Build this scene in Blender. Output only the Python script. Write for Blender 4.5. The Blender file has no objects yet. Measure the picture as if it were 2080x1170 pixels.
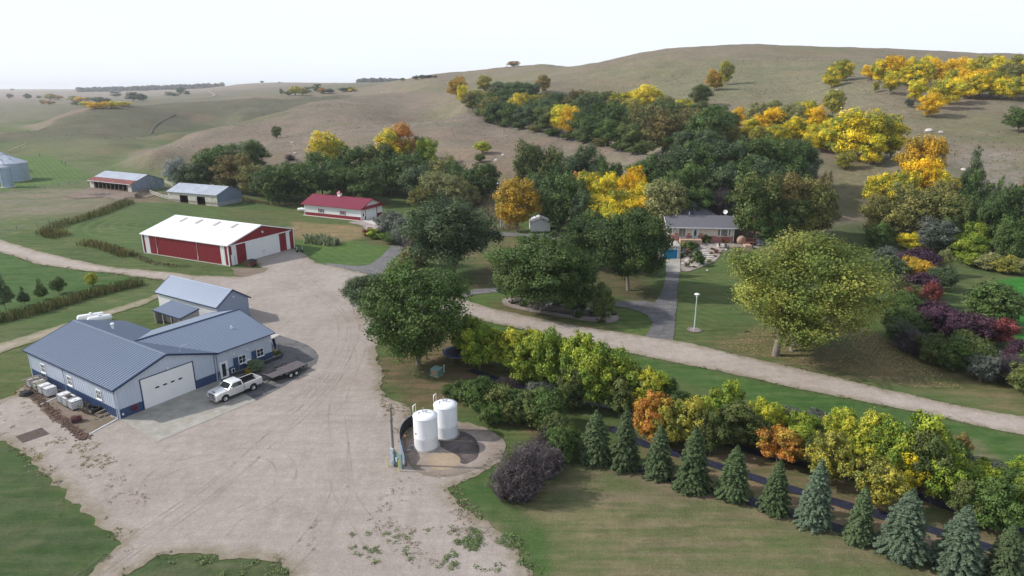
import bpy, math, random
import numpy as np
from mathutils import Vector, Matrix
from mathutils.geometry import delaunay_2d_cdt
R = math.radians
rng = np.random.default_rng(7)
random.seed(7)
sc = bpy.context.scene
col = sc.collection

# ------------------------------------------------------------------ camera
CAM_H = 35.0
FPX = 1340.0
PITCH = math.atan(405.0 / FPX)
cam = bpy.data.cameras.new('camera')
cam.sensor_width = 36.0
cam.lens = 36.0 * FPX / 2080.0
cam.clip_start = 0.5
cam.clip_end = 30000.0
HAZE = 0.00011
camo = bpy.data.objects.new('camera', cam)
col.objects.link(camo)
camo.location = (0, 0, CAM_H)
camo.rotation_euler = (math.pi / 2 - PITCH, 0, 0)
sc.camera = camo
sc.render.resolution_x = 1024
sc.render.resolution_y = 576

# ------------------------------------------------------------------ world and sun
SUN_EL = 36.0
SUN_AZ = 176.0      # direction towards the sun, degrees counter-clockwise from +X
w = bpy.data.worlds.new('World')
sc.world = w
w.use_nodes = True
nt = w.node_tree
for n in list(nt.nodes): nt.nodes.remove(n)
out = nt.nodes.new('ShaderNodeOutputWorld')
bg = nt.nodes.new('ShaderNodeBackground')
bg.inputs[1].default_value = 0.1
sky = nt.nodes.new('ShaderNodeTexSky')
sky.sky_type = 'NISHITA'
sky.sun_disc = False
sky.sun_elevation = R(SUN_EL)
sky.sun_rotation = R(90 - SUN_AZ)
sky.air_density = 1.0
sky.dust_density = 1.6
sky.ozone_density = 1.0
tc = nt.nodes.new('ShaderNodeTexCoord')
mp = nt.nodes.new('ShaderNodeMapping'); mp.inputs['Scale'].default_value = (1, 1, 5)
ns = nt.nodes.new('ShaderNodeTexNoise'); ns.inputs['Scale'].default_value = 1.6; ns.inputs['Detail'].default_value = 6
rp = nt.nodes.new('ShaderNodeMapRange')
rp.inputs[1].default_value = 0.3; rp.inputs[2].default_value = 0.75; rp.inputs[3].default_value = 0.82; rp.inputs[4].default_value = 1.0
mx = nt.nodes.new('ShaderNodeMix'); mx.data_type = 'RGBA'
VEIL = (6.5, 6.95, 7.6, 1)
mx.inputs[7].default_value = VEIL
nt.links.new(tc.outputs['Generated'], mp.inputs[0]); nt.links.new(mp.outputs[0], ns.inputs[0]); nt.links.new(ns.outputs[0], rp.inputs[0])
sz = nt.nodes.new('ShaderNodeSeparateXYZ'); nt.links.new(tc.outputs['Generated'], sz.inputs[0])
el = nt.nodes.new('ShaderNodeMapRange'); el.interpolation_type = 'SMOOTHSTEP'          # the veil of haze thins out towards the zenith
el.inputs[1].default_value = 0.05; el.inputs[2].default_value = 0.85; el.inputs[3].default_value = 1.0; el.inputs[4].default_value = 0.48
nt.links.new(sz.outputs[2], el.inputs[0])
ml = nt.nodes.new('ShaderNodeMath'); ml.operation = 'MULTIPLY'; nt.links.new(rp.outputs[0], ml.inputs[0]); nt.links.new(el.outputs[0], ml.inputs[1])
nt.links.new(ml.outputs[0], mx.inputs[0]); nt.links.new(sky.outputs[0], mx.inputs[6]); nt.links.new(mx.outputs[2], bg.inputs[0]); nt.links.new(bg.outputs[0], out.inputs[0])

sl = bpy.data.lights.new('sun', 'SUN')
sl.energy = 3.0
sl.angle = R(1.5)
sl.color = (1.0, 0.95, 0.88)
so = bpy.data.objects.new('sun', sl)
col.objects.link(so)
_sd = Vector((math.cos(R(SUN_EL)) * math.cos(R(SUN_AZ)), math.cos(R(SUN_EL)) * math.sin(R(SUN_AZ)), math.sin(R(SUN_EL))))
so.rotation_euler = _sd.to_track_quat('Z', 'Y').to_euler()
sc.view_settings.view_transform = 'Standard'
sc.view_settings.look = 'None'
sc.view_settings.exposure = 0.62
sc.view_settings.gamma = 1.0
sc.view_settings.use_curve_mapping = False

# ------------------------------------------------------------------ terrain function
_cp, _sp = math.cos(PITCH), math.sin(PITCH)
def ray(px, py):
    u = (px - 1040.0) / FPX; v = (585.0 - py) / FPX
    return np.array([u, _cp + v * _sp, -_sp + v * _cp])
def proj(x, y, z):
    z = z - CAM_H
    zc = y * _cp - z * _sp; yc = y * _sp + z * _cp
    return 1040 + FPX * x / zc, 585 - FPX * yc / zc
# control points of the relief: image direction and forward distance (or 0 = level ground there)
CT = """
-600 400 0;-300 400 0;-100 400 0;100 400 0;250 400 0;350 400 0;450 410 0;560 420 0;700 440 0;850 450 0;950 455 0;1050 465 0;1150 480 0
-600 350 0;-200 350 0;0 350 0;100 345 0;200 350 0;300 360 0;-600 330 0;-300 325 0;0 325 0;100 325 0;180 330 0;240 338 300;300 345 275
-300 500 0;0 500 0;200 500 0;400 500 0;600 500 0;800 500 0;1000 500 0;-300 650 0;0 650 0;300 650 0;600 650 0;900 620 0;1200 600 0;1500 600 0;1700 620 0;1900 640 0;2100 660 0;2500 680 0
0 900 0;500 900 0;1000 900 0;1500 900 0;2000 900 0;-400 900 0;2500 900 0;0 1170 0;700 1170 0;1400 1170 0;2080 1170 0;1250 540 0;1350 545 0;1450 560 0
1600 560 0;1800 560 0;1250 500 146;1320 500 145
0 290 440;60 300 405;150 300 390;230 290 390;0 270 480;128 234 600;188 223 680;269 218 740;370 209 800;505 196 880;600 192 920;700 187 950
-300 300 440;-300 285 520;-600 300 480
0 245 720;0 235 900;60 240 780;-300 240 900;190 213 1000;100 222 900;300 208 1100;300 200 1500;0 200 1800;400 192 1500;0 190 3000;300 183 3000;600 168 2500;500 170 2500;700 170 2600;450 178 2200;-400 190 3000;400 182 2600
235 322 345;300 303 370;370 283 400;437 265 430;505 250 470;572 229 530;640 215 590;700 204 640;791 191 700;850 186 700
300 296 430;350 270 480;480 235 600;340 235 640
400 325 295;470 330 275;540 330 270;540 370 246;450 380 240;640 270 350;560 270 380;640 330 270;640 380 240;740 350 245;740 300 280;740 262 340;740 230 440;820 205 560
850 380 232;850 330 250;850 290 285;850 250 370;930 400 215;930 350 232;930 300 262;1000 395 205;1000 330 235;1000 285 285;1000 262 330;930 230 430
1060 410 200;1060 330 235;1060 285 285;1150 420 192;1150 350 225;1150 300 270;1230 400 192;1230 340 225
1310 313 230;1270 301 255;1230 290 280;1170 268 310;1100 255 340;1000 240 380;935 212 430
1340 318 235;1310 290 310;1230 262 375;1170 245 400;1100 232 425;1000 214 468
935 150 900;1003 140 900;1104 131 850;1144 137 880;868 159 850;811 174 850;760 184 900;870 172 760;940 165 800
1000 175 520;1100 165 530;1198 134 600;1272 122 580;1373 106 560;1515 101 550;1717 107 520;1851 113 500;2035 122 480;2080 124 470;2400 135 450;2800 150 430
1100 200 450;1200 180 480;1300 160 490;1300 195 420;1400 150 480;1500 130 490;1700 130 450;1900 140 420;2080 150 400;2400 170 360
1450 188 380;1550 190 370;1650 185 355;1705 172 340;1800 180 310;1900 195 300;2050 205 285;1400 230 330;1500 250 300;1400 280 265;1600 250 270;1600 300 225
1885 238 260;1800 230 275;1720 215 300;2080 262 230;1950 260 240;1850 270 235;2400 280 210
1700 320 205;1760 330 198;1820 320 205;2080 335 188;1960 350 180;1880 350 180;2400 370 170
1560 330 195;1480 330 200;1400 340 200;1340 350 205;1500 365 178;1600 370 178;1420 385 172;1330 400 172;1280 380 190
1720 400 175;1720 450 158;1640 420 168;1800 430 165;2000 450 150;2080 520 135;1900 500 142;2400 540 130;2400 470 145
0 0 560 1;-200 0 570 1;128 0 700 4;188 0 780 6;269 0 850 8;370 0 900 12;505 0 1000 16;437 0 490 3;437 0 600 3.5;505 0 560 6;572 0 610 10;640 0 680 14;700 0 730 19;791 0 790 25;370 0 440 1;370 0 540 2;300 0 400 0;300 0 500 1
1170 0 345 6.5;1230 0 318 5.5;1270 0 292 5.5;1310 0 268 7;1100 0 378 10;1050 0 400 12;1000 0 425 14.5;950 0 700 35;1050 0 700 40
1368 530 134.5 0;1350 530 134 0;1378 528 136.5 .1;1372 550 128 0;1400 440 158;1500 440 158;1600 450 152;1420 497 140;1480 500 139;1530 505 138;1380 497 140;1560 520 134;1500 530 131
"""
pts = []
for tok in CT.replace('\n', ';').split(';'):
    if not tok.strip(): continue
    q_ = [float(s) for s in tok.split()]
    a, b, c = q_[:3]
    d = ray(a, b)
    if len(q_) == 4:
        t = c / d[1]; P = d * t; z = q_[3]
    elif c == 0:
        t = -CAM_H / d[2]; P = d * t; z = 0.0
    else:
        t = c / d[1]; P = d * t; z = CAM_H + P[2]
    pts.append((P[0], P[1], z))
for a in (-80, -60, -45, -20, 0, 20, 45, 60, 80):
    for r_, z in ((15, 0), (30, 0), (6000, 31.0), (12000, 31.0)):
        pts.append((r_ * math.sin(R(a)), r_ * math.cos(R(a)), z))
pts = np.array(pts)
def _uv(x, y):
    r_ = np.hypot(x, y)
    ph = np.arctan2(x, np.maximum(y, 1e-6) if np.isscalar(y) else y)
    return np.clip(ph, -1.35, 1.35) * 2.2, np.log(np.maximum(r_, 8.0))
_cu, _cv = _uv(pts[:, 0], pts[:, 1])
def _K(d2): return d2 * np.log(d2 + 1e-9) * 0.5
_n = len(pts)
_d2 = (_cu[:, None] - _cu) ** 2 + (_cv[:, None] - _cv) ** 2
_A = np.zeros((_n + 3, _n + 3))
_A[:_n, :_n] = _K(_d2) + np.eye(_n) * 5e-6
_A[:_n, _n] = 1; _A[:_n, _n + 1] = _cu; _A[:_n, _n + 2] = _cv
_A[_n:, :_n] = _A[:_n, _n:].T
_W = np.linalg.solve(_A, np.concatenate([pts[:, 2], [0, 0, 0]]))
def _sm(a, b, x):
    t = np.clip((x - a) / (b - a), 0, 1); return t * t * (3 - 2 * t)
def _hash(ix, iy, s):
    h = (ix * 374761393 + iy * 668265263 + s * 1442695041) & 0xffffffff
    h = ((h ^ (h >> 13)) * 1274126177) & 0xffffffff
    return ((h ^ (h >> 16)) & 0xffff) / 65535.0
def vnoise(x, y, s=0):
    ix = np.floor(x).astype(np.int64); iy = np.floor(y).astype(np.int64)
    fx = x - ix; fy = y - iy
    fx = fx * fx * (3 - 2 * fx); fy = fy * fy * (3 - 2 * fy)
    a = _hash(ix, iy, s); b = _hash(ix + 1, iy, s); c = _hash(ix, iy + 1, s); d = _hash(ix + 1, iy + 1, s)
    return (a * (1 - fx) + b * fx) * (1 - fy) + (c * (1 - fx) + d * fx) * fy - 0.5
def fbm(x, y, o=4, s=0):
    r_ = 0; am = 1.0
    for i in range(o):
        r_ = r_ + am * vnoise(x, y, s + i); x = x * 2.03; y = y * 2.03; am *= 0.5
    return r_
def height(x, y):
    x = np.atleast_1d(np.asarray(x, float)); y = np.atleast_1d(np.asarray(y, float))
    r_ = np.hypot(x, y)
    u, v = _uv(x, y)
    z = np.empty_like(x)
    for i in range(0, len(x), 20000):
        s = slice(i, i + 20000)
        d2 = (u[s, None] - _cu) ** 2 + (v[s, None] - _cv) ** 2
        z[s] = _K(d2) @ _W[:_n] + _W[_n] + _W[_n + 1] * u[s] + _W[_n + 2] * v[s]
    back = _sm(-0.3, 0.35, np.cos(np.arctan2(x, y)))
    z = z * back * _sm(95, 150, r_)
    z = np.maximum(z, 0) * _sm(0.0, 1.2, z)
    zf = 29.0 + 3.0 * fbm(x / 1500, y / 1500, 3, 5)
    f = _sm(3200, 5200, r_); z = z * (1 - f) + zf * f * (back * .8 + .2)
    k = _sm(1.0, 8.0, z)
    z = z + k * (1.6 * fbm(x / 42, y / 42, 4, 11) * _sm(200, 420, r_) + 0.8 * fbm(x / 14, y / 14, 3, 31) + .9 * fbm(x / 90, y / 90, 2, 77) * _sm(300, 700, r_))
    return z
# pre-tabulated relief for quick look-ups (polar table, bilinear)
_TA = np.linspace(-1.2, 1.2, 900); _TR = np.linspace(math.log(20), math.log(6000), 700)
_aa, _rr = np.meshgrid(_TA, _TR, indexing='ij')
_TZ = height((np.exp(_rr) * np.sin(_aa)).ravel(), (np.exp(_rr) * np.cos(_aa)).ravel()).reshape(_aa.shape)
def hz(x, y):
    """relief height, scalar, from the table"""
    a = math.atan2(x, y); r_ = math.log(max(math.hypot(x, y), 20.001))
    fa = (a + 1.2) / 2.4 * 899; fr = (r_ - _TR[0]) / (_TR[-1] - _TR[0]) * 699
    fa = min(max(fa, 0), 898.999); fr = min(max(fr, 0), 698.999)
    i, j = int(fa), int(fr); p, q = fa - i, fr - j
    T = _TZ
    return float((T[i, j] * (1 - q) + T[i, j + 1] * q) * (1 - p) + (T[i + 1, j] * (1 - q) + T[i + 1, j + 1] * q) * p)
def hzv(x, y):
    a = np.arctan2(x, y); r_ = np.log(np.maximum(np.hypot(x, y), 20.001))
    fa = np.clip((a + 1.2) / 2.4 * 899, 0, 898.999); fr = np.clip((r_ - _TR[0]) / (_TR[-1] - _TR[0]) * 699, 0, 698.999)
    i = fa.astype(int); j = fr.astype(int); p = fa - i; q = fr - j
    T = _TZ
    return (T[i, j] * (1 - q) + T[i, j + 1] * q) * (1 - p) + (T[i + 1, j] * (1 - q) + T[i + 1, j + 1] * q) * p
def at(px, py, z0=None):
    """point of the ground seen in a direction (first hit of the ray with the relief)"""
    d = ray(px, py)
    if z0 is not None:
        t = (z0 - CAM_H) / d[2]; return Vector((d[0] * t, d[1] * t, z0))
    dd = d / math.hypot(d[0], d[1])
    s = 25.0; prev = s
    while s < 5800:
        if CAM_H + dd[2] * s < hz(dd[0] * s, dd[1] * s): break
        prev = s; s *= 1.004
    lo, hi = prev, s
    for _ in range(14):
        m = (lo + hi) / 2
        if CAM_H + dd[2] * m < hz(dd[0] * m, dd[1] * m): hi = m
        else: lo = m
    return Vector((dd[0] * lo, dd[1] * lo, hz(dd[0] * lo, dd[1] * lo)))
def zat(x, y, py):
    """height above datum that shows at image row py over ground point x, y"""
    v = (585.0 - py) / FPX
    return CAM_H + y * (-_sp + v * _cp) / (_cp + v * _sp)

# ------------------------------------------------------------------ helpers
def tag(o, label=None, cat=None, group=None, kind=None):
    if label: o['label'] = label
    if cat: o['category'] = cat
    if group: o['group'] = group
    if kind: o['kind'] = kind
    return o
def empty(name, loc, rz=0.0, label=None, cat=None, group=None):
    o = bpy.data.objects.new(name, None); col.objects.link(o)
    o.location = loc; o.rotation_euler = (0, 0, rz); o.empty_display_size = 0.2
    return tag(o, label, cat, group)
def link(name, me, parent=None, loc=(0, 0, 0), rz=0.0):
    o = bpy.data.objects.new(name, me); col.objects.link(o)
    o.location = loc; o.rotation_euler = (0, 0, rz)
    if parent is not None: o.parent = parent
    return o
def np_mesh(name, verts, faces_n, idx, mats=(), smooth=False):
    me = bpy.data.meshes.new(name)
    verts = np.asarray(verts, np.float32); idx = np.asarray(idx, np.int32).ravel()
    nf = len(idx) // faces_n
    me.vertices.add(len(verts)); me.vertices.foreach_set('co', verts.ravel())
    me.loops.add(len(idx)); me.loops.foreach_set('vertex_index', idx)
    me.polygons.add(nf); me.polygons.foreach_set('loop_start', np.arange(nf, dtype=np.int32) * faces_n)
    me.update(calc_edges=True)
    if smooth: me.polygons.foreach_set('use_smooth', np.ones(nf, bool))
    for m in mats: me.materials.append(m)
    return me
class MB:
    """collects simple shapes into one mesh; several materials allowed"""
    def __init__(s): s.v = []; s.f = []; s.m = []; s.mats = []; s.sm = []
    def mi(s, m):
        if m not in s.mats: s.mats.append(m)
        return s.mats.index(m)
    def poly(s, ps, m, smooth=False):
        b = len(s.v); s.v += [tuple(p) for p in ps]; s.f.append(tuple(range(b, b + len(ps)))); s.m.append(s.mi(m)); s.sm.append(smooth)
    def faces(s, vs, fs, m, smooth=False):
        b = len(s.v); s.v += [tuple(p) for p in vs]; k = s.mi(m)
        for f in fs: s.f.append(tuple(i + b for i in f)); s.m.append(k); s.sm.append(smooth)
    def box(s, c, d, m, rz=0.0, mat=None):
        x, y, z = d[0] / 2, d[1] / 2, d[2] / 2
        M = Matrix.Translation(c) @ (mat if mat is not None else Matrix.Rotation(rz, 4, 'Z'))
        vs = [M @ Vector((a * x, b * y, e * z)) for e in (-1, 1) for a, b in ((-1, -1), (1, -1), (1, 1), (-1, 1))]
        s.faces(vs, [(0, 3, 2, 1), (4, 5, 6, 7), (0, 1, 5, 4), (1, 2, 6, 5), (2, 3, 7, 6), (3, 0, 4, 7)], m)
    def hexa(s, v8, m):
        s.faces(v8, [(0, 3, 2, 1), (4, 5, 6, 7), (0, 1, 5, 4), (1, 2, 6, 5), (2, 3, 7, 6), (3, 0, 4, 7)], m)
    def cyl(s, p0, p1, r0, m, r1=None, n=12, caps=True, smooth=True):
        p0 = Vector(p0); p1 = Vector(p1); r1 = r0 if r1 is None else r1
        d = (p1 - p0).normalized(); q = d.to_track_quat('Z', 'Y')
        a = [q @ Vector((math.cos(2 * math.pi * i / n), math.sin(2 * math.pi * i / n), 0)) for i in range(n)]
        vs = [p0 + v * r0 for v in a] + [p1 + v * r1 for v in a]
        s.faces(vs, [(i, (i + 1) % n, n + (i + 1) % n, n + i) for i in range(n)], m, smooth)
        if caps:
            s.poly(vs[:n][::-1], m); s.poly(vs[n:], m)
    def tube(s, ps, rs, m, n=8):
        ps = [Vector(p) for p in ps]
        if not hasattr(rs, '__len__'): rs = [rs] * len(ps)
        vs = []
        for i, p in enumerate(ps):
            d = (ps[min(i + 1, len(ps) - 1)] - ps[max(i - 1, 0)]).normalized(); q = d.to_track_quat('Z', 'Y')
            for k in range(n):
                vs.append(p + q @ Vector((math.cos(2 * math.pi * k / n), math.sin(2 * math.pi * k / n), 0)) * rs[i])
        fs = [(i * n + k, i * n + (k + 1) % n, (i + 1) * n + (k + 1) % n, (i + 1) * n + k) for i in range(len(ps) - 1) for k in range(n)]
        s.faces(vs, fs, m, True)
        s.poly(vs[:n][::-1], m); s.poly(vs[-n:], m)
    def lathe(s, c, prof, m, n=24, ang=(0, 2 * math.pi), smooth=True):
        c = Vector(c); full = abs(ang[1] - ang[0] - 2 * math.pi) < 1e-6
        k = n if full else n + 1
        vs = [c + Vector((r_ * math.cos(ang[0] + (ang[1] - ang[0]) * i / n), r_ * math.sin(ang[0] + (ang[1] - ang[0]) * i / n), z)) for r_, z in prof for i in range(k)]
        fs = []
        for j in range(len(prof) - 1):
            for i in range(n):
                a = j * k + i; b = j * k + (i + 1) % k
                fs.append((a, b, b + k, a + k))
        s.faces(vs, fs, m, smooth)
    def mesh(s, name):
        me = bpy.data.meshes.new(name); me.from_pydata(s.v, [], s.f)
        for m in s.mats: me.materials.append(m)
        me.polygons.foreach_set('material_index', s.m); me.polygons.foreach_set('use_smooth', s.sm); me.update()
        return me
    def build(s, name, parent=None, loc=(0, 0, 0), rz=0.0): return link(name, s.mesh(name), parent, loc, rz)

# ------------------------------------------------------------------ materials
MATS = {}
def mat(name, c, rough=0.8, metal=0.0, var=0.12, vs=3.0, bump=0.0, bs=30.0, spec=0.3, stretch=None, c2=None, fac=(0.4, 0.6), coat=0.0, emit=None, alpha=None, trans=0.0):
    if name in MATS: return MATS[name]
    m = bpy.data.materials.new(name); m.use_nodes = True; MATS[name] = m
    t = m.node_tree; b = t.nodes['Principled BSDF']
    b.inputs['Roughness'].default_value = rough; b.inputs['Metallic'].default_value = metal
    b.inputs['Specular IOR Level'].default_value = spec; b.inputs['Coat Weight'].default_value = coat
    if trans: b.inputs['Transmission Weight'].default_value = trans
    g = t.nodes.new('ShaderNodeNewGeometry')
    mpn = t.nodes.new('ShaderNodeMapping'); t.links.new(g.outputs['Position'], mpn.inputs[0])
    if stretch: mpn.inputs['Scale'].default_value = stretch
    n1 = t.nodes.new('ShaderNodeTexNoise'); n1.inputs['Scale'].default_value = 1.0 / vs; n1.inputs['Detail'].default_value = 6; n1.inputs['Roughness'].default_value = 0.65
    t.links.new(mpn.outputs[0], n1.inputs[0])
    r1 = t.nodes.new('ShaderNodeMapRange'); r1.inputs[1].default_value = 0.25; r1.inputs[2].default_value = 0.75
    r1.inputs[3].default_value = 1 - var; r1.inputs[4].default_value = 1 + var
    t.links.new(n1.outputs[0], r1.inputs[0])
    mul = t.nodes.new('ShaderNodeMix'); mul.data_type = 'RGBA'; mul.blend_type = 'MULTIPLY'; mul.inputs[0].default_value = 1
    if c2:
        n2 = t.nodes.new('ShaderNodeTexNoise'); n2.inputs['Scale'].default_value = 1.7 / vs; n2.inputs['Detail'].default_value = 8; n2.inputs['Roughness'].default_value = 0.7
        t.links.new(mpn.outputs[0], n2.inputs[0])
        r2 = t.nodes.new('ShaderNodeMapRange'); r2.inputs[1].default_value = fac[0]; r2.inputs[2].default_value = fac[1]; t.links.new(n2.outputs[0], r2.inputs[0])
        m2 = t.nodes.new('ShaderNodeMix'); m2.data_type = 'RGBA'; m2.inputs[6].default_value = (*c, 1); m2.inputs[7].default_value = (*c2, 1)
        t.links.new(r2.outputs[0], m2.inputs[0]); t.links.new(m2.outputs[2], mul.inputs[6])
    else: mul.inputs[6].default_value = (*c, 1)
    t.links.new(r1.outputs[0], mul.inputs[7]); t.links.new(mul.outputs[2], b.inputs['Base Color'])
    if bump:
        n3 = t.nodes.new('ShaderNodeTexNoise'); n3.inputs['Scale'].default_value = bs; n3.inputs['Detail'].default_value = 3
        t.links.new(mpn.outputs[0], n3.inputs[0])
        bp = t.nodes.new('ShaderNodeBump'); bp.inputs['Strength'].default_value = bump; bp.inputs['Distance'].default_value = 0.05
        t.links.new(n3.outputs[0], bp.inputs['Height']); t.links.new(bp.outputs[0], b.inputs['Normal'])
    if emit: b.inputs['Emission Color'].default_value = (*emit, 1); b.inputs['Emission Strength'].default_value = 1
    return m
class NT:
    """tiny node helper"""
    def __init__(s, name):
        s.m = bpy.data.materials.new(name); s.m.use_nodes = True; s.t = s.m.node_tree; s.b = s.t.nodes['Principled BSDF']
        s.g = s.t.nodes.new('ShaderNodeNewGeometry')
    def L(s, a, b): s.t.links.new(a, b)
    def noise(s, scale, detail=5, rough=0.6, stretch=None, rot=0.0, src=None, dist=0.0):
        mpn = s.t.nodes.new('ShaderNodeMapping'); mpn.inputs['Rotation'].default_value = (0, 0, rot)
        if stretch: mpn.inputs['Scale'].default_value = stretch
        s.L(src or s.g.outputs['Position'], mpn.inputs[0])
        n = s.t.nodes.new('ShaderNodeTexNoise'); n.inputs['Scale'].default_value = scale; n.inputs['Detail'].default_value = detail; n.inputs['Roughness'].default_value = rough; n.inputs['Distortion'].default_value = dist
        s.L(mpn.outputs[0], n.inputs[0]); return n.outputs[0]
    def rng(s, x, a, b, c=0.0, d=1.0):
        n = s.t.nodes.new('ShaderNodeMapRange'); s.L(x, n.inputs[0])
        for i, v in enumerate((a, b, c, d)): n.inputs[i + 1].default_value = v
        return n.outputs[0]
    def mix(s, f, a, b, mode='MIX'):
        n = s.t.nodes.new('ShaderNodeMix'); n.data_type = 'RGBA'; n.blend_type = mode
        for k, v in ((0, f), (6, a), (7, b)):
            if isinstance(v, (int, float)): n.inputs[k].default_value = v if k == 0 else (v, v, v, 1)
            elif isinstance(v, tuple): n.inputs[k].default_value = (*v, 1)
            else: s.L(v, n.inputs[k])
        return n.outputs[2]
    def math(s, op, a, b=0.0):
        n = s.t.nodes.new('ShaderNodeMath'); n.operation = op
        for k, v in ((0, a), (1, b)):
            if isinstance(v, (int, float)): n.inputs[k].default_value = v
            else: s.L(v, n.inputs[k])
        return n.outputs[0]
    def attr(s, name, typ='GEOMETRY'):
        n = s.t.nodes.new('ShaderNodeAttribute'); n.attribute_name = name; n.attribute_type = typ; return n
    def bump(s, h, st, dist=0.1):
        n = s.t.nodes.new('ShaderNodeBump'); n.inputs['Strength'].default_value = st; n.inputs['Distance'].default_value = dist
        s.L(h, n.inputs['Height']); s.L(n.outputs[0], s.b.inputs['Normal'])
    def done(s, c, rough=0.9, spec=0.2):
        s.L(c, s.b.inputs['Base Color']); s.b.inputs['Roughness'].default_value = rough; s.b.inputs['Specular IOR Level'].default_value = spec; return s.m

# ------------------------------------------------------------------ ground sheet
def arr(poly): return np.array([(p[0], p[1]) for p in poly])
def sdf(poly, X, Y):
    """signed distance (positive inside)"""
    P = arr(poly); Q = np.roll(P, -1, 0)
    d = np.full(X.shape, 1e9); ins = np.zeros(X.shape, bool)
    for (ax, ay), (bx, by) in zip(P, Q):
        ex, ey = bx - ax, by - ay; wx, wy = X - ax, Y - ay
        t = np.clip((wx * ex + wy * ey) / (ex * ex + ey * ey + 1e-12), 0, 1)
        d = np.minimum(d, (wx - t * ex) ** 2 + (wy - t * ey) ** 2)
        c = (ay > Y) != (by > Y)
        with np.errstate(divide='ignore', invalid='ignore'):
            ins ^= c & (X < (bx - ax) * (Y - ay) / (by - ay + 1e-15) + ax)
    d = np.sqrt(d); return np.where(ins, d, -d)
def pxpoly(s, z0=None):
    r_ = []
    for tok in s.replace('\n', ' ').split():
        a, b = tok.split(','); r_.append(at(float(a), float(b), z0))
    return r_

PHI = np.concatenate([np.linspace(-math.pi, -0.80, 70)[:-1], np.linspace(-0.80, 0.80, 620), np.linspace(0.80, math.pi, 70)[1:]])
RAD = np.concatenate([[1.0, 8.0, 20.0], np.exp(np.linspace(math.log(30), math.log(9000), 440))])
pp, rr = np.meshgrid(PHI, RAD, indexing='ij')
GX = (rr * np.sin(pp)).ravel(); GY = (rr * np.cos(pp)).ravel()
GZ = height(GX, GY)
# colours of the ground by use
def blend(C, M, c):
    return C * (1 - M[:, None]) + np.array(c) * M[:, None]
C = np.tile(np.array([0.080, 0.110, 0.038]), (len(GX), 1))          # rough lawn
hill = _sm(0.5, 3.5, GZ)
big = fbm(GX / 60, GY / 60, 4, 3)
PR = (0.184, 0.158, 0.112)
C = blend(C, hill, PR)
# pasture in the left valley stays greener, flats greener than crests
slope_green = _sm(0.05, 0.5, fbm(GX / 120, GY / 90, 3, 21)) * hill * 0.55
C = blend(C, slope_green, (0.130, 0.140, 0.062))
def wp(s):
    r_ = []
    for tok in s.split():
        a, b = tok.split(':'); r_.append(((float(a) - 1040) / FPX / 1.02 * float(b), float(b)))
    return r_
def zone(s, c, soft=2.0, amt=1.0, nz=0.0, ns_=8.0):
    global C
    P = wp(s) if ':' in s else pxpoly(s)
    a = arr(P); lo = a.min(0) - soft * 2 - 3; hi = a.max(0) + soft * 2 + 3
    k = np.where((GX > lo[0]) & (GX < hi[0]) & (GY > lo[1]) & (GY < hi[1]))[0]
    if not len(k): return k, None
    d = sdf(P, GX[k], GY[k])
    if nz: d = d + nz * fbm(GX[k] / ns_, GY[k] / ns_, 4, 9)
    M = _sm(-soft, soft, d) * amt
    C[k] = blend(C[k], M, c)
    return k, M
LAWN = (0.060, 0.108, 0.030); BRIGHT = (0.068, 0.125, 0.032); DRY = (0.165, 0.138, 0.075); TAN = (0.20, 0.165, 0.095); BROWN = (0.13, 0.095, 0.055); PAST = (0.105, 0.128, 0.060)
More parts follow.
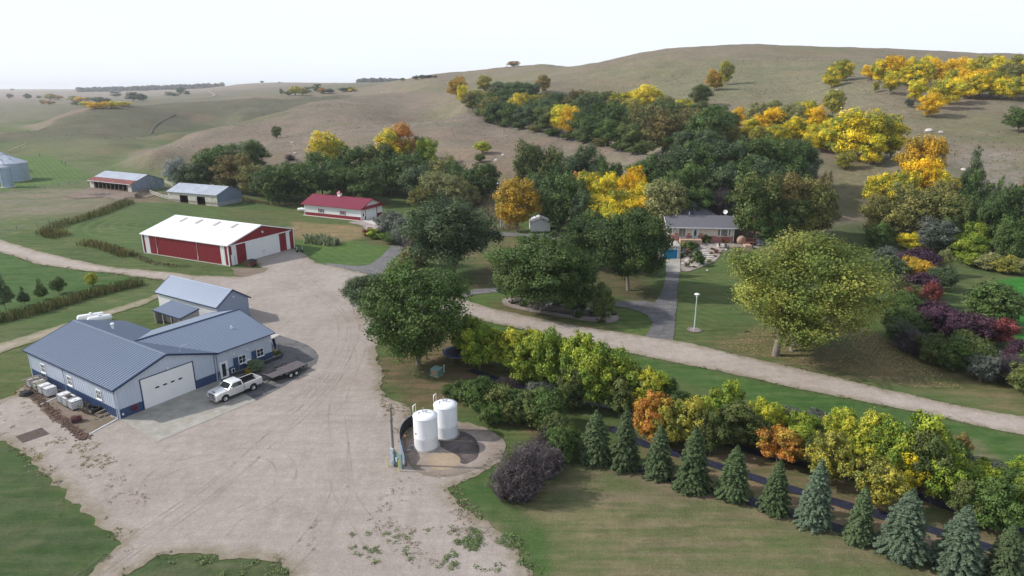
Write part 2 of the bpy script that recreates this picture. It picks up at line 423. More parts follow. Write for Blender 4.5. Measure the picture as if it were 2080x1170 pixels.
GROUND_ZONES = [
 # relief: fold shade painted in, darker and greener; crests paler and pinker
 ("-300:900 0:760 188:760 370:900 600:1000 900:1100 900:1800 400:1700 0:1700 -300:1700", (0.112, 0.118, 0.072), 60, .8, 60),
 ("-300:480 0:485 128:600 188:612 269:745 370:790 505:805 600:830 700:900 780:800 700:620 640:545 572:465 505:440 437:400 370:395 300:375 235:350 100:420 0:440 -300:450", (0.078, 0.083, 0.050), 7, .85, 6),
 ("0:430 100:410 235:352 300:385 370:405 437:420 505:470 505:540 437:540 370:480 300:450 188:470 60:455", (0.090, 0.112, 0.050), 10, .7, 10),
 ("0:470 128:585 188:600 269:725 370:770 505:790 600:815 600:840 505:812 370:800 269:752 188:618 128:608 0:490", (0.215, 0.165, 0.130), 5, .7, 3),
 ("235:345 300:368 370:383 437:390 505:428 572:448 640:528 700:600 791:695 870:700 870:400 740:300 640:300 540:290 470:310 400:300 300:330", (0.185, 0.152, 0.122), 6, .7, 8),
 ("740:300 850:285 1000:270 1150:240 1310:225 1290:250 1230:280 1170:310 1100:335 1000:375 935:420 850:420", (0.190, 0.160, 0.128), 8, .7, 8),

 # left valley pasture
 ("-400,330 0,325 120,322 240,335 330,350 520,400 340,420 200,400 60,470 -400,480", PAST, 8, .9, 6),
 ("0,300 240,285 420,262 560,235 430,262 300,303 235,325 100,330 -200,330", (0.115, 0.125, 0.060), 14, .75, 10),
 ("60,318 100,313 190,362 60,380 0,388 -100,390 -100,330 30,318", BRIGHT, 1.2, .9, .5),
 ("0,392 120,385 240,385 280,410 200,430 0,445 -100,440", (0.19, 0.165, 0.125), 4, .7, 6),
 ("190,375 330,392 330,410 240,412 180,398", (0.16, 0.12, 0.085), 2, .9, 2),
 # lawns left of the yard
 ("-300,500 0,483 60,500 200,540 350,550 500,555 520,545 290,520 180,505 80,470 0,480 -300,470", (0.075, 0.108, 0.038), 1.5, .9, 1.5),
 ("-300,525 0,515 120,546 260,562 300,572 230,585 0,640 -300,700", (0.056, 0.108, 0.032), 1.0, .95, .6),
 ("0,650 330,575 330,600 0,700 -200,750 -300,720", (0.085, 0.115, 0.045), 1.2, .9, 1.5),
 ("0,705 330,605 330,640 200,660 60,720 60,760 0,800 -200,800", (0.090, 0.115, 0.043), 1.2, .9, 2),
 ("135,455 250,415 340,412 480,422 420,440 300,470 290,510 170,490", (0.068, 0.112, 0.036), 1.5, .95, 1.5),
 ("440,425 610,430 612,455 740,455 750,485 640,480 600,475 500,455", (0.090, 0.100, 0.040), 1.5, .8, 2),
 ("600,452 735,460 742,480 700,490 600,484 590,465", (0.21, 0.160, 0.085), 1.2, .9, 2),
 ("600,488 700,492 800,500 795,512 750,538 655,540 605,510", BRIGHT, 1.0, .9, .8),
 ("740,480 800,485 805,500 745,497", BROWN, 1.0, .6, 1),
 # centre
 ("930,590 1000,530 1320,520 1330,620 1220,590 1000,585", (0.090, 0.078, 0.040), 2, .85, 3),
 ("930,500 1010,480 1080,480 1060,530 960,540", (0.135, 0.105, 0.055), 2, .8, 2),
 ("935,610 1010,590 1320,640 1310,678 1180,668 1000,630", (0.080, 0.118, 0.036), .6, .9, .8),
 ("1000,610 1140,645 1250,670 1200,672 1000,632", BROWN, .6, .55, 1),
 ("770,690 940,660 960,700 1000,760 1140,870 1180,930 1050,880 960,820 830,830 775,770", (0.135, 0.105, 0.058), 1.5, .92, 2.5),
 ("1375,560 1500,510 1600,540 1560,640 1500,700 1380,690", (0.080, 0.108, 0.038), 1.5, .9, 2.5),
 ("1450,690 1700,650 1900,740 2080,800 2080,845 1700,765 1400,695", (0.145, 0.125, 0.065), 2, .85, 3),
 ("1560,690 1700,640 1780,720 1680,760", (0.115, 0.105, 0.055), 2, .6, 3),
 ("930,645 1300,725 2080,890 2080,990 1900,940 1500,800 1280,740 1000,680", (0.058, 0.112, 0.030), 1.2, .95, 1.2),
 ("1850,860 1960,890 2080,960 2080,1000 1960,940 1850,900", (0.15, 0.135, 0.080), 1, .7, 2),
 # right side
 ("1690,460 1760,450 1780,480 1700,490", LAWN, 2, .8, 2),
 ("1640,480 1720,470 1800,490 1760,520 1700,500", (0.065, 0.105, 0.035), 1.5, .9, 2),
 ("1920,520 2000,520 2080,545 2080,640 1980,570 1910,600", (0.085, 0.110, 0.042), 1.0, .9, 1.5),
 ("2010,570 2100,560 2200,640 2080,710 2060,690 2062,620", (0.030, 0.150, 0.022), .6, .97, .3),
 # foreground right lawn, tan and streaky
 ("1180,930 1300,985 1500,1035 1700,1080 1900,1150 1980,1200 1900,1400 1000,1400 1080,1180 1040,1110 960,1020 1000,1030 1120,980", (0.158, 0.150, 0.080), 1.2, .9, 1.5),
 ("930,980 990,990 1050,1040 1100,1080 1140,1200 1090,1250 1060,1100 1020,1060 960,1030", (0.060, 0.110, 0.034), .8, .85, 1.2),
 ("1200,930 1300,940 2080,1110 2080,1180 1700,1080 1300,985 1180,950", (0.20, 0.165, 0.105), .8, .75, 1),
 ("1290,850 1500,850 2080,1000 2080,1120 1700,1040 1300,930", (0.150, 0.120, 0.070), 1, .9, 1.5),
 # foreground left grass
 ("-200,880 20,905 90,960 150,1035 200,1080 260,1105 180,1200 100,1400 -400,1400", (0.060, 0.090, 0.036), .8, .95, 1.2),
 ("240,1180 320,1130 450,1130 580,1148 590,1300 200,1300", (0.064, 0.088, 0.040), .5, .9, 1.2),
 # hills
 ("1400,120 1700,120 1850,130 1700,220 1450,200 1250,180 1150,150", (0.168, 0.168, 0.096), 25, .8, 20),
 ("1850,230 2080,230 2080,300 1950,290 1850,270", (0.140, 0.142, 0.075), 8, .7, 8),
 ("1700,330 1850,310 1800,360 1740,430 1690,440 1670,360", (0.135, 0.130, 0.065), 4, .8, 4),
 ("1960,300 2080,310 2080,400 1960,380", (0.24, 0.215, 0.18), 4, .65, 5),
 ("560,330 600,290 640,270 680,290 640,340", (0.22, 0.175, 0.14), 4, .6, 5),
 ("880,330 960,300 1040,300 1040,400 960,380 880,350", (0.225, 0.172, 0.125), 4, .7, 5),
 ("900,420 1050,400 1050,460 950,480", (0.17, 0.125, 0.085), 3, .7, 3),
]
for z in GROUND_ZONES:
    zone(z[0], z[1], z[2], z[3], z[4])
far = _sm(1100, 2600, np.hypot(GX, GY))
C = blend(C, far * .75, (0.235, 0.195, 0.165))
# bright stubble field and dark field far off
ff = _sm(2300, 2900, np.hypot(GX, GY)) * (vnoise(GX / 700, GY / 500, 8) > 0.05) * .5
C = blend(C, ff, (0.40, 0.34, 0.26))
ang_n = len(RAD)
ii, jj = np.meshgrid(np.arange(len(PHI) - 1), np.arange(ang_n - 1), indexing='ij')
a_ = (ii * ang_n + jj).ravel()
quads = np.stack([a_, a_ + ang_n, a_ + ang_n + 1, a_ + 1], 1)[:, ::-1]

def make_ground_mat():
    N = NT('ground')
    base = N.attr('zone_col').outputs['Color']
    rough = N.attr('wild').outputs['Fac']
    n_big = N.noise(0.06, 5, .6); n_mid = N.noise(0.55, 6, .7); n_fine = N.noise(4.5, 6, .75); n_xf = N.noise(16, 3, .7)
    streak = N.noise(0.9, 4, .65, stretch=(0.12, 1.0, 1), rot=R(24))
    c = N.mix(1.0, base, N.mix(N.rng(n_big, .3, .7), (0.80, 0.86, 0.85), (1.20, 1.12, 1.12)), 'MULTIPLY')
    c = N.mix(1.0, c, N.mix(N.rng(n_mid, .3, .72), (0.74, 0.78, 0.76), (1.32, 1.24, 1.28)), 'MULTIPLY')
    c = N.mix(1.0, c, N.mix(N.rng(n_fine, .32, .7), (0.78, 0.79, 0.80), (1.24, 1.22, 1.25)), 'MULTIPLY')
    st = N.mix(N.rng(streak, .38, .62), (0.74, 0.90, 0.70), (1.30, 1.14, 1.30))
    c = N.mix(N.math('SUBTRACT', 1.0, rough), c, N.mix(1.0, c, st, 'MULTIPLY'))
    # dry tufts and reddish grass in the prairie
    tuft = N.rng(N.noise(1.3, 5, .8), .52, .68)
    c = N.mix(N.math('MULTIPLY', tuft, N.math('MULTIPLY', rough, .6)), c, (0.105, 0.082, 0.062))
    tuft2 = N.rng(N.noise(.33, 7, .85), .51, .60)
    c = N.mix(N.math('MULTIPLY', tuft2, N.math('MULTIPLY', rough, .55)), c, (0.100, 0.088, 0.058))
    tuft3 = N.rng(N.noise(.7, 7, .85, stretch=(.5, 1.3, 1)), .55, .66)
    c = N.mix(N.math('MULTIPLY', tuft3, N.math('MULTIPLY', rough, .5)), c, (0.30, 0.26, 0.20))
    red = N.rng(N.noise(0.022, 5, .65), .55, .68)
    c = N.mix(N.math('MULTIPLY', red, N.math('MULTIPLY', rough, .35)), c, (0.21, 0.12, 0.085))
    grn = N.rng(N.noise(0.03, 5, .6, stretch=(1, 2.4, 1)), .52, .66)
    c = N.mix(N.math('MULTIPLY', grn, N.math('MULTIPLY', rough, .45)), c, (0.125, 0.135, 0.062))
    # worn dry patches in the lawns
    dry = N.rng(N.noise(0.16, 6, .68), .56, .72)
    c = N.mix(N.math('MULTIPLY', dry, N.math('MULTIPLY', N.math('SUBTRACT', 1.0, rough), .38)), c, (0.17, 0.135, 0.075))
    pg = N.rng(N.noise(0.09, 5, .7, stretch=(.5, 1, 1), rot=R(24)), .50, .64)
    c = N.mix(N.math('MULTIPLY', pg, N.math('MULTIPLY', N.math('SUBTRACT', 1.0, rough), .55)), c, (0.062, 0.115, 0.034))
    # mower rings on the round lawn
    sp = N.t.nodes.new('ShaderNodeTexWave'); sp.wave_type = 'RINGS'; sp.rings_direction = 'Z'; sp.inputs['Scale'].default_value = 0.11; sp.inputs['Distortion'].default_value = 1.2; sp.inputs['Detail'].default_value = 2; sp.inputs['Detail Scale'].default_value = .6
    mpn = N.t.nodes.new('ShaderNodeMapping'); RC = at(290, 455); mpn.inputs['Location'].default_value = (-RC[0], -RC[1], 0); N.L(N.g.outputs['Position'], mpn.inputs[0]); N.L(mpn.outputs[0], sp.inputs[0])
    ring = N.rng(sp.outputs['Fac'], .55, .95)
    c = N.mix(N.math('MULTIPLY', ring, N.attr('stripe').outputs['Fac']), c, (0.125, 0.155, 0.07))
    st2 = N.t.nodes.new('ShaderNodeTexWave'); st2.inputs['Scale'].default_value = 0.16; st2.inputs['Distortion'].default_value = .8
    mp2 = N.t.nodes.new('ShaderNodeMapping'); mp2.inputs['Rotation'].default_value = (0, 0, R(-38)); N.L(N.g.outputs['Position'], mp2.inputs[0]); N.L(mp2.outputs[0], st2.inputs[0])
    c = N.mix(N.math('MULTIPLY', N.rng(st2.outputs['Fac'], .3, .9), N.attr('stripe2').outputs['Fac']), c, (0.115, 0.165, 0.05))
    N.bump(N.math('ADD', N.math('MULTIPLY', n_fine, .6), N.math('ADD', n_xf, N.math('MULTIPLY', n_mid, 1.4))), .55, .16)
    return N.done(c, .95, .12)
gm = make_ground_mat()
me = np_mesh('ground', np.stack([GX, GY, GZ], 1), 4, quads, (gm,), True)
ca = me.color_attributes.new('zone_col', 'FLOAT_COLOR', 'POINT')
ca.data.foreach_set('color', np.concatenate([C, np.ones((len(C), 1))], 1).astype(np.float32).ravel())
def fattr(name, v):
    a = me.attributes.new(name, 'FLOAT', 'POINT'); a.data.foreach_set('value', np.asarray(v, np.float32))
fattr('wild', _sm(0.8, 3.0, GZ))
def zmask(s, soft):
    return _sm(-soft, soft, sdf(pxpoly(s), GX, GY))
fattr('stripe', zmask("135,455 250,415 400,415 440,430 300,470 290,500 170,480", 3) * .45)
fattr('stripe2', np.clip(zmask("60,318 100,313 190,362 60,380 0,388 -100,390 -100,330 30,318", 2) + zmask("1380,560 1480,560 1480,640 1400,690", 2) * .7 + zmask("600,488 700,492 800,500 795,512 750,538 655,540 605,510", 1.5) * .6, 0, 1) * .4)
tag(link('ground', me), 'rolling grass and prairie ground of the farmstead', kind='structure')

# ================================================================== gravel, roads, pads
def gravel_mat(name, c, c2, dirt, scale=1.0, dark=0.0):
    N = NT(name)
    a = N.noise(0.11 * scale, 6, .65); b = N.noise(0.9 * scale, 6, .75); f = N.noise(9 * scale, 4, .8); s = N.noise(1.2, 5, .7, stretch=(0.10, 1, 1), rot=R(-50)); s2 = N.noise(1.0, 4, .7, stretch=(1, .13, 1), rot=R(-28))
    k = N.mix(N.rng(a, .38, .64), c, c2)
    k = N.mix(1.0, k, N.mix(N.rng(b, .3, .7), (.86, .86, .87), (1.13, 1.12, 1.12)), 'MULTIPLY')
    k = N.mix(1.0, k, N.mix(N.rng(f, .3, .7), (.74, .74, .75), (1.26, 1.26, 1.26)), 'MULTIPLY')
    k = N.mix(1.0, k, N.mix(N.rng(s, .35, .68), (.94, .935, .93), (1.05, 1.05, 1.055)), 'MULTIPLY')
    k = N.mix(1.0, k, N.mix(N.rng(s2, .35, .68), (.95, .945, .94), (1.04, 1.04, 1.05)), 'MULTIPLY')
    spots = N.rng(N.noise(.75, 7, .82), .62, .70)
    k = N.mix(N.math('MULTIPLY', spots, .55), k, dirt)
    e = N.attr('edge').outputs['Fac']
    m = N.rng(N.math('ADD', e, N.math('MULTIPLY', N.math('SUBTRACT', N.noise(.7, 6, .75), .5), 5.0)), -0.2, 1.5, 1, 0)
    k = N.mix(N.math('MULTIPLY', m, .8), k, dirt)
    N.bump(N.math('ADD', f, b), .35, .06)
    return N.done(k, .95, .15)
M_GRAV = gravel_mat('gravel', (0.285, 0.246, 0.216), (0.335, 0.296, 0.264), (0.17, 0.145, 0.09))
M_ROAD = gravel_mat('road_gravel', (0.325, 0.280, 0.242), (0.37, 0.325, 0.285), (0.17, 0.15, 0.09))
M_TRAIL = gravel_mat('trail_gravel', (0.34, 0.29, 0.24), (0.28, 0.25, 0.18), (0.13, 0.135, 0.06), 2)
M_RING = gravel_mat('coarse_gravel', (0.27, 0.225, 0.19), (0.33, 0.28, 0.245), (0.16, 0.13, 0.10), 3)
M_MULCH = gravel_mat('mulch', (0.125, 0.100, 0.092), (0.18, 0.155, 0.145), (0.05, 0.04, 0.04), 3)
M_SAND = gravel_mat('sand', (0.35, 0.27, 0.19), (0.38, 0.30, 0.22), (0.28, 0.22, 0.16), 3)
M_ROCKBED = gravel_mat('rock_bed', (0.36, 0.31, 0.29), (0.26, 0.225, 0.21), (0.20, 0.17, 0.15), 3)
M_DIRT = gravel_mat('bare_dirt', (0.22, 0.175, 0.14), (0.16, 0.125, 0.10), (0.15, 0.125, 0.085), 2)
def asphalt_mat(name, c, c2):
    N = NT(name)
    cr = N.t.nodes.new('ShaderNodeTexVoronoi'); cr.feature = 'DISTANCE_TO_EDGE'; cr.inputs['Scale'].default_value = .55
    mpn = N.t.nodes.new('ShaderNodeMapping'); mpn.inputs['Scale'].default_value = (1, 1.6, 1); N.L(N.g.outputs['Position'], mpn.inputs[0])
    ad = N.t.nodes.new('ShaderNodeVectorMath'); ad.operation = 'ADD'; nn = N.t.nodes.new('ShaderNodeTexNoise'); nn.inputs['Scale'].default_value = 1.1; nn.inputs['Detail'].default_value = 5
    N.L(mpn.outputs[0], ad.inputs[0]); N.L(mpn.outputs[0], nn.inputs[0]); N.L(nn.outputs['Color'], ad.inputs[1]); N.L(ad.outputs[0], cr.inputs[0])
    k = N.mix(N.rng(N.noise(.25, 6, .7), .35, .65), c, c2)
    k = N.mix(1.0, k, N.mix(N.rng(N.noise(7, 4, .8), .3, .7), (.8, .8, .8), (1.2, 1.2, 1.2)), 'MULTIPLY')
    k = N.mix(N.rng(cr.outputs[0], .0, .05, .65, 0), k, (0.035, 0.035, 0.04))
    k = N.mix(N.rng(N.noise(1.6, 5, .7, stretch=(.15, 1, 1), rot=R(-33)), .45, .7, 0, .55), k, (c[0] * .5, c[1] * .5, c[2] * .5))
    return N.done(k, .9, .2)
M_ASPH = asphalt_mat('asphalt', (0.115, 0.112, 0.118), (0.165, 0.158, 0.16))
M_ASPH2 = asphalt_mat('old_asphalt', (0.14, 0.135, 0.14), (0.20, 0.19, 0.185))
M_CONC = mat('concrete', (0.34, 0.325, 0.29), .85, var=.12, vs=2.2, c2=(0.27, 0.255, 0.22), bump=.1, bs=8)
M_CONCL = mat('pale_concrete', (0.45, 0.43, 0.40), .85, var=.1, vs=2, bump=.1, bs=8)

def rough_outline(P, step, jit, s=0):
    o = []
    n = len(P)
    for i in range(n):
        a, b = P[i], P[(i + 1) % n]
        L = math.hypot(b[0] - a[0], b[1] - a[1]); k = max(1, int(L / step)); nx, ny = -(b[1] - a[1]) / (L + 1e-9), (b[0] - a[0]) / (L + 1e-9)
        for j in range(k):
            t = j / k; x = a[0] + (b[0] - a[0]) * t; y = a[1] + (b[1] - a[1]) * t
            q = (float(fbm(np.array([x / 4.5]), np.array([y / 4.5]), 2, 50 + s)[0]) * 1.0 + float(fbm(np.array([x / .9]), np.array([y / .9]), 3, 80 + s)[0]) * 1.1) * jit
            o.append((x + nx * q, y + ny * q))
    return o
def smooth_closed(P, it=2):
    for _ in range(it):
        o = []
        for i in range(len(P)):
            a, b = P[i], P[(i + 1) % len(P)]
            o += [(a[0] * .75 + b[0] * .25, a[1] * .75 + b[1] * .25), (a[0] * .25 + b[0] * .75, a[1] * .25 + b[1] * .75)]
        P = o
    return P
def sheet(name, P, m, off=0.03, step=.5, jit=.25, grid=1.5, smooth=0, label=None, thick=0.0):
    P = [(p[0], p[1]) for p in P]
    if smooth: P = smooth_closed(P, smooth)
    o = rough_outline(P, step, jit, len(P)) if jit or grid < 900 else P
    A = np.array(o); n = len(o)
    lo, hi = A.min(0), A.max(0)
    gx, gy = np.meshgrid(np.arange(lo[0], hi[0], grid), np.arange(lo[1], hi[1], grid)); gx = gx.ravel() + .01; gy = gy.ravel() + .013
    inn = np.zeros(0, bool)
    if len(gx):
        d = sdf(o, gx, gy); k = d > grid * .35; gx, gy, dd = gx[k], gy[k], d[k]
    V = [Vector(p) for p in o] + [Vector((a, b)) for a, b in zip(gx, gy)]
    vo, eo, fo, _, _, _ = delaunay_2d_cdt(V, [(i, (i + 1) % n) for i in range(n)], [], 1, 1e-5)
    X = np.array([v[0] for v in vo]); Y = np.array([v[1] for v in vo])
    Z = hzv(X, Y) + off + 0.00035 * np.hypot(X, Y)
    me = bpy.data.meshes.new(name)
    me.from_pydata(np.stack([X, Y, Z], 1).tolist(), [], [tuple(f) for f in fo])
    # all faces up
    fl = [p.index for p in me.polygons if p.normal.z < 0]
    if fl: me.flip_normals() if len(fl) > len(me.polygons) / 2 else None
    me.materials.append(m)
    e = np.maximum(sdf(o, X, Y), 0)
    a = me.attributes.new('edge', 'FLOAT', 'POINT'); a.data.foreach_set('value', e.astype(np.float32))
    ob = link(name, me)
    tag(ob, label, kind='structure')
    return ob
def ribbon(P, wd):
    """outline of a band of given width along a polyline (list of (x,y[,w]))"""
    L, Rr = [], []
    for i, p in enumerate(P):
        a = P[max(i - 1, 0)]; b = P[min(i + 1, len(P) - 1)]
        dx, dy = b[0] - a[0], b[1] - a[1]; l = math.hypot(dx, dy)
        L.append((p[0] - dy / l * wd / 2, p[1] + dx / l * wd / 2)); Rr.append((p[0] + dy / l * wd / 2, p[1] - dx / l * wd / 2))
    return L + Rr[::-1]
def chaikin(P, it=2):
    for _ in range(it):
        o = [P[0]]
        for a, b in zip(P[:-1], P[1:]):
            o += [(a[0] * .75 + b[0] * .25, a[1] * .75 + b[1] * .25), (a[0] * .25 + b[0] * .75, a[1] * .25 + b[1] * .75)]
        P = o + [P[-1]]
    return P
def flat(s): return [(p[0], p[1]) for p in pxpoly(s, 0.0)]

sheet('gravel_yard', flat("325,556 361,559 420,561 461,562 494,563 519,556 536,548 520,535 500,530 560,510 598,506 612,512 640,534 700,546 745,556 800,572 850,590 930,600 935,643 860,642 800,655 768,690 766,725 778,768 772,786 785,805 803,812 822,822 836,860 850,868 900,850 960,860 1010,880 1030,905 1022,934 979,961 943,973 907,992 922,1009 935,1030 979,1055 1037,1092 1058,1118 1079,1170 1100,1300 590,1300 580,1172 571,1144 450,1134 380,1123 317,1134 243,1170 200,1300 100,1300 185,1170 254,1102 201,1076 153,1033 95,959 32,922 0,896 -150,880 -200,820 0,812 27,802 56,775 72,757 200,742 300,702 440,655 420,592"), M_GRAV, .02, step=.45, jit=.55, grid=1.0)
sheet('road', flat("-300,440 -100,468 0,487 51,503 96,515 133,524 185,536 246,545 308,550 355,555 400,562 380,580 336,570 263,561 242,557 172,551 123,544 70,536 39,524 0,513 -100,500 -300,480"), M_ROAD, .028, step=.6, jit=.35, grid=2, label='gravel road from the left into the yard')
sheet('road', flat("880,596 932,606 1000,627 1100,648 1200,667 1300,682 1370,692 1400,697 1500,722 1600,744 1700,767 1800,791 1900,814 2000,834 2080,848 2300,895 2500,935 2500,990 2300,930 2080,885 2000,868 1900,846 1800,826 1700,806 1600,786 1500,763 1400,742 1300,722 1200,700 1100,678 1000,656 930,643 880,642"), M_ROAD, .028, step=.4, jit=.22, grid=1.2, label='gravel road running right past the lawn')
sheet('path', flat("-200,745 0,697 60,680 120,662 180,643 240,624 300,605 330,592 333,600 300,617 240,636 180,656 120,677 60,698 0,718 -200,770"), M_TRAIL, .03, step=.4, jit=.4, grid=1.2, label='narrow gravel track beside the ditch')
# asphalt
sheet('asphalt_pad', flat("446,772 553,729 549,690 568,682 600,692 625,702 640,712 648,724 644,738 620,756 581,783 520,815 500,818"), M_ASPH, .036, step=.5, jit=.05, grid=1.2, label='dark asphalt pad along the workshop wing')
sheet('concrete_apron', flat("244,853 405,789 447,773 520,814 320,898"), M_CONC, .045, step=3, jit=0, grid=1000, label='pale concrete apron before the overhead door')
sheet('concrete_step', flat("548,679 570,680 553,689"), M_CONCL, .05, step=3, jit=0, grid=1000)
sheet('driveway', flat("648,535 700,546 745,556 757,562 772,560 790,540 806,520 818,512 820,500 806,486 800,492 788,508 770,525 750,540 720,541 680,536"), M_ASPH2, .034, step=.6, jit=.25, grid=1.5, smooth=1, label='old asphalt drive curving up to the white garage')
sheet('driveway', flat("1355,548 1382,548 1378,575 1374,620 1370,655 1368,692 1310,684 1322,672 1326,655 1316,642 1300,634 1275,626 1250,622 1250,612 1280,612 1310,612 1330,616 1340,600 1349,575"), M_ASPH, .036, step=.4, jit=.18, grid=1.2, label='cracked asphalt drive from the road to the house')
sheet('driveway', flat("925,597 950,590 990,586 1030,586 1035,594 1000,595 965,599 938,606"), M_ASPH2, .036, step=.4, jit=.2, grid=1.2, label='asphalt loop behind the planted island, left arm')
sheet('driveway', flat("990,472 1040,473 1100,476 1170,480 1250,490 1300,495 1300,505 1240,498 1170,490 1100,485 1040,481 990,480"), M_ASPH2, .05, step=.8, jit=.15, grid=2, label='asphalt lane in front of the white shed')
# tank pad
_tc = Vector(((-9.0 + .8), 60.0, 0))
def circ(cx, cy, r_, n=40, a0=0, a1=360, rx=None): return [(cx + (rx or r_) * math.cos(R(a0 + (a1 - a0) * i / n)), cy + r_ * math.sin(R(a0 + (a1 - a0) * i / n))) for i in range(n)]
PADC = at(925, 915, 0.0); 
sheet('gravel_pad', flat("820,905 822,880 838,866 870,862 905,866 935,864 975,868 1008,880 1027,898 1030,912 1018,930 985,948 945,962 905,970 868,968 840,955 826,935"), M_RING, .036, step=.4, jit=.12, grid=1, smooth=2, label='round coarse gravel pad under the two tanks')
sheet('mulch_bed', flat("880,880 935,874 960,885 973,900 974,918 965,935 945,945 930,938 928,925 905,915 890,905"), M_MULCH, .042, step=.3, jit=.15, grid=.8, smooth=2, label='dark crescent of mulch on the tank pad')
sheet('sand_circle', flat("866,935 872,927 890,921 912,920 930,926 937,936 930,948 908,957 885,957 870,948"), M_SAND, .048, step=.3, jit=.06, grid=.8, smooth=2, label='sandy ring on the tank pad')
# stone beds
sheet('gravel_bed', flat("1018,612 1026,606 1040,603 1100,612 1180,622 1230,630 1250,636 1259,645 1253,654 1235,658 1205,655 1160,648 1100,638 1045,628 1022,620"), M_ROCKBED, .05, step=.3, jit=.1, grid=1, smooth=2, label='pale stone bed of the planted island')
sheet('mulch_bed', flat("1035,612 1100,615 1180,628 1225,637 1220,646 1170,643 1100,632 1050,623"), M_MULCH, .058, step=.3, jit=.2, grid=1, smooth=2, label='dark mulch inside the island bed')
HBED = pxpoly("1381,551 1384,500 1395,494 1485,493 1530,500 1542,500 1540,506 1500,503 1478,504 1462,512 1462,522 1452,532 1432,540 1410,548 1398,553")
sheet('rock_garden', HBED, M_ROCKBED, .05, step=.4, jit=.08, grid=.8, smooth=1, label='pale gravel garden below the house')
sheet('gravel_bed', pxpoly("700,452 735,449 785,438 800,445 795,462 760,475 748,474 740,466 735,458"), M_ROCKBED, .05, step=.4, jit=.1, grid=1, smooth=1, label='pale gravel beside the white garage')
sheet('concrete_apron', pxpoly("734,449 785,438 800,447 760,458"), M_CONCL, .09, step=3, jit=0, grid=1000, label='concrete apron of the white garage')
sheet('concrete_slab', flat("1352,553 1354,528 1381,527 1382,553"), M_CONC, .06, step=3, jit=0, grid=1000, label='concrete slab before the blue door')
sheet('gravel_ring', [(p[0], p[1]) for p in circ(at(1410, 671, 0)[0], at(1410, 671, 0)[1], 1.15, 20)], M_ROCKBED, .05, step=.3, jit=.06, grid=.8, label='stone ring at the foot of the lamp post')
sheet('bare_dirt', flat("56,776 75,760 150,800 238,855 200,862 232,850 175,885 120,862 70,820 50,800"), M_DIRT, .03, step=.4, jit=.4, grid=1, label='bare dirt strip beside the workshop')
sheet('bare_dirt', pxpoly("195,378 250,386 300,392 330,392 300,402 262,402 240,412 210,400 150,405 130,398 160,388"), M_DIRT, .05, step=.8, jit=.5, grid=2, label='trampled cattle yard before the old barn')
sheet('bare_dirt', flat("470,545 520,545 545,545 540,553 500,562 478,560"), M_DIRT, .03, step=.4, jit=.3, grid=1, label='worn ground around the trash bin')
# landscape fabric strips
M_FAB = mat('landscape_fabric', (0.022, 0.024, 0.045), .55, var=.3, vs=.8, c2=(0.05, 0.05, 0.065), fac=(.55, .7), bump=.3, bs=3)
for i, (s, lb) in enumerate((
    ("1180,912 1286,950 1369,975 1455,1000 1600,1040 1704,1075 1850,1115 1979,1148 2100,1185", 'black weed fabric strip under the spruce row'),
    ("1240,870 1305,903 1366,920 1450,944 1547,977 1625,1000 1723,1028 1790,1048 1897,1078 2058,1129 2150,1160", 'black weed fabric strip just behind the spruces'),
    ("955,752 1050,785 1150,808 1290,838 1378,872 1432,888 1535,920 1613,940 1749,975 1818,990 1935,1035 2074,1075 2150,1100", 'black weed fabric strip under the maples'))):
    P = chaikin([(p[0], p[1]) for p in pxpoly(s, 0.0)], 2)
    sheet('fabric_strip', ribbon(P, 1.15), M_FAB, .045 + .004 * i, step=.5, jit=.13, grid=.6, label=lb)
# tyre marks: faint darker bands pressed in the gravel
N = NT('tyre_mark')
e = N.attr('edge').outputs['Fac']
tr = N.t.nodes.new('ShaderNodeBsdfTransparent'); ms = N.t.nodes.new('ShaderNodeMixShader')
fz = N.math('MULTIPLY', N.rng(e, 0, .16), N.rng(N.noise(.45, 5, .7), .42, .68, 0, .5))
N.L(fz, ms.inputs[0]); N.L(tr.outputs[0], ms.inputs[1]); N.L(N.b.outputs[0], ms.inputs[2]); N.L(ms.outputs[0], N.t.nodes['Material Output'].inputs[0])
M_TYRE = N.done((0.20, 0.17, 0.155) and N.mix(.5, (0.25, 0.21, 0.185), (0.23, 0.20, 0.18)), .95)
def track(s, wd=.32, pair=1.75):
    P = chaikin([(p[0], p[1]) for p in pxpoly(s, 0.0)], 3)
    for sgn in ((-1, 1) if pair else (0,)):
        q = ribbon(P, abs(pair) + .001) if pair else None
        Q = (q[:len(P)] if sgn < 0 else q[len(P):][::-1]) if pair else P
        sheet('tyre_mark', ribbon(Q, wd), M_TYRE, .036, step=.6, jit=.05, grid=.16)
track("180,1180 300,1090 420,1010 500,940 600,840 680,760 720,690 715,640 660,600 560,575")
track("150,1190 330,1060 450,980 540,900 640,820 700,740")
track("440,1090 470,1050 560,1010 590,960 560,920 480,920 400,935 320,960 300,1000")
track("690,900 685,960 700,1010 730,1050 760,1100", .28)
track("560,1170 640,1090 700,1000 690,900 680,820 720,740 740,680", .3)
track("420,860 520,860 640,800 700,720 700,640 640,590 600,540", .3)
track("300,920 420,900 520,870 610,850 700,850", .28)
track("640,760 700,770 740,745 735,700 700,680", .26)

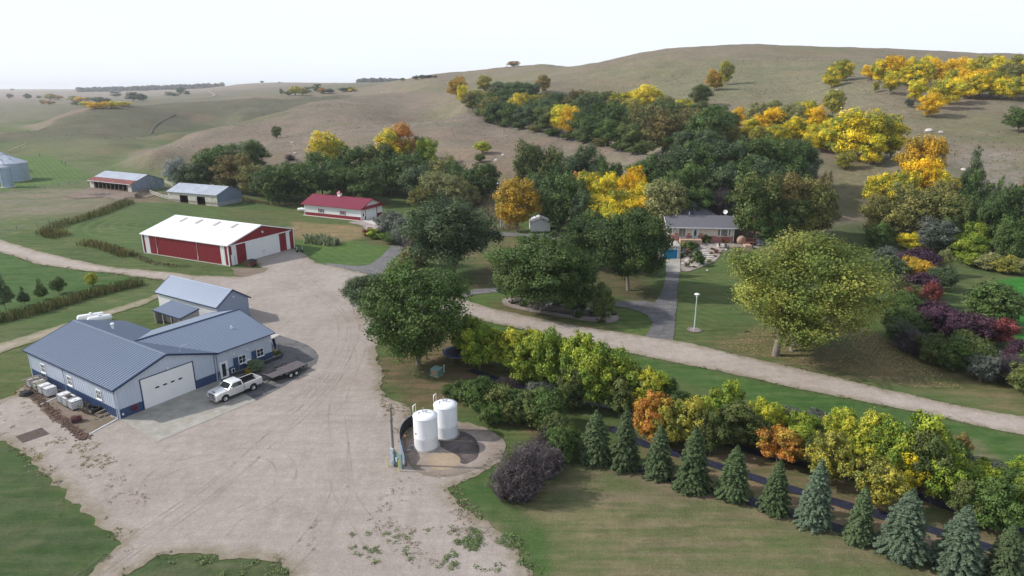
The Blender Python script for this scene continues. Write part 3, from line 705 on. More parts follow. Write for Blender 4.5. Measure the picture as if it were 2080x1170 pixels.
# ================================================================== buildings
M_ROOFB = mat('blue_grey_metal', (0.175, 0.215, 0.290), .42, .35, var=.05, vs=6, spec=.4)
M_ROOFD = mat('dark_blue_metal', (0.030, 0.050, 0.115), .4, .3, var=.06, vs=3)
M_NAVY = mat('navy_metal', (0.055, 0.090, 0.190), .45, .2, var=.08, vs=3)
M_PALE = mat('pale_blue_grey_metal', (0.50, 0.55, 0.64), .5, .1, var=.05, vs=3, c2=(0.46, 0.52, 0.62))
M_WHITE = mat('white_metal', (0.74, 0.75, 0.76), .45, .05, var=.04, vs=4)
M_WROOF = mat('white_roof_metal', (0.86, 0.87, 0.88), .45, .1, var=.03, vs=6)
M_RED = mat('red_metal', (0.235, 0.026, 0.036), .5, .15, var=.07, vs=4)
M_REDROOF = mat('crimson_roof_metal', (0.200, 0.022, 0.046), .42, .2, var=.05, vs=5)
M_TRIM = mat('white_trim', (0.78, 0.78, 0.78), .5, var=.04)
M_GLASS = mat('window_glass', (0.025, 0.032, 0.04), .06, 0, var=.3, vs=1.5, spec=.8)
M_DARK = mat('dark_interior', (0.015, 0.014, 0.013), .95, var=.3)
M_GALV = mat('galvanised_roof', (0.52, 0.56, 0.62), .45, .4, var=.10, vs=4, c2=(0.44, 0.47, 0.53))
M_GALVB = mat('galvanised_bin', (0.34, 0.42, 0.54), .38, .65, var=.10, vs=2.5)
M_OLDW = mat('weathered_white_boards', (0.50, 0.49, 0.44), .85, var=.18, vs=.9, stretch=(1, 1, .5), c2=(0.27, 0.215, 0.17), fac=(.52, .66))
M_OLDB = mat('bare_weathered_boards', (0.22, 0.175, 0.135), .9, var=.25, vs=.7, stretch=(1, 1, 3), c2=(0.40, 0.37, 0.32), fac=(.45, .6))
M_RUST = mat('rusty_roof', (0.21, 0.065, 0.055), .7, .1, var=.2, vs=1.2, c2=(0.33, 0.16, 0.15), fac=(.5, .62))
M_WOOD = mat('grey_wood', (0.20, 0.17, 0.14), .9, var=.2, vs=.5)
M_BLK = mat('black_rubber', (0.02, 0.02, 0.022), .8, var=.2, vs=.3)
M_SHING = mat('asphalt_shingles', (0.105, 0.105, 0.125), .9, var=.16, vs=.35, bump=.3, bs=6, c2=(0.14, 0.135, 0.155))
M_SIDING = mat('tan_siding', (0.60, 0.51, 0.42), .7, var=.05, vs=2)
M_BRICK = mat('red_brick', (0.33, 0.13, 0.12), .85, var=.2, vs=.25, c2=(0.42, 0.20, 0.18))
M_TANB = mat('tan_block', (0.45, 0.31, 0.23), .9, var=.15, vs=.4)
M_TEAL = mat('teal_door_paint', (0.012, 0.20, 0.38), .45, var=.05)
M_STEEL = mat('bare_steel', (0.35, 0.36, 0.38), .4, .7, var=.1)

def rib_profile(pw, nr, rd, rw):
    xs = [(0.0, 0.0)]
    for k in range(nr):
        c = pw * (k + .5) / nr
        xs += [(c - rw, 0), (c - rw * .45, rd), (c + rw * .45, rd), (c + rw, 0)]
    return xs + [(pw, 0.0)]
def panels(parent, O, X, U, Lx, lo, hi, m, name, pw=.915, nr=2, rd=.04, rw=.07, N=None):
    """ribbed sheet panels side by side; O origin, X run direction, U up direction; lo/hi constants or functions of x"""
    O = Vector(O); X = Vector(X).normalized(); U = Vector(U).normalized(); N = N or X.cross(U)
    n = max(1, int(round(Lx / pw))); pw = Lx / n
    prof = rib_profile(pw, nr, rd, rw)
    fl = lo if callable(lo) else (lambda x: lo); fh = hi if callable(hi) else (lambda x: hi)
    const = not callable(lo) and not callable(hi)
    shared = None
    for i in range(n):
        if const and shared is not None:
            link(name, shared, parent, O + X * pw * i); continue
        base = 0.0 if const else pw * i
        v = []
        for (x, d) in prof:
            xx = pw * i + x
            a, b = fl(xx), fh(xx)
            if b < a: b = a
            p = X * (x) + N * d
            v += [p + U * a, p + U * b]
        if not const and all((v[2 * k] - v[2 * k + 1]).length < 1e-4 for k in range(len(prof))): continue
        f = [(2 * k, 2 * k + 2, 2 * k + 3, 2 * k + 1) for k in range(len(prof) - 1)]
        if X.cross(U).dot(N) < 0: f = [q[::-1] for q in f]
        me = bpy.data.meshes.new(name); me.from_pydata(v, [], f); me.materials.append(m)
        link(name, me, parent, O + X * pw * i)
        if const: shared = me
class Frame:
    """wall-local frame: o origin, x along wall, n outward, z up"""
    def __init__(s, o, x, n): s.o = Vector(o); s.x = Vector(x).normalized(); s.n = Vector(n).normalized(); s.M = Matrix((s.x, s.n, Vector((0, 0, 1)))).transposed().to_4x4()
    def p(s, a, n, z): return s.o + s.x * a + s.n * n + Vector((0, 0, z))
    def box(s, mb, a0, a1, n0, n1, z0, z1, m): mb.box(s.p((a0 + a1) / 2, (n0 + n1) / 2, (z0 + z1) / 2), (abs(a1 - a0), abs(n1 - n0), abs(z1 - z0)), m, mat=s.M)
def window(parent, F, a, z, w_, h_, nx=2, ny=2, m=None, fr=.07, label=None, shutters=None, sill=True, pane_m=None):
    m = m or M_TRIM
    mb = MB()
    for (a0, a1, z0, z1) in ((a - w_ / 2 - fr, a - w_ / 2, z - h_ / 2 - fr, z + h_ / 2 + fr), (a + w_ / 2, a + w_ / 2 + fr, z - h_ / 2 - fr, z + h_ / 2 + fr), (a - w_ / 2, a + w_ / 2, z + h_ / 2, z + h_ / 2 + fr), (a - w_ / 2, a + w_ / 2, z - h_ / 2 - fr, z - h_ / 2)):
        F.box(mb, a0, a1, .02, .09, z0, z1, m)
    for i in range(1, nx): F.box(mb, a - w_ / 2 + w_ * i / nx - .018, a - w_ / 2 + w_ * i / nx + .018, .045, .075, z - h_ / 2, z + h_ / 2, m)
    for i in range(1, ny): F.box(mb, a - w_ / 2, a + w_ / 2, .046, .072, z - h_ / 2 + h_ * i / ny - .018, z - h_ / 2 + h_ * i / ny + .018, m)
    wo = mb.build('window', parent)
    if label: wo['label'] = label
    mb = MB(); F.box(mb, a - w_ / 2, a + w_ / 2, .015, .045, z - h_ / 2, z + h_ / 2, pane_m or M_GLASS); mb.build('pane', wo)
    if sill: mb = MB(); F.box(mb, a - w_ / 2 - fr - .05, a + w_ / 2 + fr + .05, .02, .16, z - h_ / 2 - fr - .05, z - h_ / 2 - fr, m); mb.build('sill', wo)
    if shutters:
        for sg in (-1, 1):
            mb = MB(); c = a + sg * (w_ / 2 + fr + shutters[1] / 2 + .03)
            F.box(mb, c - shutters[1] / 2, c + shutters[1] / 2, .02, .07, z - h_ / 2 - fr, z + h_ / 2 + fr, shutters[0]); mb.build('shutter', wo)
    return wo
def downspout(parent, F, a, z1, m, z0=.15, out=.5):
    mb = MB(); mb.tube([F.p(a, .12, z1), F.p(a, .12, z0 + .2), F.p(a, out * .6, z0)], .05, m, 6); mb.build('downspout', parent)
def gable_solid(parent, W, L, h, rise, m, name='wall', t=.06, ox=0, oy=0, open_sides=()):
    """core walls slightly inside the panels"""
    mb = MB()
    mb.poly([(ox, oy, 0), (ox + W, oy, 0), (ox + W, oy, h), (ox + W / 2, oy, h + rise), (ox, oy, h)], m)
    mb.poly([(ox + W, oy + L, 0), (ox, oy + L, 0), (ox, oy + L, h), (ox + W / 2, oy + L, h + rise), (ox + W, oy + L, h)], m)
    if 'left' not in open_sides: mb.poly([(ox, oy + L, 0), (ox, oy, 0), (ox, oy, h), (ox, oy + L, h)], m)
    mb.poly([(ox + W, oy, 0), (ox + W, oy + L, 0), (ox + W, oy + L, h), (ox + W, oy, h)], m)
    return mb.build(name, parent)
def gable_roof(parent, W, L, h, rise, m, ov=.4, oe=.3, name='roof_panel', trim=None, ridge=None, pw=.915, nr=2, ox=0, oy=0, sides='lr', rd=.05, rw=.085):
    s = rise / (W / 2); ln = math.hypot(W / 2 + ov, (W / 2 + ov) * s)
    zr = h + rise + .10
    dl = Vector((-1, 0, -s)).normalized(); dr = Vector((1, 0, -s)).normalized()
    top = Vector((ox + W / 2, oy - oe, zr))
    # left slope: run along +Y from front; up direction = -dl ; origin at eave
    if 'l' in sides: panels(parent, top + dl * ln, (0, 1, 0), -dl, L + 2 * oe, 0, ln, m, name, pw, nr, rd, rw, N=Vector((-s, 0, 1)).normalized())
    if 'r' in sides: panels(parent, top + dr * ln, (0, 1, 0), -dr, L + 2 * oe, 0, ln, m, name, pw, nr, rd, rw, N=Vector((s, 0, 1)).normalized())
    mb = MB()
    rc = ridge or m
    for d, nn in ((dl, Vector((-s, 0, 1)).normalized()), (dr, Vector((s, 0, 1)).normalized())):
        a = top + nn * .045; b = top + Vector((0, L + 2 * oe, 0)) + nn * .045
        mb.poly([a, a + d * .22, b + d * .22, b] if d is dl else [a, b, b + d * .22, a + d * .22], rc)
    mb.build('ridge_cap', parent)
    if trim:
        for y in (oy - oe - .02, oy + L + oe + .02):
            mb = MB()
            for d in (dl, dr):
                a = Vector((ox + W / 2, y, zr + .05)); b = a + d * ln
                v = [a, b, b - Vector((0, 0, .24)), a - Vector((0, 0, .24))]
                o = Vector((0, -.03 if y < oy + 1 else .03, 0))
                mb.hexa([p for p in v] + [p + o for p in v], trim)
            mb.build('rake_trim', parent)
        for sg, d in ((-1, dl), (1, dr)):
            e = top + d * ln
            mb = MB(); mb.box(e + Vector((sg * .03, (L + 2 * oe) / 2, -.09)), (.09, L + 2 * oe, .13), trim); mb.build('gutter', parent)
    # underside
    mb = MB()
    for d in (dl, dr):
        a = top - Vector((0, 0, .035)); b = a + d * ln; Yv = Vector((0, L + 2 * oe, 0))
        mb.poly([a, b, b + Yv, a + Yv], M_WHITE if trim is not M_DARK else M_DARK)
    mb.build('soffit', parent)
def corner_trims(parent, W, L, h, m, ox=0, oy=0, w_=.14):
    for x, y in ((ox, oy), (ox + W, oy), (ox, oy + L), (ox + W, oy + L)):
        mb = MB(); mb.box((x + (-.01 if x == ox else .01), y + (-.01 if y == oy else .01), h / 2), (w_, w_, h), m); mb.build('corner_trim', parent)
def wall_set(parent, W, L, h, rise, mu, ml=None, zw=1.05, skip=(), front=True, left=True, right=True, back=True, oy=0, ox=0, frontW=None):
    """ribbed wall panels with optional wainscot. skip: openings on the front wall as (a0,a1,ztop)"""
    def topf(x): return h + rise * (1 - abs(x - W / 2) / (W / 2)) - .02
    def do(O, X, Lx, n, gable, sk):
        segs = []; c = 0.0
        for a0, a1, zt in sorted(sk):
            if a0 > c: segs.append((c, a0, 0, None))
            segs.append((a0, a1, zt, 1)); c = a1
        if c < Lx: segs.append((c, Lx, 0, None))
        for a0, a1, z0, op in segs:
            OO = Vector(O) + Vector(X) * a0
            hi = (lambda x, a0=a0: topf(a0 + x)) if gable else h
            if op:
                panels(parent, OO, X, (0, 0, 1), a1 - a0, z0, hi, mu, 'wall_panel', N=Vector(n))
            elif ml:
                panels(parent, OO, X, (0, 0, 1), a1 - a0, .0, zw, ml, 'wainscot_panel', N=Vector(n))
                panels(parent, OO, X, (0, 0, 1), a1 - a0, zw + .01, hi, mu, 'wall_panel', N=Vector(n))
            else: panels(parent, OO, X, (0, 0, 1), a1 - a0, .0, hi, mu, 'wall_panel', N=Vector(n))
    e = .012
    if front: do((ox, oy - e, 0), (1, 0, 0), frontW or W, (0, -1, 0), True, skip)
    if left: do((ox - e, oy + L, 0), (0, -1, 0), L, (-1, 0, 0), False, ())
    if right: do((ox + W + e, oy, 0), (0, 1, 0), L, (1, 0, 0), False, ())
    if back: do((ox + W, oy + L + e, 0), (-1, 0, 0), W, (0, 1, 0), True, ())

# ---- workshop
WS = empty('workshop', (-43.3, 65.6, .03), R(57), 'large blue-grey metal workshop with L-shaped roof and white overhead door', 'workshop')
W_, L_, H_, RS_ = 11.9, 20.8, 3.7, 1.95
gable_solid(WS, W_, L_, H_, RS_, M_DARK, 'core_wall')
DR0, DR1, DRH = 2.75, 9.0, 3.62
wall_set(WS, W_, L_, H_, RS_, M_PALE, M_NAVY, 1.1, skip=((DR0, DR1, DRH),), right=False)
gable_roof(WS, W_, L_, H_, RS_, M_ROOFB, trim=M_ROOFD, ov=.4, oe=.35, rd=.075, rw=.11)
corner_trims(WS, W_, L_, H_, M_PALE)
# wing, x from 11.9 to 20.3, depth 14.4
X0, X1, DW, HR = W_, 20.2, 14.0, 1.86
mb = MB()
mb.poly([(X1, 0.02, 0), (X1, DW, 0), (X1, DW, H_), (X1, DW / 2, H_ + HR), (X1, .02, H_)], M_DARK)
mb.poly([(X0, .02, 0), (X1, .02, 0), (X1, .02, H_), (X0, .02, H_)], M_DARK); mb.poly([(X0, DW, 0), (X1, DW, 0), (X1, DW, H_), (X0, DW, H_)], M_DARK)
mb.build('core_wall', WS)
panels(WS, (X0 + .08, 0, 0), (1, 0, 0), (0, 0, 1), X1 - X0 - .08, 0, 1.1, M_NAVY, 'wainscot_panel', N=Vector((0, -1, 0)))
M_PALE2 = M_PALE
panels(WS, (X0 + .08, 0, 0), (1, 0, 0), (0, 0, 1), X1 - X0 - .08, 1.11, H_, M_PALE, 'wall_panel', N=Vector((0, -1, 0)))
panels(WS, (X1 + .012, 0, 0), (0, 1, 0), (0, 0, 1), DW, 1.11, lambda x: H_ + HR * (1 - abs(x - DW / 2) / (DW / 2)), M_PALE, 'wall_panel', N=Vector((1, 0, 0)))
panels(WS, (X1 + .012, 0, 0), (0, 1, 0), (0, 0, 1), DW, 0, 1.1, M_NAVY, 'wainscot_panel', N=Vector((1, 0, 0)))
panels(WS, (X1, DW + .012, 0), (-1, 0, 0), (0, 0, 1), X1 - X0, 0, H_, M_PALE, 'wall_panel', N=Vector((0, 1, 0)))
s2 = HR / (DW / 2); cs = 1 / math.sqrt(1 + s2 * s2)
zr2 = H_ + HR + .12
xr = W_ - HR / (RS_ / (W_ / 2))          # ridge meets main slope here
def vy(x):                                # plan distance from front where the wing roof leaves the main roof
    return max(0.0, (W_ - x) / (W_ - xr) * DW / 2)
lnw = (DW / 2 + .4) / cs
def lo_f(xx):
    X = xr + xx
    return 0.0 if X > W_ + .2 else (vy(X) + .4) / cs
for sg in (-1, 1):
    U = Vector((0, -sg * cs, s2 * cs)); O = Vector((xr, DW / 2 + sg * (DW / 2 + .4), zr2 - lnw * s2 * cs))
    panels(WS, O, (1, 0, 0), U, X1 + .45 - xr, lo_f, lnw, M_ROOFB, 'roof_panel', rd=.018, N=Vector((0, sg * s2, 1)).normalized())
    mb = MB(); a = Vector((X1 + .45, DW / 2, zr2 + .04)); b = Vector((X1 + .45, DW / 2 + sg * (DW / 2 + .4), zr2 + .04 - lnw * s2 * cs))
    v = [a, b, b - Vector((0, 0, .22)), a - Vector((0, 0, .22))]; mb.hexa(v + [p + Vector((.03, 0, 0)) for p in v], M_ROOFD); mb.build('rake_trim', WS)
    mb = MB(); y = DW / 2 + sg * (DW / 2 + .42); mb.box(((X1 + .45 + W_) / 2 + .2, y, zr2 - lnw * s2 * cs - .05), (X1 + .45 - W_ - .4, .08, .12), M_ROOFD); mb.build('gutter', WS)
mb = MB(); mb.box(((xr + X1 + .45) / 2, DW / 2, zr2 + .05), (X1 + .45 - xr, .22, .05), M_ROOFD); mb.build('ridge_cap', WS)
FF = Frame((0, -.012, 0), (1, 0, 0), (0, -1, 0))
# overhead door: sections and lights
od = MB(); FF.box(od, DR0 - .1, DR0, -.02, .06, 0, DRH + .1, M_ROOFD); FF.box(od, DR1, DR1 + .1, -.02, .06, 0, DRH + .1, M_ROOFD); FF.box(od, DR0, DR1, -.02, .06, DRH, DRH + .1, M_ROOFD)
odo = od.build('overhead_door', WS)
for i in range(6):
    mb = MB(); z0 = i * DRH / 6; FF.box(mb, DR0 + .02, DR1 - .02, .0, .035, z0 + .004, z0 + DRH / 6 - .004, M_TRIM); mb.build('door_section', odo)
for a in (4.5, 5.42, 6.35, 7.28):
    mb = MB(); FF.box(mb, a - .27, a + .27, .03, .05, 1.97, 2.22, M_TRIM); FF.box(mb, a - .235, a + .235, .035, .056, 2.0, 2.19, M_GLASS); mb.build('door_light', odo)
# walk door on the wing
wd = MB(); a = W_ + 1.05
FF.box(wd, a - .56, a - .46, 0, .1, 0, 2.2, M_TRIM); FF.box(wd, a + .46, a + .56, 0, .1, 0, 2.2, M_TRIM); FF.box(wd, a - .46, a + .46, 0, .1, 2.1, 2.2, M_TRIM)
FF.box(wd, a - .46, a - .27, .02, .06, 0, 2.1, M_TRIM); FF.box(wd, a + .27, a + .46, .02, .06, 0, 2.1, M_TRIM); FF.box(wd, a - .27, a + .27, .02, .06, 0, .25, M_TRIM); FF.box(wd, a - .27, a + .27, .02, .06, 1.95, 2.1, M_TRIM)
wdo = wd.build('door', WS); wdo['label'] = 'white glazed entrance door in the wing'
mb = MB(); FF.box(mb, a - .27, a + .27, .03, .05, .25, 1.95, M_GLASS); mb.build('pane', wdo)
mb = MB(); FF.box(mb, a + .3, a + .36, .06, .13, .95, 1.1, M_STEEL); mb.build('handle', wdo)
# small pet hatch, meter, air conditioner, lamps
mb = MB(); FF.box(mb, a + 1.0, a + 1.45, .02, .08, .25, .85, M_TRIM); FF.box(mb, a + 1.07, a + 1.38, .03, .09, .32, .78, M_GLASS); mb.build('hatch', WS)
mb = MB(); FF.box(mb, a + 1.95, a + 2.17, .02, .16, .9, 1.2, M_STEEL); mb.tube([FF.p(a + 2.06, .1, .9), FF.p(a + 2.06, .1, .1)], .03, M_STEEL, 6); mb.build('meter', WS)
mb = MB(); FF.box(mb, a + 3.05, a + 3.75, .0, .42, .85, 1.3, M_TRIM); FF.box(mb, a + 3.1, a + 3.7, .4, .44, .9, 1.25, M_STEEL)
aco = mb.build('air_conditioner', WS)
for a_, lb in ((W_ + 2.9 + .5, 0), (W_ + 6.1, 0)):
    wo = window(WS, FF, a_ + .32, 1.62, .95, .95, 2, 2)
    mb = MB(); FF.box(mb, a_ - .95, a_ - .25, .02, .07, 1.08, 2.16, M_NAVY); mb.build('shutter', wo)
for a_ in (W_ + 2.25, W_ + 2.6, W_ + 4.55, W_ + 8.0):
    mb = MB(); mb.cyl(FF.p(a_, .02, 2.75), FF.p(a_, .16, 2.75), .07, M_TRIM, n=8); mb.cyl(FF.p(a_ - .05, .16, 2.72), FF.p(a_ - .1, .28, 2.66), .06, M_TRIM, .09, 8); mb.cyl(FF.p(a_ + .05, .16, 2.72), FF.p(a_ + .1, .28, 2.66), .06, M_TRIM, .09, 8); mb.build('wall_lamp', WS)
mb = MB(); mb.cyl(FF.p(5.95, .03, 4.0), FF.p(5.95, .2, 3.95), .12, M_TRIM, .15, 8); mb.build('wall_lamp', WS)
downspout(WS, FF, W_ - .12, H_ - .1, M_PALE); downspout(WS, FF, W_ + .2, H_ - .1, M_PALE); 
# hose reel and outlet on the near gable
ho = MB(); ho.lathe(FF.p(1.6, .12, .75), [(0, 0)], M_RED, 3)
ho = MB(); cc = FF.p(1.65, .12, .72)
ring = [cc + FF.x * .3 * math.cos(t) + Vector((0, 0, 1)) * .36 * math.sin(t) for t in np.linspace(0, 2 * math.pi, 21)]
ho.tube(ring, .035, M_RED, 6); ho.tube([c_ + FF.n * .06 + (cc - c_) * .15 for c_ in ring], .035, M_RED, 6); ho.tube([c_ + FF.n * .03 + (cc - c_) * .35 for c_ in ring], .025, M_RED, 6)
ho = ho.build('hose_reel', WS); ho['label'] = 'red coiled hose on the navy wainscot'
mb = MB(); FF.box(mb, .28, .45, .02, .08, .35, .58, M_TRIM); mb.build('outlet_box', WS)
FL = Frame((-.012, L_, 0), (0, -1, 0), (-1, 0, 0))
for a_ in (3.6, 10.3, 17.0): window(WS, FL, a_, 2.0, .95, 1.0, 3, 2)
downspout(WS, FL, 9.1, H_ - .1, M_STEEL); downspout(WS, FL, L_ - .15, H_ - .1, M_PALE)
# antenna bracket on the front ridge, flue, roof vent
mb = MB(); p = Vector((W_ / 2 + 1.9, .1, 5.25)); mb.tube([p, p + Vector((0, 0, .7))], .035, M_PALE, 6); mb.tube([p + Vector((0, 0, .68)), p + Vector((1.05, .0, .68))], .035, M_PALE, 6); mb.build('lamp_bracket', WS)
mb = MB(); p = Vector((7.7, 14.9, 4.9)); mb.cyl(p, p + Vector((0, 0, .95)), .13, M_TRIM); mb.cyl(p + Vector((0, 0, .95)), p + Vector((0, 0, 1.1)), .26, M_TRIM, .2); mb.cyl(p, p + Vector((0, 0, .25)), .26, M_PALE, .14); mb.build('flue', WS)
mb = MB(); p = Vector((16.9, 3.4, 4.7)); mb.cyl(p, p + Vector((0, 0, .4)), .09, M_TRIM); mb.cyl(p + Vector((0, 0, .02)), p + Vector((.25, 0, .02)), .07, M_TRIM); mb.build('roof_vent', WS)

# ---- storage building behind the workshop
SB = empty('storage_building', (-45.2, 95.9, 0), R(59), 'small blue-roofed storage building with white side wall behind the workshop', 'shed')
gable_solid(SB, 5.6, 15.4, 3.1, 1.9, M_DARK, 'core_wall')
M_GREYB = mat('grey_blue_metal', (0.30, 0.36, 0.47), .5, .1, var=.05, vs=3)
wall_set(SB, 5.6, 15.4, 3.1, 1.9, M_GREYB, left=False, right=True)
panels(SB, (-.012, 15.4, 0), (0, -1, 0), (0, 0, 1), 15.4, 0, 3.1, M_WHITE, 'wall_panel', N=Vector((-1, 0, 0)))
gable_roof(SB, 5.6, 15.4, 3.1, 1.9, M_ROOFB, trim=M_ROOFD, ov=.35, oe=.3)
FS = Frame((0, -.012, 0), (1, 0, 0), (0, -1, 0))
for a_, z_ in ((2.9, 3.9), (2.9, 1.5), (3.35, 1.5)):
    mb = MB(); mb.cyl(FS.p(a_, .02, z_), FS.p(a_, .2, z_ - .05), .1, M_TRIM, .14, 8); mb.build('wall_lamp', SB)
# ---- open lean-to
LT = empty('lean_to_shed', (-49.6, 93.2, 0), R(147), 'low open-fronted lean-to with blue metal roof beside the white wall', 'shed')
M_STUCCO = mat('faded_board', (0.33, 0.31, 0.29), .9, var=.2, vs=.8)
panels(LT, (-.2, .3, 2.15), (1, 0, 0), (0, -1, .22), 7.4, 0, 3.4, M_ROOFB, 'roof_panel', N=Vector((0, .22, 1)).normalized())
mb = MB(); mb.box((3.5, .27, 2.09), (7.4, .06, .16), M_ROOFD); mb.build('fascia', LT)
mb = MB(); mb.box((-.22, -1.4, 2.42), (.05, 3.35, .16), M_ROOFD, mat=Matrix.Rotation(-.217, 4, 'X')); mb.build('rake_trim', LT)
mb = MB(); mb.box((3.5, -3.0, 1.3), (7, .08, 2.6), M_WHITE); mb.build('wall', LT)
for x in (.05, 6.95):
    mb = MB(); mb.hexa([(x - .04, -3, 0), (x + .04, -3, 0), (x + .04, 0, 0), (x - .04, 0, 0), (x - .04, -3, 2.75), (x + .04, -3, 2.75), (x + .04, 0, 2.1), (x - .04, 0, 2.1)], M_STUCCO); mb.build('wall', LT)
for x in (.1, 2.3, 4.6, 6.9): mb = MB(); mb.box((x, .15, 1.05), (.14, .14, 2.1), M_STUCCO); mb.build('post', LT)
for x0, x1 in ((.4, 2.1), (2.6, 4.3), (4.9, 6.6)): mb = MB(); mb.box(((x0 + x1) / 2, -1.2, .55), (x1 - x0, .06, 1.1), M_STUCCO); mb.build('partition', LT)

# ---- red and white pole barn
RB = empty('pole_barn', (-58.04, 131.2, .02), R(64), 'long red pole barn with white roof and white sliding doors', 'barn')
W_, L_, H_, RS_ = 18.4, 26.3, 4.4, 2.5
gable_solid(RB, W_, L_, H_, RS_, M_DARK, 'core_wall')
topb = lambda x: H_ + RS_ * (1 - abs(x - W_ / 2) / (W_ / 2)) - .02
for a0, a1, mm, zt in ((0, .9, M_RED, 0), (.9, 2.1, M_WHITE, 0), (2.1, 4.5, M_RED, 0), (13.9, 16.1, M_RED, 0), (16.1, 17.2, M_WHITE, 0), (17.2, 18.4, M_RED, 0)):
    panels(RB, (a0, -.012, 0), (1, 0, 0), (0, 0, 1), a1 - a0, .0, 4.18, mm, 'wall_panel', N=Vector((0, -1, 0)))
panels(RB, (0, -.014, 0), (1, 0, 0), (0, 0, 1), W_, 4.2, topb, M_RED, 'wall_panel', N=Vector((0, -1, 0)))
FB = Frame((0, -.012, 0), (1, 0, 0), (0, -1, 0))
for a0, a1 in ((4.45, 9.2), (9.2, 13.95)):
    d_ = MB(); FB.box(d_, a0 + .02, a1 - .02, .08, .13, .05, 4.1, M_WHITE); d_ = d_.build('sliding_door', RB)
    panels(d_, FB.p(a0 + .04, .135, .08), (1, 0, 0), (0, 0, 1), a1 - a0 - .08, 0, 3.98, M_WHITE, 'door_panel', N=Vector((0, -1, 0)))
    mb = MB(); FB.box(mb, (a1 - .35) if a0 < 9 else a0 + .25, (a1 - .25) if a0 < 9 else a0 + .35, .16, .22, 1.1, 1.4, M_STEEL); mb.build('handle', d_)
mb = MB(); FB.box(mb, .5, 17.6, .03, .24, 4.1, 4.28, M_TRIM); mb.build('door_track', RB)
wd = MB(); FB.box(wd, .5, 1.5, .03, .1, .05, 2.25, M_TRIM); FB.box(wd, 1.32, 1.38, .09, .12, .3, 1.9, M_DARK); wd.build('door', RB)
mb = MB(); mb.cyl(FB.p(9.2, .03, 5.6), FB.p(9.2, .45, 5.45), .1, M_TRIM, .24, 10); mb.build('wall_lamp', RB)
for a0, a1, mm in ((0, .75, M_RED), (.75, 2.2, M_WHITE), (2.2, 24.1, M_RED), (24.1, 25.3, M_WHITE), (25.3, 26.3, M_RED)):
    panels(RB, (-.012, L_ - a0, 0), (0, -1, 0), (0, 0, 1), a1 - a0, .15, H_, mm, 'wall_panel', N=Vector((-1, 0, 0)))
mb = MB(); mb.box((-.05, L_ / 2, .08), (.08, L_, .16), M_CONCL); mb.build('footing', RB)
panels(RB, (W_ + .012, 0, 0), (0, 1, 0), (0, 0, 1), L_, 0, H_, M_RED, 'wall_panel', N=Vector((1, 0, 0)))
panels(RB, (W_, L_ + .012, 0), (-1, 0, 0), (0, 0, 1), W_, 0, topb, M_RED, 'wall_panel', N=Vector((0, 1, 0)))
gable_roof(RB, W_, L_, H_, RS_, M_WROOF, rd=.025, trim=M_TRIM, ov=.3, oe=.3)
corner_trims(RB, W_, L_, H_, M_TRIM, w_=.2)
FBL = Frame((-.012, L_, 0), (0, -1, 0), (-1, 0, 0))
for a_ in (4.6, 17.3): downspout(RB, FBL, a_, H_, M_TRIM, z0=.4)
M_SKYL = mat('skylight_plastic', (0.36, 0.36, 0.33), .5, var=.1)
s = RS_ / (W_ / 2); dl = Vector((-1, 0, -s)).normalized(); nn = Vector((-s, 0, 1)).normalized()
for y in (5.4, 10.8, 16.4, 21.4):
    a = Vector((W_ / 2, y, H_ + RS_ + .1)) + dl * .7 + nn * .05
    mb = MB(); v = [a, a + Vector((0, .9, 0)), a + Vector((0, .9, 0)) + dl * 2.1, a + dl * 2.1]; mb.hexa(v[::-1] + [p + nn * .03 for p in v[::-1]], M_SKYL); mb.build('skylight', RB)

# ---- white garage with crimson roof
g0 = at(734, 448.5)
GA = empty('garage', (g0[0], g0[1], g0[2] - .05), R(64), 'white garage with crimson roof, cupola and red wainscot', 'garage')
W_, L_, H_, RS_ = 9.4, 20.2, 3.55, 1.9
gable_solid(GA, W_, L_, H_, RS_, M_DARK, 'core_wall')
wall_set(GA, W_, L_, H_, RS_, M_WHITE, M_RED, 1.0, skip=((.35, 1.5, 2.25), (2.0, 6.9, 2.9)))
gable_roof(GA, W_, L_, H_, RS_, M_REDROOF, rd=.025, trim=M_RED, ov=.7, oe=.75)
corner_trims(GA, W_, L_, H_, M_TRIM)
FG = Frame((0, -.012, 0), (1, 0, 0), (0, -1, 0))
mb = MB(); FG.box(mb, .4, 1.45, 0, .07, 0, 2.2, M_TRIM); FG.box(mb, .65, 1.2, .06, .085, 1.1, 1.9, M_GLASS); mb.build('door', GA)
od = MB(); FG.box(od, 1.85, 2.0, 0, .09, 0, 3.0, M_RED); FG.box(od, 6.9, 7.15, 0, .09, 0, 3.0, M_RED)
od = od.build('overhead_door', GA)
for i in range(5): mb = MB(); FG.box(mb, 2.02, 6.88, .0, .035, i * .58 + .01, i * .58 + .57, M_TRIM); mb.build('door_section', od)
mb = MB(); v = [FG.p(-.1, 0, 3.75), FG.p(W_ - .1, 0, 3.75), FG.p(W_ - .1, .95, 3.2), FG.p(-.1, .95, 3.2)]; mb.hexa([p - Vector((0, 0, .12)) for p in v] + v, M_RED); mb.build('pent_roof', GA)
mb = MB(); mb.cyl(FG.p(4.5, .03, 4.4), FG.p(4.5, .3, 4.3), .08, M_STEEL, .16, 8); mb.build('wall_lamp', GA)
FGL = Frame((-.012, L_, 0), (0, -1, 0), (-1, 0, 0))
for a_ in (6.1, 13.9): window(GA, FGL, a_, 1.75, 1.1, .95, 2, 2, shutters=(M_RED, .38), sill=False)
mb = MB(); mb.box((-.35, L_ / 2, .06), (.7, L_ + .6, .14), M_CONCL); mb.build('splash_strip', GA)
cu = MB(); c0 = Vector((W_ / 2, 11.0, H_ + RS_)); cu.box(c0 + Vector((0, 0, .45)), (.95, .95, .9), M_TRIM); cu = cu.build('cupola', GA)
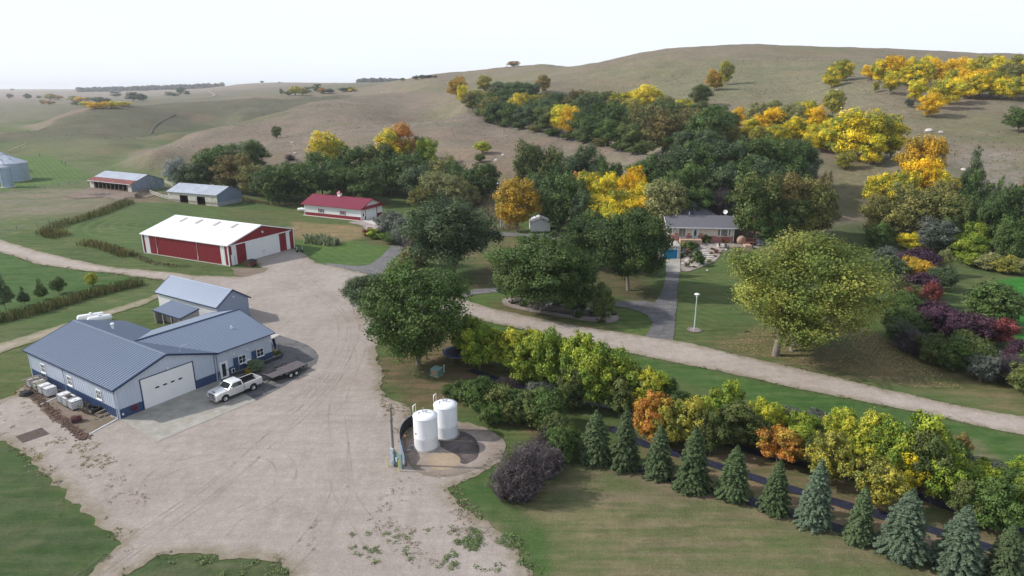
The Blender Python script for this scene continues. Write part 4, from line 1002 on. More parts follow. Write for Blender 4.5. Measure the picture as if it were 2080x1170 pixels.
mb = MB(); b = c0 + Vector((0, 0, .9)); q = [b + Vector((x, y, 0)) for x, y in ((-.65, -.65), (.65, -.65), (.65, .65), (-.65, .65))]; t = b + Vector((0, 0, .75))
for i in range(4): mb.poly([q[i], q[(i + 1) % 4], t], M_REDROOF)
mb.poly(q[::-1], M_TRIM); mb.build('cupola_roof', cu)

# ---- long low old barn with two dark openings
o0 = at(443, 419.5)
OB = empty('cattle_shed', (o0[0], o0[1], o0[2] - .1), R(67), 'old shed with peeling white boards, grey metal roof and two dark doorways', 'barn')
W_, L_, H_, RS_ = 10.0, 20.8, 3.7, 1.9
for (y0, y1, z0) in ((0, 5.0, 0), (5.0, 8.5, 2.75), (8.5, 12.3, 0), (12.3, 15.8, 2.75), (15.8, 20.8, 0)):
    mb = MB(); mb.box((0, (y0 + y1) / 2, (max(z0, 1.5) + H_) / 2), (.12, y1 - y0, H_ - max(z0, 1.5)), M_OLDW); mb.build('wall', OB)
    if z0 == 0:
        n = 6
        for k in range(n):
            mb = MB(); zz = .12 + k * 1.38 / n; mb.box((0, (y0 + y1) / 2, zz + .105), (.13 + .02 * (k % 2), y1 - y0, .205), M_OLDB if (k in (2, 3, 4)) else M_OLDW); mb.build('board', OB)
mb = MB()
mb.poly([(W_, 0, 0), (W_, L_, 0), (W_, L_, H_), (W_, 0, H_)], M_OLDB)
mb.poly([(0, L_, 0), (W_, L_, 0), (W_, L_, H_), (W_ / 2, L_, H_ + RS_), (0, L_, H_)], M_OLDB)
mb.poly([(0, 0.02, 0), (W_, 0.02, 0), (W_, .02, H_), (W_ / 2, .02, H_ + RS_), (0, .02, H_)], M_OLDB); mb.build('back_wall', OB)
panels(OB, (0, -.02, 0), (1, 0, 0), (0, 0, 1), W_, 1.3, lambda x: H_ + RS_ * (1 - abs(x - W_ / 2) / (W_ / 2)), mat('blue_grey_sheet', (0.21, 0.27, 0.37), .5, .2, var=.12, vs=2), 'wall_panel', N=Vector((0, -1, 0)))
panels(OB, (0, -.02, 0), (1, 0, 0), (0, 0, 1), W_, 0, 1.3, mat('grey_sheet', (0.36, 0.38, 0.42), .6, .2, var=.2, vs=1.5), 'wall_panel', N=Vector((0, -1, 0)))
gable_roof(OB, W_, L_, H_, RS_, M_GALV, ov=.5, oe=.3)
# ---- open-front loafing barn
o1 = at(268.5, 391)
LB = empty('cattle_barn', (o1[0], o1[1], o1[2] - .1), R(62), 'open-fronted cattle barn with silver and rust-red roof', 'barn')
Wb, Lb = 12.5, 24.5
zf, zb, zrg, xr_ = 3.1, 3.4, 5.6, 6.6
M_BLUEW = mat('weathered_blue_grey_boards', (0.19, 0.24, 0.31), .8, var=.22, vs=.7, stretch=(1, 1, .25), c2=(0.30, 0.34, 0.39), fac=(.45, .62))
panels(LB, (0, -.02, 0), (1, 0, 0), (0, 0, 1), Wb, 0, lambda x: zf + (zrg - zf) * x / xr_ if x < xr_ else zrg - (zrg - zb) * (x - xr_) / (Wb - xr_), M_BLUEW, 'wall_board', pw=.62, nr=1, N=Vector((0, -1, 0)))
mb = MB(); mb.poly([(Wb, 0, 0), (Wb, Lb, 0), (Wb, Lb, zb), (Wb, 0, zb)], M_OLDB); mb.poly([(0, Lb, 0), (Wb, Lb, 0), (Wb, Lb, zb), (xr_, Lb, zrg), (0, Lb, zf)], M_OLDB); mb.poly([(0, .02, 0), (Wb, .02, 0), (Wb, .02, zb), (xr_, .02, zrg), (0, .02, zf)], M_OLDB); mb.build('back_wall', LB)
mb = MB(); mb.box((0, 1.0, zf / 2), (.1, 2.0, zf), M_OLDW); mb.build('wall', LB); mb = MB(); mb.box((0, Lb - 1.2, zf / 2), (.1, 2.4, zf), M_OLDW); mb.build('wall', LB)
for y in np.linspace(2.5, Lb - 3, 9): mb = MB(); mb.box((0, y, zf / 2), (.2, .2, zf), M_WOOD); mb.build('post', LB)
sf = (zrg - zf) / xr_; sb_ = (zrg - zb) / (Wb - xr_)
U = Vector((1, 0, sf)).normalized(); lnf = math.hypot(xr_ + .8, (xr_ + .8) * sf); e0 = Vector((-.8, -.3, zf - .8 * sf + .08))
panels(LB, e0, (0, 1, 0), U, Lb + .6, 0, .18, M_TRIM, 'eave_strip', N=Vector((-sf, 0, 1)).normalized())
panels(LB, e0 + U * .18, (0, 1, 0), U, Lb + .6 - 2.2, 0, 2.9, M_RUST, 'roof_panel', N=Vector((-sf, 0, 1)).normalized())
panels(LB, e0 + U * 3.08, (0, 1, 0), U, Lb + .6, 0, lnf - 3.08, M_GALV, 'roof_panel', N=Vector((-sf, 0, 1)).normalized())
panels(LB, (e0[0] + U[0] * .18, Lb + .3 - 2.2 + 0, e0[2] + U[2] * .18), (0, 1, 0), U, 2.2, 0, 2.9, M_RUST, 'roof_panel', N=Vector((-sf, 0, 1)).normalized())
U2 = Vector((-1, 0, sb_)).normalized(); lnb = math.hypot(Wb + .3 - xr_, (Wb + .3 - xr_) * sb_)
panels(LB, (Wb + .3, -.3, zb - .3 * sb_ + .08), (0, 1, 0), U2, Lb + .6, 0, lnb, M_GALV, 'roof_panel', N=Vector((sb_, 0, 1)).normalized())
mb = MB(); F1 = Frame((0, -.06, 0), (1, 0, 0), (0, -1, 0)); F1.box(mb, 3.6, 5.8, .02, .07, .9, 2.4, M_BLUEW); mb.build('door', LB)

# ---- grain bins
def bin_(x, y, r_, h_, rr_, lb, name='grain_bin', small=False):
    B = empty(name, (x, y, hz(x, y) - .02), 0, lb, 'grain bin')
    mb = MB(); n = 9 if not small else 8
    pr = []
    for k in range(n * 3 + 1):
        z = h_ * k / (n * 3); pr.append((r_ + (.04 if k % 3 == 1 else 0.0), z))
    mb.lathe((0, 0, 0), pr, M_GALVB, 40, smooth=False); mb.build('wall', B)
    mb = MB(); m_ = 24
    for k in range(m_):
        a0, a1 = 2 * math.pi * k / m_, 2 * math.pi * (k + 1) / m_; am = (a0 + a1) / 2
        P = lambda a, rr, z: (rr * math.cos(a), rr * math.sin(a), z)
        mb2 = MB(); mb2.poly([P(a0, r_ + .15, h_ + .02), P(a1, r_ + .15, h_ + .02), P(a1, .35, h_ + rr_), P(a0, .35, h_ + rr_)], M_GALV)
        mb2.hexa([P(a0 - .006, r_ + .16, h_ + .02), P(a0 + .006, r_ + .16, h_ + .02), P(a0 + .05, .36, h_ + rr_), P(a0 - .05, .36, h_ + rr_), P(a0 - .006, r_ + .16, h_ + .12), P(a0 + .006, r_ + .16, h_ + .12), P(a0 + .05, .36, h_ + rr_ + .08), P(a0 - .05, .36, h_ + rr_ + .08)], M_GALV)
        mb2.build('roof_sheet', B)
    mb = MB(); mb.cyl((0, 0, h_ + rr_ - .1), (0, 0, h_ + rr_ + .35), .42, M_GALV, .3); mb.build('cap', B)
    if not small:
        for a in (-1.9, -1.2, -.5):
            mb = MB(); p = Vector((r_ * .6 * math.cos(a), r_ * .6 * math.sin(a), h_ + rr_ * .42)); mb.cyl(p, p + Vector((0, 0, .55)), .3, M_GALV, .3, 8); mb.build('roof_vent', B)
    mb = MB(); mb.cyl((0, 0, -.1), (0, 0, .12), r_ + .45, M_CONCL, n=40); mb.build('foundation', B)
    a = -math.pi / 2
    mb = MB()
    for sx in (-.22, .22): mb.tube([(sx, -r_ - .15, .3), (sx, -r_ - .15, h_)], .03, M_STEEL, 4)
    for k in range(int(h_ / .35)): mb.tube([(-.22, -r_ - .15, .4 + k * .35), (.22, -r_ - .15, .4 + k * .35)], .02, M_STEEL, 4)
    mb.build('ladder', B)
    return B
b0 = at(17, 366)
bin_(b0[0], b0[1], 7.4, 6.9, 3.5, 'big corrugated grain bin at the left edge beside the mown strip')
b1 = at(-16, 350); bin_(b1[0], b1[1], 7.4, 6.9, 3.5, 'grain bin cut by the left edge behind the big one')
b2 = at(17, 380); bin_(b2[0], b2[1], 1.95, 7.4, 1.0, 'narrow grain bin standing in front of the big bin', small=True)

# ---- white shed
w0 = at(1078, 470)
WSH = empty('garden_shed', (w0[0], w0[1], w0[2] - .05), R(2), 'small white metal shed among the trees by the lane', 'shed')
gable_solid(WSH, 5.0, 6.0, 2.2, .9, M_DARK, 'core_wall')
wall_set(WSH, 5.0, 6.0, 2.2, .9, M_WHITE)
gable_roof(WSH, 5.0, 6.0, 2.2, .9, M_WHITE, ov=.2, oe=.15)

# ---- house
hA = at(1357, 493.5); hB = at(1489, 491)
HZ = 2.9
hB = at(1489, 491, HZ); hA = at(1357, 489, HZ)
hang = math.atan2(hB[1] - hA[1], hB[0] - hA[0])
HL = (hB - hA).length
HO = empty('house', (hA[0], hA[1], HZ), hang, 'single-storey tan house with grey shingle roof and brick base', 'house')
HW, HH = 9.5, 3.15
BR = 1.25
mb = MB(); mb.box((HL / 2, HW / 2, BR / 2 - .75), (HL, HW, BR + 1.5), M_BRICK); mb.build('brick_base', HO)
mb = MB(); mb.box((HL / 2, HW / 2, (BR + HH) / 2), (HL - .08, HW - .08, HH - BR), M_SIDING); mb.build('wall', HO)
FH = Frame((0, .04, 0), (1, 0, 0), (0, -1, 0))
for k in range(9):
    z0 = BR + .02 + k * (HH - BR) / 9
    mb = MB(); v = [FH.p(0, .0, z0), FH.p(HL, .0, z0), FH.p(HL, .055, z0), FH.p(0, .055, z0), FH.p(0, .0, z0 + .2), FH.p(HL, .0, z0 + .2), FH.p(HL, .02, z0 + .2), FH.p(0, .02, z0 + .2)]
    mb.hexa(v, M_SIDING); mb.build('siding_board', HO)
mb = MB(); FH.box(mb, 0, HL, 0, .1, BR - .05, BR + .02, M_TANB); mb.build('brick_cap', HO)
# roof: gable along x
ov = .75; rz = 1.75; yb = HW + ov; yr = HW / 2
M_SH = M_SHING
rf = MB()
za = HH + .02; zt = za + rz
def slab(mb, v, m, t=.12): mb.hexa([Vector(p) - Vector((0, 0, t)) for p in v] + [Vector(p) for p in v], m)
slab(rf, [(-.6, -ov, za), (HL + .7, -ov, za), (HL + .7, yr, zt), (-.6, yr, zt)], M_SH)
slab(rf, [(-.6, yr, zt), (HL + .7, yr, zt), (HL + .7, yb, za), (-.6, yb, za)], M_SH)
rf = rf.build('roof', HO)
# hipped rear wing
rw = MB(); cx = HL * .43
hipz = zt + 2.3
b4 = [(cx - 7.0, yr + 1.0, zt - .9), (cx + 7.0, yr + 1.0, zt - .9), (cx + 7.0, yr + 13, zt - .9), (cx - 7.0, yr + 13, zt - .9)]
tp = [(cx, yr + 6.0, hipz), (cx, yr + 7.5, hipz)]
rw.poly([b4[0], b4[1], tp[0]], M_SH); rw.poly([b4[1], b4[2], tp[1], tp[0]], M_SH); rw.poly([b4[2], b4[3], tp[1]], M_SH); rw.poly([b4[3], b4[0], tp[0], tp[1]], M_SH); rw.poly(b4[::-1], M_TRIM)
rw.build('rear_roof', HO)
mb = MB(); mb.box((cx, yr + 7.5, (zt - .9) / 2), (11.4, 10.6, zt - .9), M_SIDING); mb.build('rear_wall', HO)
for sx in (-.12, .12): mb = MB(); mb.tube([(cx + .35 + sx, yr + 1.6, zt - .35), (cx + .2 + sx, yr + 5.6, hipz - .05)], .035, M_BLK, 4); mb.build('roof_pipe', HO)
mb = MB(); mb.box((HL / 2 + .05, -ov - .06, za - .1), (HL + 1.3, .12, .16), M_TRIM); mb.build('gutter', HO)
for x in (-.62, HL + .72):
    mb = MB(); 
    for ya, yb_ in ((-ov, yr), (yr, HW + ov)):
        z0, z1 = (za, zt) if ya < 0 else (zt, za)
        v = [(x, ya, z0 - .2), (x, yb_, z1 - .2), (x, yb_, z1 + .01), (x, ya, z0 + .01)]; mb.hexa([Vector(p) for p in v] + [Vector(p) + Vector((.05, 0, 0)) for p in v], M_TRIM)
    mb.build('rake_trim', HO)
mb = MB(); mb.poly([(HL, 0, HH), (HL, HW, HH), (HL, yr, zt - .1)], M_SIDING); mb.poly([(0, 0, HH), (0, HW, HH), (0, yr, zt - .1)], M_SIDING); mb.build('gable_end', HO)
mb = MB(); mb.tube([(HL - .02, -.12, HH), (HL - .02, -.12, .1)], .07, M_TRIM, 6); mb.build('downspout', HO)
window(HO, FH, 2.95, 1.95, 1.45, 1.95, 2, 1, fr=.13, label='white-framed double window left of the door')
window(HO, FH, .35, 2.2, .7, .9, 1, 1, fr=.1)
pw_ = window(HO, FH, HL - 2.1, 2.0, 2.75, 1.35, 1, 1, fr=.13, label='wide picture window at the right end')
mb = MB()
for a in (HL - 2.85, HL - 1.25): mb = MB(); FH.box(mb, a - .1, a + .1, .045, .1, 1.32, 2.68, M_TRIM); mb.build('mullion', pw_)
dd = MB(); a = 5.75
FH.box(dd, a - .62, a - .48, 0, .12, .75, 2.95, M_TRIM); FH.box(dd, a + .48, a + .62, 0, .12, .75, 2.95, M_TRIM); FH.box(dd, a - .48, a + .48, 0, .12, 2.82, 2.95, M_TRIM)
FH.box(dd, a - .48, a + .48, .03, .08, .75, 2.82, mat('pale_blue_paint', (0.45, 0.60, 0.66), .5)); dd = dd.build('front_door', HO); dd['label'] = 'pale blue front door with oval glass'
mb = MB(); mb.lathe((0, 0, 0), [(0.001, 0), (.26, 0), (.26, .04), (.001, .04)], M_GLASS, 20); mo = mb.build('oval_glass', dd); mo.rotation_euler = (R(90), 0, 0); mo.scale = (1, 2.9, 1); mo.location = FH.p(a, .09, 1.85)
for a_ in (1.75, 7.0, 4.4):
    mb = MB(); FH.box(mb, a_ - .35, a_ + .35, .0, .35 if a_ != 4.4 else .08, 0, 1.75, M_BRICK); mb.build('brick_pier', HO)
po = MB(); FH.box(po, 2.3, 6.9, .1, 2.3, -.9, .72, M_TANB); po = po.build('porch', HO)
for a_ in np.linspace(2.5, 6.7, 4):
    mb = MB(); mb.tube([FH.p(a_, 2.2, .7), FH.p(a_, 2.2, 1.6)], .03, M_BLK, 5); mb.build('rail_post', po)
mb = MB(); mb.tube([FH.p(2.4, 2.2, 1.6), FH.p(6.8, 2.2, 1.6)], .03, M_BLK, 5); mb.build('rail', po)
mb = MB(); mb.tube([(5.2, yr + .5, zt - .1), (5.2, yr + .5, zt + .65)], .1, M_TRIM, 8); mb.build('chimney_pipe', HO)
for x in (2.1, 2.3): mb = MB(); mb.tube([(x, yr - .6, zt - .3), (x, yr - .6, zt + .2)], .07, M_BLK if x > 2.2 else M_TRIM, 6); mb.build('roof_vent', HO)
ds = MB(); c = Vector((HL - 1.0, yr + .2, zt + .75)); dn = Vector((-.3, -.8, .4)).normalized(); q = dn.to_track_quat('Z', 'Y'); v = []
for rr_, zz in ((0, 0), (.25, .03), (.48, .12)):
    for k in range(14): v.append(c + q @ Vector((rr_ * math.cos(k * math.tau / 14), rr_ * math.sin(k * math.tau / 14), zz)))
ds.faces(v, [(j * 14 + k, j * 14 + (k + 1) % 14, (j + 1) * 14 + (k + 1) % 14, (j + 1) * 14 + k) for j in (0, 1) for k in range(14)], M_TRIM, True)
ds.tube([c, c - Vector((0, 0, .9))], .04, M_TRIM, 6); ds.tube([c, c + dn * .5], .02, M_STEEL, 4); ds.build('satellite_dish', HO)
# basement garage in the bank
gb = at(1381, 528, 0)
BG = empty('basement_garage', (gb[0], gb[1], 0), hang, 'concrete basement garage in the bank with bright blue door', 'garage')
FBg = Frame((0, 0, 0), (-1, 0, 0), (0, -1, 0))
mb = MB(); FBg.box(mb, 0, .55, -7.5, 0, 0, 3.0, M_CONCL); FBg.box(mb, .55, 3.6, -7.5, -.25, 0, 2.4, M_CONC); FBg.box(mb, 3.6, 4.4, -7.5, 0, 0, 3.0, M_CONCL); FBg.box(mb, .55, 3.6, -7.5, 0, 2.4, 3.0, M_CONCL); mb.build('wall', BG)
bd = MB(); FBg.box(bd, .6, 3.55, -.24, -.16, .02, 2.3, M_TEAL); bd = bd.build('blue_door', BG)
for k in range(1, 4): mb = MB(); FBg.box(mb, .6, 3.55, -.165, -.15, k * .575 - .01, k * .575 + .01, M_DARK); mb.build('door_joint', bd)
mb = MB(); FBg.box(mb, .5, .62, -.2, .03, 0, 2.4, M_TRIM); FBg.box(mb, 3.55, 3.65, -.2, .03, 0, 2.4, M_TRIM); FBg.box(mb, .62, 3.55, -.2, .03, 2.3, 2.4, M_TRIM); mb.build('door_frame', BG)
rl = MB()
for a_ in np.linspace(.1, 4.3, 6): rl.tube([FBg.p(a_, -.1, 3.0), FBg.p(a_, -.1, 3.95)], .03, M_STEEL, 5)
rl.tube([FBg.p(.1, -.1, 3.95), FBg.p(4.3, -.1, 3.95)], .03, M_STEEL, 5); rl.tube([FBg.p(.1, -.1, 3.5), FBg.p(4.3, -.1, 3.5)], .02, M_STEEL, 5); rl.build('railing', BG)
# deck at the right of the house
M_DECK = mat('red_deck', (0.26, 0.11, 0.085), .8, var=.1)
d0 = at(1505, 497, 2.6)
DK = empty('deck', (d0[0], d0[1], 2.2), hang, 'raised red-brown deck at the right end of the house', 'deck')
for k in range(18):
    mb = MB(); mb.box((2.6, k * .28, .9), (5.2, .25, .05), M_DECK); mb.build('plank', DK)
for x in (.2, 2.6, 5.0):
    for y in (.1, 4.7): mb = MB(); mb.box((x, y, -.2), (.14, .14, 2.2), M_DECK); mb.build('post', DK)
for x in np.linspace(.1, 5.1, 7): mb = MB(); mb.box((x, -.1, 1.35), (.09, .09, .95), M_DECK); mb.build('rail_post', DK)
mb = MB(); mb.box((2.6, -.1, 1.85), (5.2, .12, .06), M_DECK); mb.build('rail', DK)
mb = MB(); mb.box((1.1, -1.0, -.1), (1.4, 2.0, 1.6), M_TANB); mb.build('steps', DK)

# ================================================================== vegetation
def leaf_mat(name, spec_=.25, rough_=.6, transl=.25, vs=.9):
    N = NT(name)
    oc = N.t.nodes.new('ShaderNodeObjectInfo')
    c2 = N.attr('col2', 'OBJECT').outputs['Color']
    v = N.attr('var').outputs['Color']
    sep = N.t.nodes.new('ShaderNodeSeparateColor'); N.L(v, sep.inputs[0])
    f = N.rng(sep.outputs[1], .38, .62)
    k = N.mix(f, oc.outputs['Color'], c2)
    k = N.mix(1.0, k, N.mix(sep.outputs[0], (.42, .45, .5), (1.58, 1.52, 1.5)), 'MULTIPLY')
    N.L(k, N.b.inputs['Base Color']); N.b.inputs['Roughness'].default_value = rough_; N.b.inputs['Specular IOR Level'].default_value = spec_
    if transl:
        tb = N.t.nodes.new('ShaderNodeBsdfTranslucent'); N.L(k, tb.inputs[0]); ms = N.t.nodes.new('ShaderNodeMixShader'); ms.inputs[0].default_value = transl
        N.L(N.b.outputs[0], ms.inputs[1]); N.L(tb.outputs[0], ms.inputs[2]); N.L(ms.outputs[0], N.t.nodes['Material Output'].inputs[0])
    return N.m
M_LEAF = leaf_mat('foliage')
M_NEEDLE = leaf_mat('needles', .08, .8, .08)
M_BLADE = leaf_mat('grass_blades', .15, .8, .2)
M_BARK = mat('bark', (0.15, 0.125, 0.105), .95, var=.25, vs=.4, c2=(0.24, 0.21, 0.185), bump=.3, bs=8)
M_BARKD = mat('dead_wood', (0.30, 0.27, 0.26), .9, var=.2, vs=.4)
def leaf_quads(P, Nn, size, rg, aspect=1.35, var=None, clump=None, mat_=None, name='crown', curl=.25):
    """one small bent diamond of foliage at each point"""
    n = len(P)
    Nn = Nn / (np.linalg.norm(Nn, axis=1, keepdims=True) + 1e-9)
    t = rg.normal(size=(n, 3)); t -= (t * Nn).sum(1, keepdims=True) * Nn; t /= np.linalg.norm(t, axis=1, keepdims=True) + 1e-9
    b = np.cross(Nn, t)
    s = (size * rg.uniform(.65, 1.35, n))[:, None] if np.isscalar(size) else (size * rg.uniform(.7, 1.3, n))[:, None]
    a = aspect
    v = np.stack([P - t * s * a * .5, P + b * s * .5 - Nn * s * curl * .5, P + t * s * a * .5, P - b * s * .5 - Nn * s * curl * .5], 1).reshape(-1, 3)
    me = np_mesh(name, v, 4, np.arange(4 * n), (mat_ or M_LEAF,))
    va = rg.uniform(0, 1, n) * .6 + (clump[1] if clump is not None else rg.uniform(0, 1, n)) * .4
    g = clump[0] if clump is not None else np.full(n, .5)
    cc = np.stack([va, g, np.zeros(n), np.ones(n)], 1).astype(np.float32)
    at_ = me.color_attributes.new('var', 'FLOAT_COLOR', 'POINT'); at_.data.foreach_set('color', np.repeat(cc, 4, 0).ravel())
    return me
def rdir(rg, n):
    d = rg.normal(size=(n, 3)); return d / np.linalg.norm(d, axis=1, keepdims=True)
def sphere_pts(rg, n, ctr, rad, sq=(1, 1, .85), up=.0):
    d = rdir(rg, n); d[:, 2] = d[:, 2] * (1 - up) + np.abs(d[:, 2]) * up
    return ctr + d * rad * np.array(sq), d
def limb_path(a, b, sag, k=5):
    a = np.array(a); b = np.array(b); o = []
    for i in range(k + 1):
        t = i / k; p = a * (1 - t) + b * t; p[2] += sag * math.sin(math.pi * t) ; o.append(p)
    return o
def make_tree_meshes(seed, nl=16, leaves=7000, leaf=.030, crown_lo=.22, shape='round', gaps=.12, clumps=26, tr=.022, limbs=7, droop=0.0, lrk=1.0, bare=False):
    """unit-height tree: crown width about 1; returns crown mesh and trunk mesh"""
    rg = np.random.default_rng(seed)
    cz = (1 + crown_lo) / 2; hz_ = (1 - crown_lo) / 2
    L = []
    tries = 0
    while len(L) < nl and tries < 4000:
        tries += 1
        d = rdir(rg, 1)[0]; r_ = rg.uniform(.35, 1) ** .6
        z = d[2] * r_
        if shape == 'round': wd = .5
        elif shape == 'upright': wd = .5 * (1.0 - .45 * max(0, z)) * (1 - .25 * max(0, -z))
        elif shape == 'vase': wd = .5 * (1 + .25 * z)
        elif shape == 'cone': wd = .5 * max(.12, (1 - z) / 1.7)
        elif shape == 'shrub': wd = .5
        lr = rg.uniform(.15, .25) if shape != 'upright' else rg.uniform(.12, .2)
        if shape == 'shrub': lr = rg.uniform(.16, .27)
        lr *= lrk
        x, y = d[0] * r_ * (wd - lr * .6) * 1.15, d[1] * r_ * (wd - lr * .6) * 1.15
        zz = cz + z * (hz_ - lr * .5)
        if all(math.dist((x, y, zz), (q[0], q[1], q[2])) > .55 * (lr + q[3]) * (1 - gaps) for q in L): L.append((x, y, zz, lr))
    Ps, Ns, G, V, = [], [], [], []
    tot = sum(q[3] ** 2 for q in L)
    for (x, y, z, lr) in L:
        n = int(leaves * lr * lr / tot); nc = max(6, int(clumps * (lr / .2) ** 2))
        cp, cd = sphere_pts(rg, nc, np.array([x, y, z]), lr * rg.uniform(.62, 1.05, (nc, 1)), (1.0, 1.0, .8), up=.35)
        if shape in ('upright',): cp[:, 2] += rg.uniform(0, .05, nc)
        idx = rg.integers(0, nc, n)
        g_l = rg.uniform(.25, .75); v_l = rg.uniform(0, 1)
        cg = np.clip(g_l + rg.normal(0, .16, nc), 0, 1)
        sg = lr * .20
        off = rg.normal(size=(n, 3)) * sg * np.array([1, 1, .75])
        if droop: off[:, 2] -= np.abs(rg.normal(size=n)) * droop
        p = cp[idx] + off
        nrm = cd[idx] * .75 + rdir(rg, n) * .65 + off / (sg + 1e-6) * .25 + np.array([0, 0, .25])
        Ps.append(p); Ns.append(nrm); G.append(cg[idx]); V.append(np.clip(v_l + rg.normal(0, .2, nc), 0, 1)[idx])
    P = np.concatenate(Ps); Nn = np.concatenate(Ns); G = np.concatenate(G); V = np.concatenate(V)
    q_ = np.percentile(np.hypot(P[:, 0], P[:, 1]), 98.5); kx = .5 / q_; kz = 1.0 / np.percentile(P[:, 2], 99.7)
    P = P * np.array([kx, kx, kz]); L = [(a * kx, b * kx, c * kz, d) for a, b, c, d in L]
    k = P[:, 2] > .0
    if shape == 'shrub': P[:, 2] = np.abs(P[:, 2])
    crown = leaf_quads(P, Nn, leaf, rg, clump=(G, V))
    # trunk with limbs
    mb = MB()
    fork = crown_lo + .06 if shape != 'shrub' else .04
    lean = rg.normal(0, .015, 2)
    if shape == 'shrub':
        for i in range(limbs):
            q = L[i % len(L)]; mb.tube(limb_path((rg.normal(0, .03), rg.normal(0, .03), -.02), (q[0] * .8, q[1] * .8, q[2]), .03, 3), [tr * .8, tr * .6, tr * .4, tr * .2], M_BARK, 4)
    else:
        if not bare: mb.tube([(0, 0, -.03), (lean[0] * .3, lean[1] * .3, fork * .3), (lean[0], lean[1], fork), (lean[0] * 1.5, lean[1] * 1.5, min(.85, cz + .1))], [tr * 1.35, tr, tr * .8, tr * .25], M_BARK, 8)
        for i in range(min(limbs, len(L))):
            q = L[i]; f0 = fork * rg.uniform(.75, 1.25)
            mb.tube(limb_path((lean[0] * f0 / fork, lean[1] * f0 / fork, f0), (q[0], q[1], q[2]), .04, 4), [tr * .6, tr * .5, tr * .38, tr * .26, tr * .1], M_BARK, 5)
    return crown, mb.mesh('trunk')
def make_spruce(seed, tiers=36):
    rg = np.random.default_rng(seed); P = []; Nn = []; S = []; G = []; V = []
    for t in range(tiers):
        f = t / (tiers - 1); z = .05 + .93 * f ** 1.0
        r_ = (.31 * (1 - f) ** .66 + .008) * (1 if f > .15 else (.72 + 1.87 * f)); r_ *= rg.uniform(.82, 1.14)
        nb = int(8 + 18 * (1 - f)); a0 = rg.uniform(0, 6.28)
        for b in range(nb):
            a = a0 + 2 * math.pi * b / nb + rg.normal(0, .09); rr_ = r_ * rg.uniform(.72, 1.16) * (1 + .10 * math.sin(a * 2 + seed)); up = rg.uniform(.0, .10) + .22 * f
            nk = max(5, int(rr_ / .0095)); vv = rg.uniform(0, 1); zj = rg.normal(0, .008)
            for k in range(nk):
                s_ = (k + .6) / nk
                if s_ < .3 and f < .85: continue
                x = rr_ * s_; zz = z + x * up - (x * x) * 1.3 * (1 - f * .5) + zj
                wd = .023 * (1.2 - s_ * .6)
                for side in (-1, 0, 1):
                    P.append((x * math.cos(a) - side * wd * math.sin(a), x * math.sin(a) + side * wd * math.cos(a), zz - abs(side) * .008))
                    Nn.append((math.cos(a) * .45 - side * .3 * math.sin(a), math.sin(a) * .45 + side * .3 * math.cos(a), 1.0)); S.append(.021 if side else .024); G.append(.3 + .4 * s_); V.append(vv * .4 + s_ * .6)
    P = np.array(P); Nn = np.array(Nn) + rg.normal(0, .28, P.shape); P += rg.normal(0, .004, P.shape)
    crown = leaf_quads(P, Nn, np.array(S), rg, aspect=1.7, clump=(np.array(G), np.array(V)), mat_=M_NEEDLE, curl=.5)
    mb = MB(); mb.tube([(0, 0, -.02), (0, 0, .5), (0, 0, .97)], [.022, .014, .003], M_BARK, 6)
    return crown, mb.mesh('trunk')
def make_twiggy(seed, stems=220, leaves=900):
    """bare twiggy shrub, unit height and width"""
    rg = np.random.default_rng(seed); P = []; Nn = []; V = []; Q = []
    quads = []; var = []
    for i in range(stems):
        a = rg.uniform(0, 6.28); sp = rg.uniform(.05, .5) ; h_ = rg.uniform(.6, 1) * math.sqrt(max(.1, 1 - (sp / .56) ** 2))
        p0 = np.array([math.cos(a) * sp * .35, math.sin(a) * sp * .35, 0]); p1 = np.array([math.cos(a) * sp, math.sin(a) * sp, h_])
        q = p0; vv = rg.uniform(0, 1)
        for s_ in range(4):
            t = (s_ + 1) / 4; nxt = p0 * (1 - t) + p1 * t + rg.normal(0, .02, 3); w_ = .010 * (1.2 - t)
            d = nxt - q; sd = np.cross(d, rg.normal(size=3)); sd = sd / (np.linalg.norm(sd) + 1e-9) * w_
            quads += [q - sd, q + sd, nxt + sd * .7, nxt - sd * .7]; var.append(vv)
            for _ in range(5 if s_ > 0 else 1):
                e = q + (nxt - q) * rg.uniform(0, 1) ; tip = e + rdir(rg, 1)[0] * np.array([1, 1, .6]) * rg.uniform(.06, .13) + np.array([0, 0, .04]); sd2 = np.cross(tip - e, rg.normal(size=3)); sd2 = sd2 / (np.linalg.norm(sd2) + 1e-9) * .0055
                quads += [e - sd2, e + sd2, tip + sd2 * .4, tip - sd2 * .4]; var.append(vv)
            q = nxt
    n = len(quads) // 4
    pts_ = np.array(quads).reshape(-1, 4, 3)[:, 2]
    me = np_mesh('crown', np.array(quads), 4, np.arange(4 * n), (M_LEAF,))
    cc = np.stack([np.array(var), np.full(n, .3), np.zeros(n), np.ones(n)], 1).astype(np.float32)
    a_ = me.color_attributes.new('var', 'FLOAT_COLOR', 'POINT'); a_.data.foreach_set('color', np.repeat(cc, 4, 0).ravel())
    return me, None
K = {}
K['oak'] = [make_tree_meshes(100 + i, nl=20, leaves=10000, leaf=.027, crown_lo=.06, tr=.020, clumps=22) for i in range(6)]
K['far'] = [make_tree_meshes(150 + i, nl=14, leaves=2600, leaf=.050, crown_lo=.04, tr=.022, clumps=16) for i in range(5)]
K['elm'] = [make_tree_meshes(200 + i, nl=30, leaves=36000, leaf=.0160, crown_lo=.13, tr=.020, limbs=16, clumps=40, droop=.03, gaps=.08, lrk=.85) for i in range(3)]
K['cottonwood'] = [make_tree_meshes(224 + i, nl=46, leaves=56000, leaf=.0112, crown_lo=.10, tr=.012, limbs=26, clumps=44, gaps=.15, lrk=.80, bare=True) for i in range(1)]
